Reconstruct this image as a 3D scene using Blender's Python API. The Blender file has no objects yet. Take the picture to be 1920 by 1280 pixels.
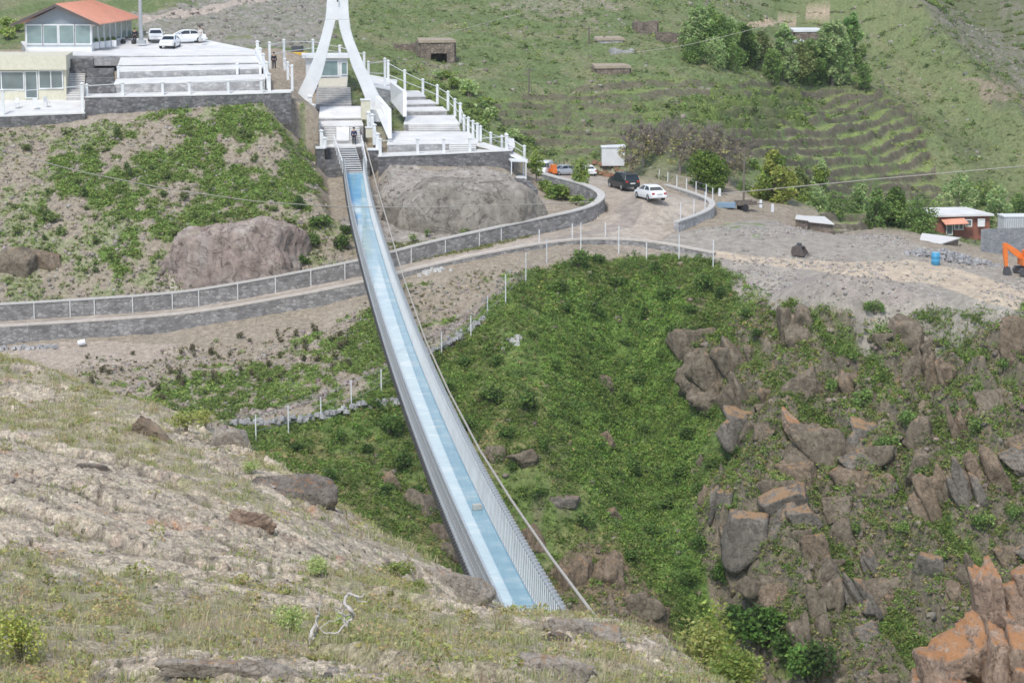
import bpy, bmesh, math, random
import numpy as np
from mathutils import Vector, Matrix
R = math.radians
rng = np.random.default_rng(7)
random.seed(7)
SC = bpy.context.scene
COL = SC.collection

# ------------------------------------------------------------------ camera
FPX = 4400.0
TH = math.atan((640 + 96) / FPX)
CT, ST = math.cos(TH), math.sin(TH)
def ray(px, py):
    u = (px - 960) / FPX
    v = (py - 640) / FPX
    return u, CT - v * ST, -ST - v * CT
def W(px, py, Y):
    """the place in the valley that lies Y metres away in this direction"""
    dx, dy, dz = ray(px, py)
    k = Y / dy
    return Vector((dx * k, Y, dz * k))
def proj(x, y, z):
    d = y * CT - z * ST
    up = y * ST + z * CT
    d = np.maximum(d, 0.5)
    return 960 + FPX * x / d, 640 - FPX * up / d
cam = bpy.data.cameras.new('camera')
cam.sensor_width = 36.0
cam.lens = 36.0 * FPX / 1920
cam.clip_start = 0.2
cam.clip_end = 5000
cam_o = bpy.data.objects.new('camera', cam)
COL.objects.link(cam_o)
cam_o.rotation_euler = (math.pi / 2 - TH, 0, 0)
SC.camera = cam_o

# ------------------------------------------------------------------ noise
_P = np.random.default_rng(3).permutation(256)
_P = np.concatenate([_P, _P, _P])
_ga = np.random.default_rng(4).uniform(0, 2 * np.pi, 256)
_gx, _gy = np.cos(_ga), np.sin(_ga)
def pn(x, y):
    xi = np.floor(x).astype(np.int64); yi = np.floor(y).astype(np.int64)
    xf = x - xi; yf = y - yi
    xi &= 255; yi &= 255
    u = xf * xf * xf * (xf * (xf * 6 - 15) + 10); v = yf * yf * yf * (yf * (yf * 6 - 15) + 10)
    def g(ix, iy, dx, dy):
        h = _P[_P[ix] + iy]
        return _gx[h] * dx + _gy[h] * dy
    a = g(xi, yi, xf, yf); b = g(xi + 1, yi, xf - 1, yf)
    c = g(xi, yi + 1, xf, yf - 1); d = g(xi + 1, yi + 1, xf - 1, yf - 1)
    return ((a + u * (b - a)) * (1 - v) + (c + u * (d - c)) * v) * 1.5
def fbm(x, y, o=4, gain=0.5):
    s = 0; a = 1.0; t = 0
    for i in range(o):
        s = s + a * pn(x + 17.3 * i, y - 9.1 * i); t += a
        x = x * 2.03; y = y * 2.03; a *= gain
    return s / t
def ridged(x, y, o=4):
    s = 0; a = 1.0; t = 0
    for i in range(o):
        s = s + a * (1 - 2 * np.abs(pn(x + 31.7 * i, y + 5.3 * i))); t += a
        x = x * 2.1; y = y * 2.1; a *= 0.5
    return s / t
def sstep(a, b, x):
    t = np.clip((x - a) / (b - a), 0, 1)
    return t * t * (3 - 2 * t)
def inpoly(px, py, poly):
    r = np.zeros(px.shape, bool)
    n = len(poly)
    for i in range(n):
        x1, y1 = poly[i]; x2, y2 = poly[(i + 1) % n]
        if y1 == y2: continue
        c = ((y1 > py) != (y2 > py)) & (px < (x2 - x1) * (py - y1) / (y2 - y1) + x1)
        r ^= c
    return r
def blocky(p, f, seed, n=3, warp=None):
    """random offset of each slab between joints: bedded, jointed rock; p (m,3)"""
    rg = np.random.default_rng(seed); out = 0
    for k in range(n):
        d = rg.normal(size=3); d /= np.linalg.norm(d)
        s = p @ d * f * rg.uniform(.7, 1.5) + (0 if warp is None else warp * .35)
        i = np.floor(s).astype(np.int64)
        out = out + (_P[(i + 31 * k + seed) & 255] / 255. - .5)
    return out / n
class TPS:
    def __init__(self, pts, lam=0.0):
        p = np.array(pts, float)
        self.c = p[:, :2]; n = len(p)
        K = self.k(self.c[:, None, :] - self.c[None, :, :]) + lam * np.eye(n)
        P = np.c_[np.ones(n), self.c]
        A = np.zeros((n + 3, n + 3)); A[:n, :n] = K; A[:n, n:] = P; A[n:, :n] = P.T
        self.w = np.linalg.solve(A, np.r_[p[:, 2], np.zeros(3)])
    @staticmethod
    def k(d):
        r2 = (d ** 2).sum(-1)
        return np.where(r2 > 1e-12, 0.5 * r2 * np.log(np.maximum(r2, 1e-12)), 0)
    def __call__(self, x, y):
        x = np.asarray(x, float); y = np.asarray(y, float)
        sh = x.shape; x = x.ravel(); y = y.ravel()
        out = np.empty(len(x)); n = len(self.c)
        for i in range(0, len(x), 60000):
            q = np.c_[x[i:i + 60000], y[i:i + 60000]]
            out[i:i + 60000] = self.k(q[:, None, :] - self.c[None]) @ self.w[:n] + self.w[n] + q @ self.w[n + 1:]
        return out.reshape(sh)

# ------------------------------------------------------------------ object helpers
def tag(o, label=None, cat=None, group=None, kind=None):
    if label: o['label'] = label
    if cat: o['category'] = cat
    if group: o['group'] = group
    if kind: o['kind'] = kind
    return o
def thing(name, label, cat, loc=(0, 0, 0), rz=0.0, group=None):
    o = bpy.data.objects.new(name, None)
    o.empty_display_size = 0.2
    o.location = loc; o.rotation_euler = (0, 0, rz)
    COL.objects.link(o)
    return tag(o, label, cat, group)
def np_mesh(name, V, F=None, mat=None, parent=None, attrs=None, smooth=False, loops=None):
    """V (n,3); F (m,k) all the same size"""
    V = np.asarray(V, np.float32); F = np.asarray(F, np.int32)
    me = bpy.data.meshes.new(name)
    m, k = F.shape
    me.vertices.add(len(V)); me.vertices.foreach_set('co', V.ravel())
    me.loops.add(m * k); me.loops.foreach_set('vertex_index', F.ravel())
    me.polygons.add(m)
    me.polygons.foreach_set('loop_start', np.arange(0, m * k, k, dtype=np.int32))
    if smooth: me.polygons.foreach_set('use_smooth', np.ones(m, bool))
    if attrs:
        for an, av in attrs.items():
            at = me.attributes.new(an, 'FLOAT_COLOR', 'POINT')
            c = np.ones((len(V), 4), np.float32); c[:, :3] = av
            at.data.foreach_set('color', c.ravel())
    me.update(calc_edges=True)
    me.validate()
    if mat: me.materials.append(mat)
    o = bpy.data.objects.new(name, me)
    COL.objects.link(o)
    if parent: o.parent = parent
    return o
class MB:
    """collects shapes that become ONE mesh"""
    def __init__(self): self.v = []; self.f = []; self.mi = []
    def add(self, vs, fs, mi=0):
        b = len(self.v)
        self.v += [tuple(p) for p in vs]
        for f in fs:
            self.f.append([b + i for i in f]); self.mi.append(mi)
        return self
    def box(self, c, s, rz=0.0, mi=0, taper=1.0):
        x, y, z = s[0] / 2, s[1] / 2, s[2] / 2
        cr, sr = math.cos(rz), math.sin(rz)
        vs = []
        for dz in (-z, z):
            k = taper if dz > 0 else 1
            for dx, dy in ((-x, -y), (x, -y), (x, y), (-x, y)):
                dx *= k; dy *= k
                vs.append((c[0] + dx * cr - dy * sr, c[1] + dx * sr + dy * cr, c[2] + dz))
        return self.add(vs, [(3, 2, 1, 0), (4, 5, 6, 7), (0, 1, 5, 4), (1, 2, 6, 5), (2, 3, 7, 6), (3, 0, 4, 7)], mi)
    def prism(self, top, depth, mi=0):
        """top polygon (ccw seen from above) pushed straight down"""
        n = len(top)
        vs = [tuple(p) for p in top] + [(p[0], p[1], p[2] - depth) for p in top]
        fs = [tuple(range(n)), tuple(range(2 * n - 1, n - 1, -1))] + [(i, i + n, (i + 1) % n + n, (i + 1) % n) for i in range(n)]
        return self.add(vs, fs, mi)
    def hex8(self, a, b, mi=0):
        """two quads joined"""
        return self.add(list(a) + list(b), [(3, 2, 1, 0), (4, 5, 6, 7), (0, 1, 5, 4), (1, 2, 6, 5), (2, 3, 7, 6), (3, 0, 4, 7)], mi)
    def tube(self, pts, r, n=8, mi=0, cap=True):
        pts = [Vector(p) for p in pts]
        rs = r if isinstance(r, (list, tuple)) else [r] * len(pts)
        b = len(self.v); N = len(pts)
        ref = Vector((0, 0, 1))
        for i, p in enumerate(pts):
            d = (pts[min(i + 1, N - 1)] - pts[max(i - 1, 0)]).normalized()
            rf = ref if abs(d.z) < 0.95 else Vector((1, 0, 0))
            a = d.cross(rf).normalized(); c = a.cross(d)
            for k in range(n):
                t = 2 * math.pi * k / n
                self.v.append(tuple(p + a * (rs[i] * math.cos(t)) + c * (rs[i] * math.sin(t))))
        for i in range(N - 1):
            for k in range(n):
                q = (k + 1) % n
                self.f.append([b + i * n + k, b + i * n + q, b + (i + 1) * n + q, b + (i + 1) * n + k]); self.mi.append(mi)
        if cap:
            self.f.append([b + k for k in range(n)][::-1]); self.mi.append(mi)
            self.f.append([b + (N - 1) * n + k for k in range(n)]); self.mi.append(mi)
        return self
    def strip(self, pts, w, h, z0=0.0, mi=0):
        """a bar of width w and height h along a line, its underside z0 above the line"""
        pts = [Vector(p) for p in pts]; N = len(pts); b = len(self.v)
        for i, p in enumerate(pts):
            d = pts[min(i + 1, N - 1)] - pts[max(i - 1, 0)]; d.z = 0; d.normalize()
            nrm = Vector((-d.y, d.x, 0))
            hh = h[i] if isinstance(h, (list, tuple)) else h
            zz = z0[i] if isinstance(z0, (list, tuple)) else z0
            for s, z in ((-1, 0), (1, 0), (1, hh), (-1, hh)):
                q = p + nrm * (s * w / 2); self.v.append((q.x, q.y, q.z + zz + z))
        for i in range(N - 1):
            a = b + i * 4; c = a + 4
            for k in range(4):
                q = (k + 1) % 4
                self.f.append([a + k, c + k, c + q, a + q]); self.mi.append(mi)
        self.f.append([b, b + 1, b + 2, b + 3]); self.mi.append(mi)
        e = b + (N - 1) * 4
        self.f.append([e + 3, e + 2, e + 1, e]); self.mi.append(mi)
        return self
    def build(self, name, mats, parent=None, smooth=False, bevel=0.0, recalc=True):
        me = bpy.data.meshes.new(name)
        me.from_pydata(self.v, [], self.f)
        mats = mats if isinstance(mats, (list, tuple)) else [mats]
        for m in mats: me.materials.append(m)
        me.polygons.foreach_set('material_index', self.mi)
        if recalc or bevel:
            bm = bmesh.new(); bm.from_mesh(me)
            if recalc: bmesh.ops.recalc_face_normals(bm, faces=bm.faces)
            bm.to_mesh(me); bm.free()
        if smooth: me.polygons.foreach_set('use_smooth', [True] * len(me.polygons))
        me.update()
        o = bpy.data.objects.new(name, me)
        COL.objects.link(o)
        if bevel:
            md = o.modifiers.new('bevel', 'BEVEL'); md.width = bevel; md.segments = 2; md.limit_method = 'ANGLE'
        if parent: o.parent = parent
        return o
def kids(o): return [c for c in bpy.data.objects if c.parent is o]
def dup(o, loc=None, rz=None, label=None, scale=None, group=None):
    r = o.copy(); COL.objects.link(r)
    if loc is not None: r.location = loc
    if rz is not None: r.rotation_euler = (0, 0, rz)
    if scale is not None: r.scale = (scale,) * 3 if isinstance(scale, (int, float)) else scale
    if label: r['label'] = label
    if group: r['group'] = group
    for ch in o.children:
        c = ch.copy(); COL.objects.link(c); c.parent = r
        for g in ch.children:
            d = g.copy(); COL.objects.link(d); d.parent = c
    return r

# ------------------------------------------------------------------ materials
def nmat(name):
    m = bpy.data.materials.new(name); m.use_nodes = True
    nt = m.node_tree
    b = nt.nodes['Principled BSDF']
    return m, nt, b
def N(nt, t, **k):
    n = nt.nodes.new(t)
    for a, v in k.items():
        if a in n.inputs.keys(): n.inputs[a].default_value = v
        else: setattr(n, a, v)
    return n
def noise_node(nt, scale, detail=4, rough=0.6, dist=0.0, obj=False):
    n = N(nt, 'ShaderNodeTexNoise'); n.inputs['Scale'].default_value = scale
    n.inputs['Detail'].default_value = detail; n.inputs['Roughness'].default_value = rough
    n.inputs['Distortion'].default_value = dist
    if obj:
        tc = N(nt, 'ShaderNodeTexCoord'); nt.links.new(tc.outputs['Object'], n.inputs['Vector'])
    else:
        g = N(nt, 'ShaderNodeNewGeometry'); nt.links.new(g.outputs['Position'], n.inputs['Vector'])
    return n
def ramp(nt, src, stops):
    r = N(nt, 'ShaderNodeValToRGB')
    while len(r.color_ramp.elements) < len(stops): r.color_ramp.elements.new(0.5)
    for e, (p, c) in zip(r.color_ramp.elements, stops):
        e.position = p; e.color = (c, c, c, 1) if isinstance(c, (int, float)) else (*c, 1)
    nt.links.new(src, r.inputs['Fac'])
    return r.outputs['Color']
def mixc(nt, fac, a, b, mode='MIX'):
    m = N(nt, 'ShaderNodeMix', data_type='RGBA', blend_type=mode)
    def setp(i, v):
        if isinstance(v, (int, float)): m.inputs[i].default_value = v
        elif isinstance(v, tuple): m.inputs[i].default_value = (*v, 1)
        else: nt.links.new(v, m.inputs[i])
    setp(0, fac); setp(6, a); setp(7, b)
    return m.outputs[2]
def bump(nt, b, h, strength=0.5, dist=0.05):
    n = N(nt, 'ShaderNodeBump'); n.inputs['Strength'].default_value = strength; n.inputs['Distance'].default_value = dist
    nt.links.new(h, n.inputs['Height']); nt.links.new(n.outputs['Normal'], b.inputs['Normal'])
def plain(name, col, rough=0.6, metal=0.0, var=0.12, scale=3.0, bmp=0.0):
    """a paint or stone with some weathering"""
    m, nt, b = nmat(name)
    n = noise_node(nt, scale, 5, 0.65, obj=False)
    lo = tuple(c * (1 - var) for c in col); hi = tuple(min(1, c * (1 + var)) for c in col)
    c = ramp(nt, n.outputs['Fac'], [(0.3, lo), (0.7, hi)])
    nt.links.new(c, b.inputs['Base Color'])
    b.inputs['Roughness'].default_value = rough; b.inputs['Metallic'].default_value = metal
    if bmp: bump(nt, b, n.outputs['Fac'], bmp, 0.03)
    return m
def attr_mat(name, rough=0.95, fine=6.0, amp=0.35, bmp=0.4, bd=0.1, spec=0.2, fine2=None):
    """ground whose colour is stored with the ground, broken up by fine grain"""
    m, nt, b = nmat(name)
    a = N(nt, 'ShaderNodeAttribute', attribute_name='tint')
    n = noise_node(nt, fine, 6, 0.7)
    f = ramp(nt, n.outputs['Fac'], [(0.28, 1 - amp), (0.72, 1 + amp)])
    c = mixc(nt, 1.0, a.outputs['Color'], f, 'MULTIPLY')
    if fine2:
        n2 = noise_node(nt, fine2, 3, 0.6)
        f2 = ramp(nt, n2.outputs['Fac'], [(0.3, 1 - amp * .7), (0.7, 1 + amp * .7)])
        c = mixc(nt, 1.0, c, f2, 'MULTIPLY')
    nt.links.new(c, b.inputs['Base Color'])
    b.inputs['Roughness'].default_value = rough
    b.inputs['Specular IOR Level'].default_value = spec
    if bmp: bump(nt, b, n.outputs['Fac'], bmp, bd)
    return m
# ------------------------------------------------------------------ light
SUN_EL, SUN_AZ = R(52), R(200)      # azimuth clockwise from +Y
wd = bpy.data.worlds.new('World'); SC.world = wd; wd.use_nodes = True
nt = wd.node_tree
sky = N(nt, 'ShaderNodeTexSky', sky_type='NISHITA'); sky.sun_disc = False
sky.sun_elevation = SUN_EL; sky.sun_rotation = SUN_AZ
sky.altitude = 1500; sky.air_density = 1.0; sky.dust_density = .4; sky.ozone_density = 4.0
tc = N(nt, 'ShaderNodeTexCoord')
cl = N(nt, 'ShaderNodeTexNoise'); cl.inputs['Scale'].default_value = 3.2; cl.inputs['Detail'].default_value = 6
mp = N(nt, 'ShaderNodeMapping'); mp.inputs['Scale'].default_value = (1, 1, 3.0)
nt.links.new(tc.outputs['Generated'], mp.inputs['Vector']); nt.links.new(mp.outputs['Vector'], cl.inputs['Vector'])
cf = ramp(nt, cl.outputs['Fac'], [(0.46, 0.0), (0.62, .9)])
skc = mixc(nt, cf, sky.outputs['Color'], (6.6, 6.4, 6.0))
bg = nt.nodes['Background']; bg.inputs["Strength"].default_value = 0.15
nt.links.new(skc, bg.inputs['Color'])
sl = bpy.data.lights.new('sun', 'SUN'); sl.energy = 2.3; sl.angle = R(14); sl.color = (1, 0.945, 0.86)
so = bpy.data.objects.new('sun', sl); COL.objects.link(so)
sd = Vector((math.sin(SUN_AZ) * math.cos(SUN_EL), math.cos(SUN_AZ) * math.cos(SUN_EL), math.sin(SUN_EL)))
so.rotation_euler = sd.to_track_quat('Z', 'Y').to_euler(); so.location = sd * 300
SC.view_settings.view_transform = 'Standard'; SC.view_settings.look = 'None'
SC.view_settings.exposure = 0.46; SC.view_settings.gamma = 1.0
SC.cycles.max_bounces = 5; SC.cycles.diffuse_bounces = 3; SC.cycles.transparent_max_bounces = 12
SC.cycles.filter_width = 1.6

# thin air that lifts the far bank
hz = bpy.data.materials.new('air'); hz.use_nodes = True; hnt = hz.node_tree; hnt.nodes.remove(hnt.nodes['Principled BSDF'])
pv = hnt.nodes.new('ShaderNodeVolumePrincipled'); pv.inputs['Color'].default_value = (.86, .90, .95, 1); pv.inputs['Density'].default_value = .00012; pv.inputs['Anisotropy'].default_value = .2
hnt.links.new(pv.outputs[0], hnt.nodes['Material Output'].inputs['Volume'])
tag(MB().box((0, 350, -5), (900, 800, 180)).build('haze', hz), kind='stuff')
SC.cycles.volume_bounces = 0
# ------------------------------------------------------------------ far terrain
OUTER = [(-160,617,193.5),(-60,615,195),(0,612,195.5),(200,600,197),(350,587,198.5),(520,560,199.5),(690,527,200.5),(770,507,201.5),(900,478,204),
         (1010,458,207),(1090,449,209),(1160,447,210.5),(1230,453,210),(1340,475,207),(1500,497,204),(1700,525,198),(1850,560,188),(1960,590,180)]
INNER = [(-160,605,197),(-60,603,198),(0,600,198.5),(200,588,200),(350,575,201.6),(520,547,203.2),(690,513,205.2),(770,492,206.5),(900,462,209.7),
         (1000,440,213.2),(1080,422,216.6),(1125,408,218.6),(1141,398,219.5),(1138,388,221.5),(1115,378,223.5),(1085,368,225.5),(1050,360,227.5),(1020,352,229)]
LOT = [(1268,432,214),(1300,412,219),(1336,394,221),(1340,386,223),(1310,374,227),(1262,362,231),(1200,345,237),(1150,330,242),(1060,318,245),(1010,322,240)]
w3 = lambda L: [W(*p) for p in L]
outer_w, inner_w, lot_w = w3(OUTER), w3(INNER), w3(LOT)
road_poly = [(p.x, p.y) for p in outer_w[:13] + lot_w + inner_w[::-1]]
ROADZ = TPS([tuple(p) for p in outer_w + inner_w + lot_w + w3([(1220,378,220),(1165,355,228),(1080,330,237)])], lam=0.8)

YARD = [(1230,454,210),(1268,434,213.5),(1345,424,217),(1440,408,222),(1560,432,222),(1650,432,222),(1720,462,213),(1850,490,207),(1990,505,205),
        (1990,622,172),(1800,604,177),(1620,590,181),(1450,566,186),(1392,530,192),(1340,484,204)]
YARD = [(p.x, p.y) for p in w3(YARD)]

CP = [  # (px, py, Y)
 # foot of the plaza walls and the planted bank
 (-160,250,225),(0,256,226),(150,246,226),(160,236,227),(350,222,227.8),(470,214,228.2),(545,209,229),(600,330,224),(650,345,222),(700,330,225),(850,318,227),(955,325,227),
 (0,330,219),(200,320,218.5),(400,300,221),(560,280,224),(0,410,212),(200,420,210.5),(0,480,206.5),(200,490,205.5),(430,420,211),(430,470,206.5),(560,450,208),
 (590,400,213),(640,420,212),(250,545,203),(130,545,203.3),
 (850,380,219),(760,330,224),(930,330,224.5),(980,400,217.5),(720,430,212),(860,430,213),
 (-160,575,200),(0,573,200.2),(200,562,201.7),(350,548,203.2),(520,522,204.6),(690,488,206.6),(770,467,207.9),(900,438,211),(1000,418,214.4),(1075,400,218),(1040,380,222),(1000,360,226),
 # below the lower road wall, planted slope to the fence line
 (-160,655,194),(0,650,194.6),(200,638,196),(350,624,197.2),(520,597,198),(690,556,199.4),(770,520,200.8),(900,490,203),(1010,472,205.6),(1090,466,207),(1160,466,208.5),(1230,475,208),(1340,505,203),(1440,545,194),
 (0,690,188.5),(200,680,189.5),(400,660,192.5),(0,730,184),(250,740,183),(400,700,187.5),(550,660,191.5),(620,620,194.5),
 (300,800,176),(450,815,175.5),(480,825,175),(600,785,178),(660,760,180),(770,700,184),(830,660,187.5),(915,590,193.5),(985,525,199),(850,570,195.5),
 # gorge
 (560,880,170.5),(650,900,169.5),(800,830,176),(700,960,166),(800,900,172),(900,1080,163),(760,1020,163),
 (900,720,183.5),(1000,600,189.5),(1000,700,183.5),(1000,800,178),(1000,900,172.5),(960,990,171),(1050,1100,165.5),(1000,1000,171),
 (1150,560,199),(1150,640,196.5),(1160,740,192.5),(1190,850,186.5),(1250,1000,176),(1350,1150,168.5),(1400,1250,163.5),(1420,1400,157),(1260,1150,167),
 (1300,560,196),(1300,700,190),(1330,850,181),(1400,620,187),(1420,700,183.5),
 (1500,640,183),(1480,760,178.5),(1600,700,181),(1550,830,174),(1500,900,171),(1400,930,171.5),(1360,1000,169.5),(1450,1050,166),(1550,1000,168),(1500,1200,160),(1650,1100,163),
 (1600,610,181.5),(1650,660,179),(1800,625,177.5),(1720,720,178),(1800,720,174.5),(1900,640,174),(1900,720,173),(1800,850,169),(1920,850,167.5),(1750,950,166.5),(1800,1080,161.5),(1930,1000,162.5),
 (1700,1250,157),(1900,1250,155.5),(1600,1400,152),(1900,1400,150),(1400,1500,152),(1000,1250,155),(900,1250,152),(600,1050,157),(400,950,162),(200,880,168),(0,850,172),(-160,850,172),
 # gravel yard
 (1268,434,213.5),(1345,424,217),(1400,430,215),(1450,470,207),(1420,415,219.5),(1560,440,220),(1650,440,219),(1550,480,206.5),(1720,470,210),(1700,510,201),(1850,500,205),(1950,520,201),(1700,560,190),(1850,570,186),
 (1450,556,189),(1620,586,182),(1800,602,178),(1930,606,176),(1500,520,198),
 # ground beneath the plaza (kept under its floors) and behind
 (-100,200,236),(100,180,236),(300,160,238),(450,150,240),(540,160,236),(620,230,238),(700,230,240),(850,230,246),(620,150,256),(800,190,258),(120,125,250),(300,92,262),(450,92,262),(550,100,262),(650,110,268),
 (-160,90,268),(20,85,266),(20,40,290),(-160,30,295),(400,60,274),(300,40,284),(400,30,290),(500,30,290),(500,0,308),(600,20,298),(270,0,300),
 (950,255,246),(900,160,262),(820,122,275),(760,100,280),(1000,290,244),(1000,200,260),(1000,100,286),(1000,0,318),(800,0,314),(800,50,296),
 (1150,240,254),(1150,135,278),(1150,60,300),(1150,0,320),(1100,290,247),(1250,300,242),(1200,315,241),
 (1300,200,262),(1300,100,288),(1350,0,328),(1400,230,262),(1330,345,236),(1380,345,240),(1420,370,236),(1450,300,250),
 (1480,395,231),(1500,410,230),(1560,400,240),(1600,420,244),(1600,380,254),(1650,400,248),(1700,430,240),(1760,440,244),(1800,445,246),(1900,430,256),(1780,465,226),(1850,475,222),
 (1600,330,264),(1600,250,280),(1500,190,290),(1560,130,308),(1600,60,335),(1600,0,360),(1480,60,330),
 (1700,380,262),(1900,330,282),(1900,200,312),(1900,100,345),(1900,0,385),(1750,300,285),(1700,200,305),(1650,120,326),(1750,60,350),(1780,0,375),(1680,30,345),(2050,330,285),(2050,100,345),
]
pts = [tuple(W(*p)) for p in CP]
for xx in (-130, -60, 0, 60, 130, 190):
    pts.append((xx, 430, -1 + abs(xx) * 0.06)); pts.append((xx, 560, 14)); pts.append((xx, 720, 34))
for xx in (-90, -45, 0, 45, 90): pts.append((xx, 128, -50 + abs(xx - 10) * 0.05)); pts.append((xx, 105, -46))
FT = TPS(pts, lam=0.05)

PLAZA = [([W(*p) for p in L], l) for L, l in (
  ([(158,182,229.2),(547,174,229.8),(496,140,236),(160,146,236)], .5), ([(-190,224,227.6),(161,214,228.3),(161,186,237),(-190,188,237)], .5),
  ([(158,150,234),(500,140,234),(485,100,247),(120,100,247)], .7), ([(0,104,243),(485,103,245.5),(480,94,254),(392,76,263),(250,72,266),(20,77,263)], .7),
  ([(707,294,227.6),(957,283,228.6),(898,264,233),(725,268,233)], .6), ([(715,270,231),(900,267,231),(865,231,241),(735,231,241)], .6),
  ([(735,236,239),(866,233,239.5),(825,193,252),(735,193,252)], .7), ([(683,160,251),(825,196,250),(787,169,262),(690,139,263)], .8),
  ([(580,200,238),(690,200,238),(658,146,253),(574,146,257)], 1.2), ([(594,236,233.5),(690,236,233.5),(690,196,242),(588,196,242)], 1.5),
  ([(600,282,230.5),(705,282,230.5),(700,232,237),(597,232,237)], 1.8))]
def pxmask(px, py, poly, w=0):
    return inpoly(px, py, poly)
CLIFF_MASK = [(1290,660),(1330,600),(1480,580),(1560,600),(1640,590),(2100,590),(2100,1500),(1500,1500),(1400,1280),(1330,1120),(1310,950),(1430,760),(1300,720)]
TERR_BANDS = [(1290,205),(1400,175),(1540,165),(1650,195),(1710,250),(1750,330),(1790,400),(1560,440),(1500,340),(1400,285),(1330,260)]

def far_base(x, y):
    return FT(x, y)
def far_detail(x, y, z):
    """rock steps, hummocks and terraces on top of the smooth ground"""
    px, py = proj(x, y, z)
    gorge = sstep(205, 190, y) * sstep(-90, 0, px - 480 + (py - 800) * .6)
    gorge = np.where(inpoly(px, py, [(400,830),(480,815),(600,775),(770,700),(985,515),(1160,480),(1300,498),(1390,520),(1450,565),(1620,592),(1800,606),(2100,606),(2100,1700),(0,1700)]), 1.0, 0.0)
    wx = px + 26 * pn(x * .22, y * .22); wy = py + 26 * pn(x * .22 + 50, y * .22)
    cliff = np.where(inpoly(wx + 26 * pn(x * .6, y * .6), wy + 26 * pn(x * .6 + 9, y * .6), CLIFF_MASK), 1.0, 0.0)
    h = 0.30 * fbm(x * .22, y * .22, 4) + 0.10 * fbm(x * 1.3, y * 1.3, 3)
    far = sstep(240, 275, y)
    h = h * (1 + 1.2 * far)
    h = h + gorge * (1.3 * fbm(x * .17 + 9, y * .17, 5) + .8 * (ridged(x * .16 + 2, (y + z) * .07, 3) - .3) + 0.16 * fbm(x * 1.6, y * 1.6, 3))
    # bedded rock leaning down to the right
    q = (x * 0.75 + z * 0.62 + y * 0.15)
    r = ridged(q * 0.34 + 3, (x - z) * 0.10 + y * .1, 4)
    rim = sstep(600, 700, py) * .75 + .25
    bl = blocky(np.stack([x, y, z], -1).reshape(-1, 3), .55, 11, 4, fbm(x * .5, y * .5, 3).ravel()).reshape(x.shape)
    h = h + cliff * rim * (2.2 * (r - 0.3) + 0.35 * ridged(x * .8, y * .8 + z * .7, 3) + 2.4 * bl * sstep(-.2, .4, r))
    # the long smooth ridge and its spurs on the right
    for (ax, ay, bx, by, amp, wdt) in ((1590, -60, 1990, 400, 6.0, 70), (1640, 230, 1960, 460, 2.4, 40), (1860, -60, 2100, 200, 5.0, 80)):
        L = math.hypot(bx - ax, by - ay); ux, uy = (bx - ax) / L, (by - ay) / L
        dd = -(px - ax) * uy + (py - ay) * ux + 10 * pn(x * .07 + ax, y * .07)
        h = h + sstep(255, 290, y) * np.clip(sstep(-120, 40, (px - ax) * ux + (py - ay) * uy), 0, 1) * amp * np.exp(-np.abs(dd / wdt) ** 1.5)
    rgt = sstep(1500, 1640, px) * sstep(250, 275, y)
    h = h + rgt * .5 * fbm((px + py * .9) * .004, (px - py * .9) * .03, 4)
    # terraced fields
    tb = np.where(inpoly(px, py, TERR_BANDS), 1.0, 0.0)
    t = z / y * 250 + 0.55 * pn(x * .05, y * .05) + .2 * pn(x * .25, y * .25)
    fr = t - np.floor(t)
    h = h + tb * (sstep(.66, .94, fr) - fr) * 1.05 + tb * .25 * fbm(x * .5, y * .5, 3)
    tb2 = np.where(inpoly(px, py, [(900,190),(1150,150),(1320,140),(1540,165),(1500,200),(1400,290),(1170,285),(1000,290)]), 1.0, 0.0)
    h = h + tb2 * (sstep(.64, .94, fr) - fr) * 0.9
    hill = sstep(255, 300, y)
    return h, dict(px=px, py=py, gorge=gorge, cliff=cliff, tb=tb, tb2=tb2, fr=fr, rg=r, wx=wx, wy=wy)
def far_height(x, y, full=False):
    x = np.asarray(x, float); y = np.asarray(y, float)
    z = far_base(x, y)
    h, mk = far_detail(x, y, z)
    # the cutting round the bridge end and the levelled ground beneath the plaza
    ux = (x - (8.61 - .1054 * y)) * .9945
    dz = -25.6 + 2.5 * ((y - 150) / 72) ** 2 + np.where(y > 208, (np.minimum(y, 232) - 208) ** 2 * .0036, 0)
    cap = dz - 1.5 + np.maximum(0, np.abs(ux + .2) - 2.3) * 1.15
    cap = np.where(y < 232, cap, 50.)
    z = np.minimum(z, cap + .4)
    for poly, lift in PLAZA:
        q = inpoly(x, y, [(p.x, p.y) for p in poly])
        if q.any():
            A = np.array([[p.x, p.y, 1] for p in poly]); sol = np.linalg.lstsq(A, np.array([p.z for p in poly]), rcond=None)[0]
            lim = sol[0] * x + sol[1] * y + sol[2] - lift
            z = np.where(q, np.minimum(z, lim), z)
            h = np.where(q, np.minimum(h, 0.05), h)
    inr = inpoly(x, y, road_poly)
    iny = inpoly(x, y, YARD)
    zz = z + h * np.where(iny, 0.35, 1.0)
    if inr.any():
        zr = ROADZ(x[inr], y[inr]) + 0.05 * fbm(x[inr] * .8, y[inr] * .8, 3)
        zz = zz.copy(); zz[inr] = zr
    if full:
        mk['road'] = inr; mk['yard'] = iny; mk['z0'] = z
        return zz, mk
    return zz
def G(x, y):
    return float(far_height(np.array([x]), np.array([y]))[0])
def on_ground(px, py, y0=140.0, y1=420.0, fn=None):
    """where the line of sight through this spot meets the ground"""
    fn = fn or far_height
    dx, dy, dz = ray(px, py)
    ys = np.arange(y0, y1, 0.25)
    k = ys / dy
    zt = fn(dx * k, ys)
    below = zt >= dz * k
    i = int(np.argmax(below)) if below.any() else len(ys) - 1
    return Vector((dx * k[i], ys[i], zt[i]))

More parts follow.
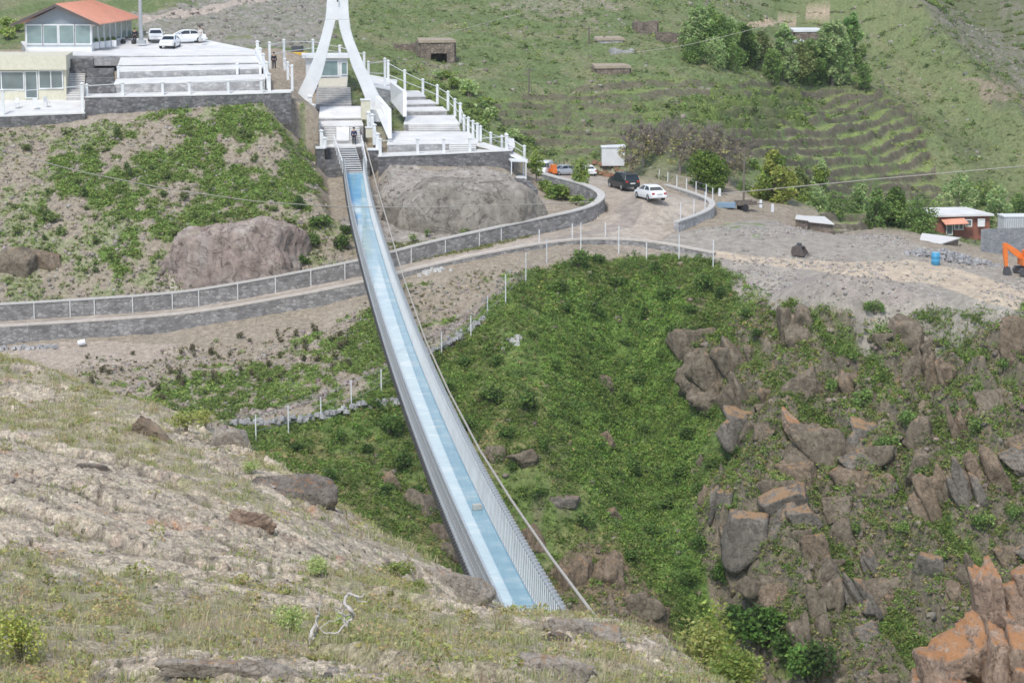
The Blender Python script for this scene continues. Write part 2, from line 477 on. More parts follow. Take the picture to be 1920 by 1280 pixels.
def grid_xy(tcols, yrows):
    T, Y = np.meshgrid(tcols, yrows)
    return T * Y, Y
def grid_faces(nr, nc):
    i = np.arange(nr * nc).reshape(nr, nc)
    return np.stack([i[:-1, :-1], i[:-1, 1:], i[1:, 1:], i[1:, :-1]], -1).reshape(-1, 4)

QUAL = 1.0
tc_ = np.concatenate([np.linspace(-.42, -.245, 60)[:-1], np.linspace(-.245, .245, int(1250 * QUAL)), np.linspace(.245, .42, 60)[1:]])
yr_ = np.concatenate([np.linspace(104, 148, 60)[:-1], np.linspace(148, 216, int(520 * QUAL))[:-1], np.linspace(216, 330, int(420 * QUAL))[:-1], np.geomspace(330, 720, 70)])
FX, FY = grid_xy(tc_, yr_)
FZ, FM = far_height(FX, FY, True)
px, py = FM['px'], FM['py']
wx, wy = FM['wx'], FM['wy']
# ------------------------------------------------------------------ what grows where (warped outlines so that edges wander)
n1 = fbm(FX * .16, FY * .16, 5); n2 = fbm(FX * .7 + 40, FY * .7, 4); n3 = fbm(FX * .05 + 8, FY * .05, 4); n4 = fbm(FX * 2.2, FY * 2.2 + 7, 3)
def C(*c): return np.array(c, float)
def lay(col, mask, c):
    m = np.clip(mask, 0, 1)[..., None]
    return col * (1 - m) + np.asarray(c) * m
DIRT = C(.315, .268, .205); DIRT_PALE = C(.42, .36, .30); GRAVEL = C(.325, .295, .25); GRASS = C(.168, .222, .09); GRASS_DRY = C(.245, .25, .135)
GREEN = C(.14, .215, .055); ROCK = C(.165, .14, .108); ROCK_DK = C(.12, .105, .09); ORANGE = C(.34, .20, .10); ROAD_C = C(.385, .33, .27); PINK = C(.40, .31, .265)
dens = np.zeros(FX.shape)        # how thickly leafy ground cover stands
col = np.broadcast_to(DIRT, FX.shape + (3,)).copy()
col = lay(col, sstep(-.1, .5, n1) * .6, DIRT_PALE)
P = lambda poly, a=wx, b=wy: inpoly(a, b, poly)
hill = sstep(232, 246, FY) * (px > 640) + 1.0 * ((py < 120) & (FY > 262))
hill = np.clip(hill, 0, 1)
GRASS = GRASS * .86; GRASS_DRY = GRASS_DRY * .84
hc = lay(np.broadcast_to(GRASS, FX.shape + (3,)), sstep(-.25, .45, n1 + .4 * n2), GRASS_DRY)
hc = lay(hc, sstep(.15, .5, n2 * .6 - n1 * .8), C(.115, .15, .055))
hc = lay(hc, sstep(.3, .6, n3 + .5 * n2) * .75, C(.30, .265, .19))
col = col * (1 - hill[..., None]) + hc * hill[..., None]
# olive high slopes on the right
rs = P([(1560,-80),(1640,0),(1760,140),(1920,330),(2200,420),(2200,-80)])
def ddl(ax, ay, bx, by):
    L = math.hypot(bx - ax, by - ay); return -(wx - ax) * (by - ay) / L + (wy - ay) * (bx - ax) / L
far_r = hill * (px > 1480)
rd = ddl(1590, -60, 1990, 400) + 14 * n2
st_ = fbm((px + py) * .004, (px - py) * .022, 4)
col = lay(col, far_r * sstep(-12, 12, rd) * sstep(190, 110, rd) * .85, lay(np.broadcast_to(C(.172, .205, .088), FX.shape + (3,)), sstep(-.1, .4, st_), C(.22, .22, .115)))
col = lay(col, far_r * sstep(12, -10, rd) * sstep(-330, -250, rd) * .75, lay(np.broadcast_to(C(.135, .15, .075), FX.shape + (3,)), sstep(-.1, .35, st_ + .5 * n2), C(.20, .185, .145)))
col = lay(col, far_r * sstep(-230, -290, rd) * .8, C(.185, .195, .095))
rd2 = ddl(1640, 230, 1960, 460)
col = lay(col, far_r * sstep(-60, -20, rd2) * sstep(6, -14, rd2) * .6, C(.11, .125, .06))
scree = P([(1690,60),(1790,110),(1930,210),(2100,320),(2100,130),(1920,110),(1800,60)])
col = lay(col, scree * (.35 + .5 * sstep(-.2, .3, n2)), C(.23, .21, .175))
col = lay(col, P([(1800,230),(1900,215),(2000,280),(1900,275)]) * .7, C(.30, .24, .18))
# stony banks behind the plaza
bank = P([(260,30),(600,-60),(640,20),(600,90),(380,80),(262,75)])
col = lay(col, bank * (.55 + .4 * sstep(-.2, .3, n2)), C(.30, .275, .25))
col = lay(col, inpoly(px, py + 2 * n2, [(262,50),(300,38),(430,16),(560,-6),(560,-16),(430,4),(300,26),(262,34)]) * .9, C(.45, .38, .32))
col = lay(col, P([(860,-30),(1120,-20),(1170,20),(1000,30)]) * (.4 + .5 * sstep(-.1, .3, n2)), C(.31, .27, .215))
col = lay(col, inpoly(px, py + 3 * n2, [(1390,42),(1570,26),(1575,38),(1500,46),(1390,54)]) * .9, C(.46, .36, .26))
# stone lines and terrace risers
riser = (FM['tb'] + .85 * FM['tb2']) * sstep(.68, .76, FM['fr']) * sstep(.99, .90, FM['fr']) * sstep(-.55, -.05, n2 + .6 * n1)
col = lay(col, riser * (.95 + .3 * n4), C(.135, .118, .085))
col = lay(col, np.clip(FM['tb'] + .7 * FM['tb2'], 0, 1) * sstep(.62, .35, FM['fr']) * .8, C(.215, .265, .085))
# planted bank left
bankL = P([(-200,215),(160,235),(560,190),(600,330),(650,420),(690,500),(350,560),(-200,600)])
gl = sstep(-.06, .26, n1 * .9 + n2 * .55 + .12)
g_band = P([(60,420),(100,300),(300,220),(560,215),(600,330),(590,400),(450,400),(330,470),(200,540),(180,470),(300,400)])
gb = bankL * np.clip(gl * (.45 + .75 * g_band), 0, 1)
col = lay(col, gb, GREEN * 1.15); dens = np.maximum(dens, gb * (.55 + .45 * g_band))
col = lay(col, P([(250,560),(330,490),(400,435),(470,415),(560,420),(600,460),(590,510),(480,540),(350,560)]) * .9, lay(np.broadcast_to(C(.33, .265, .225), FX.shape + (3,)), sstep(0, .4, n2 + n1), C(.45, .40, .34)))
# grey boulder hill beside the bridge
bh = P([(640,400),(690,330),(760,315),(870,305),(950,320),(1000,390),(1010,415),(900,440),(760,475),(690,470)])
col = lay(col, bh * .9, lay(np.broadcast_to(C(.33, .30, .265), FX.shape + (3,)), sstep(.0, .4, n2), C(.42, .385, .345)))
# planted slope below the lower wall
sl_ = P([(130,690),(420,655),(620,600),(700,560),(985,490),(985,520),(830,650),(770,700),(640,760),(480,820),(300,800),(150,730)])
gs = sl_ * sstep(.08, .34, n1 * .7 + n2 * .7 - .02)
col = lay(col, gs * .85, GREEN * 1.05); dens = np.maximum(dens, gs * .6)
g2 = P([(620,640),(720,580),(770,640),(780,720),(720,730),(640,700)]) * 1.0
g3 = P([(250,760),(330,700),(480,690),(640,690),(640,740),(500,790),(380,790)]) * sstep(-.3, .1, n2)
col = lay(col, np.maximum(g2, g3) * .9, GREEN); dens = np.maximum(dens, np.maximum(g2, g3) * .8)
# gorge
go = FM['gorge'] > .5
gg = sstep(-.55, -.1, n1 * .6 + n2 * .5) * .95
n5 = fbm(FX * .11 + 60, FY * .11, 4)
gcol = lay(np.broadcast_to(GREEN, FX.shape + (3,)), sstep(.0, .4, n5), C(.205, .225, .075))
gcol = lay(gcol, sstep(.0, .45, -n5 + .3 * n2), C(.10, .145, .045))
col = np.where(go[..., None], lay(np.broadcast_to(C(.235, .195, .135), FX.shape + (3,)), gg, gcol), col)
gully = go * P([(1000,560),(1080,520),(1260,540),(1340,700),(1310,900),(1400,1180),(1300,1180),(1230,1080),(1120,950),(1040,800)])
col = lay(col, gully * .7, C(.145, .24, .055))
flank = go * (1 - gully) * (px < 1300)
col = lay(col, flank * sstep(-.15, .3, n5 + .4 * n2) * .55, C(.215, .20, .095))
dry = go * P([(480,830),(760,780),(900,760),(1000,830),(1060,960),(1180,1020),(1150,1120),(900,1100),(700,1000)]) * sstep(-.2, .3, n1 + .3 * n2)
col = lay(col, dry * .65, C(.22, .20, .095))
dens = np.where(go, gg, dens); dens = np.where(go, dens * (1 - .55 * dry), dens)
brown = go * P([(1020,1060),(1090,1020),(1180,1050),(1240,1160),(1300,1230),(1150,1230),(1050,1150)]) * 1.0
col = lay(col, brown * .8, C(.20, .145, .11)); dens *= 1 - .8 * brown
cl_ = FM['cliff'] * sstep(.10, .32, FM['rg'] - .10 + .5 * n2 + .5 * n1)
col = lay(col, cl_ * .95, lay(np.broadcast_to(ROCK, FX.shape + (3,)), sstep(-.1, .4, n2 + .5 * n4), C(.235, .19, .145)))
col = lay(col, cl_ * sstep(.35, .6, n1 + n4 * .6) * .5, ORANGE)
dens = np.where(go & (FM['cliff'] > .5), np.maximum(dens, .55 + .4 * sstep(-.3, .3, n2)), dens)
dens = dens * (1 - cl_ * .9)
# yard, road
yd = FM['yard']
yc = lay(np.broadcast_to(GRAVEL, FX.shape + (3,)), sstep(-.1, .4, n1), C(.38, .345, .29))
yc = lay(yc, P([(1440,545),(1560,500),(1700,510),(1720,560),(1560,580)]) * .6, C(.31, .265, .235))
track = inpoly(px, py + 4 * n2, [(1230,455),(1400,478),(1560,490),(1720,488),(1800,505),(1920,545),(2000,575),(2000,600),(1860,570),(1760,535),(1560,512),(1380,490)])
yc = lay(yc, track * .9, C(.50, .415, .31))
yc = lay(yc, sstep(.25, .45, n4) * .35, C(.22, .2, .185))
yc = lay(yc, inpoly(px, py, [(1345,420),(1430,410),(1450,470),(1440,485),(1340,470)]) * (.4 + .4 * sstep(-.1, .2, n2)), C(.30, .275, .24))
col = np.where(yd[..., None], yc, col); dens = np.where(yd, 0, dens)
mg = yd * P([(1340,410),(1420,400),(1440,430),(1380,435)]) * sstep(0, .3, n2); col = lay(col, mg * .7, GREEN)
rc = lay(np.broadcast_to(ROAD_C, FX.shape + (3,)), sstep(-.1, .4, n1), C(.44, .385, .32))
rc = lay(rc, inpoly(px, py + 3 * n2, [(1150,400),(1190,388),(1205,405),(1190,425),(1110,440),(1000,462),(1000,452),(1100,428),(1165,412)]) * .55, C(.26, .225, .2))
rc = lay(rc, inpoly(px, py, [(1165,446),(1100,446),(1000,456),(900,474),(770,503),(690,523),(520,556),(350,583),(0,608),(-200,612),(-200,600),(0,600),(350,575),(690,513),(900,462),(1000,447)]) * .45, C(.50, .44, .37))
col = np.where(FM['road'][..., None], rc, col); dens = np.where(FM['road'], 0, dens)
path = inpoly(px, py + 4 * n2, [(-200,652),(0,648),(200,640),(400,652),(300,675),(130,690),(0,690),(-200,700)]) * (1 - FM['road'])
col = lay(col, path * .85, C(.42, .355, .29)); dens *= 1 - path
path2 = inpoly(px, py + 3 * n2, [(430,800),(600,752),(700,700),(760,670),(850,620),(960,545),(990,520),(975,512),(930,545),(830,615),(740,665),(620,735),(420,785)])
col = lay(col, path2 * .6, C(.25, .22, .19)); dens *= 1 - .8 * path2
# green below the gravel edge and field behind the plaza
lush = hill * P([(740,150),(840,150),(900,200),(960,250),(1060,300),(1160,270),(1200,210),(1340,170),(1500,170),(1560,200),(1400,250),(1300,250),(1170,290),(1000,300),(900,240)])
col = lay(col, lush * (.35 + .5 * sstep(-.2, .3, n1 + n2 * .5)), C(.15, .21, .05))
dens = np.maximum(dens, lush * .25 * sstep(-.1, .3, n1))
dens = np.maximum(dens, hill * sstep(.18, .45, n2 * .7 - n1 * .6) * .30)
col = col * (1 + .16 * n4[..., None] + .10 * n2[..., None])
col = np.clip(col, .02, .7)

M_LAND = attr_mat('valley_ground', fine=2.6, amp=.38, bmp=.55, bd=.25, fine2=9.0)
M_GRAVEL = attr_mat('gravel', fine=7.0, amp=.30, bmp=.5, bd=.06, fine2=1.3)
V = np.stack([FX, FY, FZ], -1).reshape(-1, 3)
FF = grid_faces(*FX.shape)
fr_road = FM['road'].ravel()[FF].sum(1) >= 2
fr_yard = (FM['yard'].ravel()[FF].sum(1) >= 2) & ~fr_road
fr_hill = (FY.ravel()[FF].mean(1) > 240) & ~fr_road & ~fr_yard
def sub_terrain(name, sel, mat):
    f = FF[sel]; u, inv = np.unique(f, return_inverse=True)
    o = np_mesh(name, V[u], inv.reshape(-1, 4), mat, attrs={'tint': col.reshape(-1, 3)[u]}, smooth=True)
    return tag(o, kind='structure')
sub_terrain('road', fr_road, M_GRAVEL)
sub_terrain('gravel_ground', fr_yard, M_GRAVEL)
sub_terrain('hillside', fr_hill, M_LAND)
sub_terrain('gorge_slope', ~(fr_road | fr_yard | fr_hill), M_LAND)
# ------------------------------------------------------------------ near hill
NCP = [(-200,1300,19.5),(0,1280,20),(500,1280,20),(1000,1280,21.5),(1200,1280,23.5),(1320,1285,26.5),
 (0,1100,26),(500,1110,28),(800,1150,29),(0,980,32),(300,1020,32.5),(0,900,36),(300,930,37),(600,1010,37),(600,1100,30),(0,845,40),(200,860,41),(0,760,49),(0,690,60),(-200,640,64),(-200,800,45),(-200,1000,31),
 (200,752,56),(130,720,60),(350,800,52),(430,834,51),(475,892,49.5),(560,905,46),(640,960,44),(700,1003,43),(850,1080,41),(925,1150,39.3),(985,1222,37.5),(1060,1178,35.5),(1120,1178,34.5),(1200,1195,32),(1260,1230,30),(1320,1278,27.2),
 (900,1195,31),(1050,1225,27),(940,1160,34),(980,1188,34.2),(1020,1172,34.2),(1240,1240,31),(1290,1280,30),(1330,1308,30)]
npt = [tuple(W(*p)) for p in NCP]
def beyond(px, py, Y, dY, slope):
    p = W(px, py, Y); dx, dy, dz = ray(px, py)
    q = W(px, py, Y + dY); npt.append((q.x, q.y, p.z - slope * dY))
for a in [(-200,640,64),(0,685,62),(130,715,61),(200,748,58),(350,795,53.5),(430,820,52.5),(480,878,49),(560,903,47.5),(640,955,45.5),(700,1000,44),(850,1080,42),(985,1224,38.5),(1060,1178,36.5),(1120,1178,35.5),(1200,1193,33),(1260,1228,31),(1320,1276,28.2)]:
    beyond(*a, 5, .48); beyond(*a, 14, .56); beyond(*a, 30, .58)
npt += [(0, 0, -1.75), (-4, 0, -1.6), (4, 0, -2.3), (0, 8, -3.3), (-4, 8, -3.0), (3.5, 10, -4.6), (8, 5, -6), (9, 15, -9.5), (14, 25, -16), (20, 40, -24), (-10, 20, -5.5), (-12, 8, -2.2), (10, 90, -36), (-20, 100, -38), (-50, 95, -33), (30, 70, -36), (0, 115, -47), (40, 110, -48), (-40, 120, -44)]
NT = TPS(npt, lam=0.02)
def near_layers(x, y):
    z = NT(x, y)
    px, py = proj(x, y, z)
    # long ledges that run down to the right, a step at each
    q = y + 0.72 * x + 1.6 * pn(x * .16, y * .16) + .35 * pn(x * .9, y * .9)
    st = q / 3.4
    fr = st - np.floor(st)
    led = (sstep(.0, .10, fr) - fr) * .34
    r = ridged(x * .45 + 4, y * .45, 5)
    a = fbm(x * .55, y * .55, 5); b = fbm(x * 3.2, y * 3.2 + 3, 5, .6)
    c = ridged(x * 2.1, y * 2.1 + 9, 4)
    return z, px, py, led, fr, r, a, b, c
SLAB = [(-200,830),(0,838),(120,845),(260,870),(420,940),(560,980),(680,1015),(830,1075),(920,1130),(760,1090),(600,1060),(560,1075),(640,1130),(420,1130),(250,1085),(0,1080),(-200,1080)]
BARE = [[(820,1060),(990,1160),(900,1180),(820,1150),(790,1100)],
        [(960,1175),(1120,1160),(1230,1200),(1340,1290),(1230,1290),(1150,1220),(1000,1215)],
        [(560,905),(480,900),(470,860),(400,815),(330,800),(230,745),(250,800),(400,860),(520,960),(700,1010)],
        [(180,1262),(400,1245),(620,1255),(760,1300),(180,1300)], [(960,1240),(1090,1245),(1130,1300),(940,1300)],
        [(0,690),(110,720),(130,760),(0,745)]]
def near_height(x, y, full=False):
    x = np.asarray(x, float); y = np.asarray(y, float)
    z, px, py, led, fr, r, a, b, c = near_layers(x, y)
    wx = px + 60 * pn(x * .8, y * .8) + 20 * pn(x * 2.2, y * 2.2) + 14 * pn(x * 4, y * 4); wy = py + 48 * pn(x * .7 + 30, y * .7) + 14 * pn(x * 2.2 + 9, y * 2.2) + 9 * pn(x * 4 + 9, y * 4)
    rock = inpoly(wx, wy, SLAB)
    for p in BARE: rock |= inpoly(wx, wy, p)
    s1_ = x * .81 + y * .59 ; s2_ = y * .81 - x * .59
    wv = .5 * pn(x * .7, y * .7) + .15 * pn(x * 3, y * 3)
    ck = np.maximum(sstep(.055, .0, np.abs(pn(s1_ * .28 + wv, s2_ * .75 + wv))), .8 * sstep(.05, .0, np.abs(pn(s1_ * .9 + wv + 20, s2_ * .5 + wv + 7))) * sstep(-.1, .3, pn(x * .35 + 40, y * .35)))
    h = led * (.16 + .50 * sstep(-.05, .4, pn(x * .21 + 3, y * .21))) + a * .16 + r * .05 + b * .022
    hr = h + np.where(rock, b * .022 + (c - .3) * .02 - .09 * ck + .05 * 1.6 * (ridged(x * 1.3 + y * .5, y * 2.6 + x * 1.6, 4) - .4) + .13 * blocky(np.stack([x, y, z], -1).reshape(-1, 3), 1.1, 5, 4, (a * 2 + b).ravel()).reshape(x.shape), 0)
    fall = sstep(58, 75, y)
    zz = z + hr + fall * .8 * fbm(x * .2, y * .2, 4)
    if full: return zz, dict(ck=ck, px=px, py=py, rock=rock, fr=fr, r=r, a=a, b=b, c=c, wx=wx, wy=wy)
    return zz
tn_ = np.concatenate([np.linspace(-.60, -.24, 70)[:-1], np.linspace(-.24, .14, int(900 * QUAL)), np.linspace(.14, .50, 80)[1:]])
yn_ = np.concatenate([np.linspace(-3, 16, 80)[:-1], np.geomspace(16, 68, int(760 * QUAL))[:-1], np.linspace(68, 124, 90)])
T, Y_ = np.meshgrid(tn_, yn_)
NX, NY = T * (Y_ + 6.0) / (1 + 6.0 / np.maximum(Y_, 20)), Y_
NX = T * np.maximum(Y_, 14.0)
NZ, NM = near_height(NX, NY, True)
s1 = fbm(NX * 1.7, NY * 1.7, 4); s2 = fbm(NX * 7, NY * 7, 4, .65); s3 = fbm(NX * .5 + 5, NY * .5, 3); s4 = fbm(NX * 15, NY * 15, 2)
nc = np.broadcast_to(C(.36, .315, .225), NX.shape + (3,)).copy()
nc = lay(nc, sstep(-.1, .4, s1), C(.30, .285, .165)); nc = lay(nc, sstep(.1, .5, s2 - .3 * s1) * .7, C(.42, .36, .28))
rk = np.broadcast_to(C(.49, .42, .32), NX.shape + (3,)).copy()
rk = lay(rk, sstep(-.1, .45, s1) * .7, C(.55, .475, .37))
rk = lay(rk, sstep(.05, .4, s3 - .4 * s1) * .6, C(.37, .32, .25))
rk = lay(rk, sstep(.18, .42, s2) * .75, C(.19, .17, .145))
rk = lay(rk, sstep(.28, .5, s2 * .5 + s4 * .7) * .8, C(.10, .09, .08))
rk = lay(rk, sstep(.25, .5, -s2 + .4 * s1) * .45, C(.44, .31, .22))
rk = lay(rk, sstep(.3, .5, s1 - s2 * .6) * .5, C(.41, .40, .28))
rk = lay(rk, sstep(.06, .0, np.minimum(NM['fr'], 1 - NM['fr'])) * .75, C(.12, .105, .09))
rk = lay(rk, NM['ck'] * .8, C(.13, .115, .09))
s5 = fbm(NX * 3.1 + 20, NY * 3.1, 5, .65); s6 = fbm(NX * 1.1 + 3, NY * 1.1 + 8, 4)
rk = lay(rk, sstep(.08, .28, s5 + .40 * s6) * .66, C(.20, .175, .145))
rk = lay(rk, sstep(.22, .42, -s5 + .3 * s6) * .55, C(.55, .50, .42))
rk = lay(rk, sstep(.16, .40, s6 - .4 * s5) * .5, C(.43, .32, .245))
rk = lay(rk, sstep(.44, .56, s6 + .35 * s2) * .7, C(.46, .25, .13))
nc = lay(nc, sstep(.16, .4, s5) * .5, C(.22, .185, .13))
nc = np.where(NM['rock'][..., None], rk, nc)
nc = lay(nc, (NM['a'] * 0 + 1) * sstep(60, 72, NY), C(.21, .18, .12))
nc = np.clip(nc * 1.10 * (1 + .12 * s4[..., None]), .02, .75)
def near_mat():
    m, nt, b = nmat('lichen_rock_and_turf')
    a = N(nt, 'ShaderNodeAttribute', attribute_name='tint'); c = a.outputs['Color']
    for sc, lo, hi, amp_ in ((9, .36, .66, .36), (24, .34, .64, .46), (60, .3, .7, .36)):
        n = noise_node(nt, sc, 6, .75, .4); c = mixc(nt, 1.0, c, ramp(nt, n.outputs['Fac'], [(lo, 1 - amp_), (.5, 1.0), (hi, 1 + amp_)]), 'MULTIPLY')
        if sc == 24: bn = n
    n = noise_node(nt, 13, 5, .8, 1.2); pits = ramp(nt, n.outputs['Fac'], [(.30, .25), (.38, 1.0)]); c = mixc(nt, .9, c, pits, 'MULTIPLY')
    n = noise_node(nt, 6, 5, .7); c = mixc(nt, ramp(nt, n.outputs['Fac'], [(.58, 0.0), (.70, .45)]), c, (.40, .27, .185))
    n = noise_node(nt, 7.7, 5, .7); c = mixc(nt, ramp(nt, n.outputs['Fac'], [(.60, 0.0), (.72, .5)]), c, (.50, .49, .37))
    nt.links.new(c, b.inputs['Base Color']); b.inputs['Roughness'].default_value = .95; b.inputs['Specular IOR Level'].default_value = .15
    bump(nt, b, bn.outputs['Fac'], .8, .04)
    return m
M_NEAR = near_mat()
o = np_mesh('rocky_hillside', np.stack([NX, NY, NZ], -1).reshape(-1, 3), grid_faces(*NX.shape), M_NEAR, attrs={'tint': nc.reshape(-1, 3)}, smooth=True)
tag(o, kind='structure')
# ------------------------------------------------------------------ paints and stones
WHITE = plain('white_paint', (.72, .735, .735), .55, var=.09, scale=.9)
WHITE_FLOOR = plain('white_paving', (.70, .695, .675), .7, var=.14, scale=.5)
CREAM = plain('cream_render', (.62, .59, .46), .8, var=.08)
GREYMET = plain('grey_metal', (.42, .44, .45), .45, .4, var=.08)
DARKMET = plain('dark_metal', (.09, .09, .095), .5, .3)
CONC = plain('concrete', (.50, .49, .47), .9, var=.18, scale=1.5)
BLUEGREY = plain('blue_grey_board', (.27, .31, .34), .7, var=.08)
ORANGE_ROOF = plain('orange_roof_sheet', (.70, .33, .22), .6, var=.12, scale=.7)
DARKFASC = plain('dark_fascia', (.10, .085, .08), .7)
TYRE = plain('tyre_rubber', (.025, .025, .027), .85)
CARWHITE = plain('white_car_paint', (.80, .81, .81), .25, var=.02)
CARDARK = plain('black_car_paint', (.022, .03, .03), .18, var=.1)
CARGREY = plain('silver_car_paint', (.45, .47, .5), .3, .3, var=.04)
LAMP_R = plain('red_lamp', (.45, .03, .025), .3)
LAMP_W = plain('clear_lamp', (.7, .7, .68), .15)
EXC = plain('orange_machine_paint', (.78, .20, .035), .5, var=.12, scale=2)
YELLOW = plain('yellow_paint', (.70, .43, .03), .5)
BRICK_RED = plain('red_brick_face', (.30, .12, .085), .85, var=.2, scale=4)
RUST = plain('rusty_sheet', (.36, .14, .08), .8, var=.3, scale=2)
BLUE = plain('blue_plastic', (.06, .30, .50), .4)
SKIN = plain('skin', (.42, .26, .18), .6)
CLOTH_DK = plain('dark_cloth', (.018, .02, .035), .9)
CLOTH_NAVY = plain('navy_cloth', (.03, .045, .11), .9)
CLOTH_W = plain('pale_cloth', (.62, .62, .6), .9)
HAIR = plain('dark_hair', (.015, .012, .01), .8)
BARK = plain('bark', (.17, .14, .115), .95, var=.25, scale=6)
BARK_PALE = plain('pale_twig', (.40, .35, .30), .95, var=.2, scale=8)
DEADWOOD = plain('bleached_wood', (.52, .49, .45), .9, var=.15, scale=14)
def stone_mat(name, lo, hi, mortar, sc=2.2, vs=1.7):
    m, nt, b = nmat(name)
    g = N(nt, 'ShaderNodeNewGeometry'); mp = N(nt, 'ShaderNodeMapping'); mp.inputs['Scale'].default_value = (1, 1, vs)
    nt.links.new(g.outputs['Position'], mp.inputs['Vector'])
    v = N(nt, 'ShaderNodeTexVoronoi', feature='F1'); v.inputs['Scale'].default_value = sc
    e = N(nt, 'ShaderNodeTexVoronoi', feature='DISTANCE_TO_EDGE'); e.inputs['Scale'].default_value = sc
    nt.links.new(mp.outputs[0], v.inputs['Vector']); nt.links.new(mp.outputs[0], e.inputs['Vector'])
    sx = N(nt, 'ShaderNodeSeparateColor'); nt.links.new(v.outputs['Color'], sx.inputs[0])
    c = ramp(nt, sx.outputs[0], [(0.0, lo), (1.0, hi)])
    ed = ramp(nt, e.outputs['Distance'], [(0.02, 0.0), (0.09, 1.0)])
    c = mixc(nt, ed, mortar, c)
    n = noise_node(nt, 1.1, 4); f = ramp(nt, n.outputs['Fac'], [(.3, .75), (.7, 1.2)])
    c = mixc(nt, 1.0, c, f, 'MULTIPLY')
    nt.links.new(c, b.inputs['Base Color']); b.inputs['Roughness'].default_value = .95
    bump(nt, b, ed, .5, .06)
    return m
STONE = stone_mat('dark_rubble_stone', (.10, .10, .103), (.235, .23, .23), (.13, .125, .12))
STONE_R = stone_mat('grey_road_wall_stone', (.18, .175, .17), (.36, .345, .33), (.21, .20, .19))
COPE_R = plain('grey_coping', (.50, .485, .45), .85, var=.15)
STONE_L = stone_mat('grey_rubble_stone', (.30, .30, .30), (.50, .49, .48), (.36, .35, .34))
BLOCK = stone_mat('grey_block', (.24, .25, .265), (.32, .33, .34), (.36, .36, .36), 1.9, 1.6)
MUDSTONE = stone_mat('brown_fieldstone', (.15, .12, .095), (.31, .25, .20), (.13, .105, .085), 2.6)
def glass_mat(name, col, rough=.08, alpha=1.0, spec=.6):
    m, nt, b = nmat(name)
    n = noise_node(nt, .9, 3); c = ramp(nt, n.outputs['Fac'], [(.35, tuple(.75 * k for k in col)), (.65, col)])
    nt.links.new(c, b.inputs['Base Color']); b.inputs['Roughness'].default_value = rough
    b.inputs['Specular IOR Level'].default_value = spec; b.inputs['Alpha'].default_value = alpha
    return m
WINDOW = glass_mat('window_glass', (.16, .20, .20), .06)
WINDOW_T = glass_mat('greenish_glass', (.26, .36, .36), .08, .85)
CARGLASS = glass_mat('car_glass', (.03, .04, .045), .05)
# ------------------------------------------------------------------ plaza on the far bank
def Wz(px, py, z):
    dx, dy, dz = ray(px, py); k = z / dz
    return Vector((dx * k, dy * k, z))
AX = Vector((-.1054, 1, 0)).normalized(); SD = Vector((AX.y, -AX.x, 0))     # along the bridge, and to its right
RZ = math.atan2(SD.y, SD.x)
UP = Vector((0, 0, 1))
def slab(top, mats, name, label, cat, depth=3.0, group=None):
    """a paved terrace: white tread on top of a stone body"""
    t = [W(*p) for p in top]
    o = MB().prism([p - UP * .12 for p in t], depth).build(name, mats[1])
    c = Vector(((t[0].x + t[2].x) / 2, (t[0].y + t[2].y) / 2, 0))
    lip = [Vector((p.x + (p.x - c.x) * .006, p.y + (p.y - c.y) * .012, p.z)) for p in t]
    MB().prism(lip, .12).build('tread', mats[0], o)
    return tag(o, label, cat, group)
def wall(name, pts, h, th, mat, label, cat='wall', cope=WHITE_FLOOR, cw=.12, ch=.13, group=None, down=.4):
    """pts = top line of the stonework"""
    o = MB().strip(pts, th, h + down, -(h + down)).build(name, mat)
    if cope: MB().strip(pts, th + cw, ch, 0).build('coping', cope, o)
    return tag(o, label, cat, group)
def post_mb(p, h, w=.2, cap=True):
    m = MB().box((p.x, p.y, p.z + h / 2), (w, w, h), RZ)
    if cap:
        m.box((p.x, p.y, p.z + h + .04), (w * 1.45, w * 1.45, .08), RZ)
        m.box((p.x, p.y, p.z + h + .12), (w * .9, w * .9, .10), RZ, taper=.4)
    return m
def fence(name, label, posts, rails=(.92, .5), w=.2, group=None, mat=None, pname='post', rr=.035):
    """posts: list of (base Vector, height)"""
    mat = mat or WHITE
    b0 = posts[0][0]
    o = thing(name, label, 'fence', b0, 0, group)
    for p, h in posts:
        post_mb(p - b0, h, w).build(pname, mat, o)
    for f in rails:
        MB().tube([p - b0 + UP * h * f for p, h in posts], rr, 6).build('rail', mat, o)
    return o
def pp(px, ptop, pbot, Y):
    b = W(px, pbot, Y); return b, W(px, ptop, Y).z - b.z

# retaining walls along the front
la = [W(160, 183, 229.6), W(300, 181, 229.8), W(420, 178, 230), W(546, 174, 230.2)]
wall('retaining_wall', la, 2.6, .6, STONE, 'long dark stone retaining wall below the white stepped terraces')
lb = [W(-190, 222, 228), W(0, 219, 228.2), (W(160, 213, 228.6))]
wall('retaining_wall', lb, 1.6, .6, STONE, 'dark stone retaining wall under the forecourt of the cream building')
lr = [W(709, 294, 228), W(830, 289, 228.4), W(955, 283, 229)]
wall('retaining_wall', lr, 2.6, .6, STONE, 'dark stone retaining wall right of the bridge above the grey boulder', down=1.2)
wall('retaining_wall', [W(955, 283, 229), W(960, 276, 233), W(958, 262, 240)], 2.6, .5, STONE, 'short side of stone wall behind the small white canopy', cope=WHITE_FLOOR)
slab([(-190, 219, 228.6), (0, 217, 228.7), (158, 211, 229), (158, 187, 235.3), (-190, 189, 235.3)], (WHITE_FLOOR, STONE), 'forecourt', 'pale paved forecourt in front of the cream building', 'terrace', 2.2)
slab([(163, 180, 230), (545, 172, 230.4), (545, 168, 231.6), (163, 176, 231.6)], (WHITE_FLOOR, STONE), 'terrace', 'narrow walkway on top of the long dark retaining wall', 'terrace', 2.4)
TS = 'white terraces left of the arch'
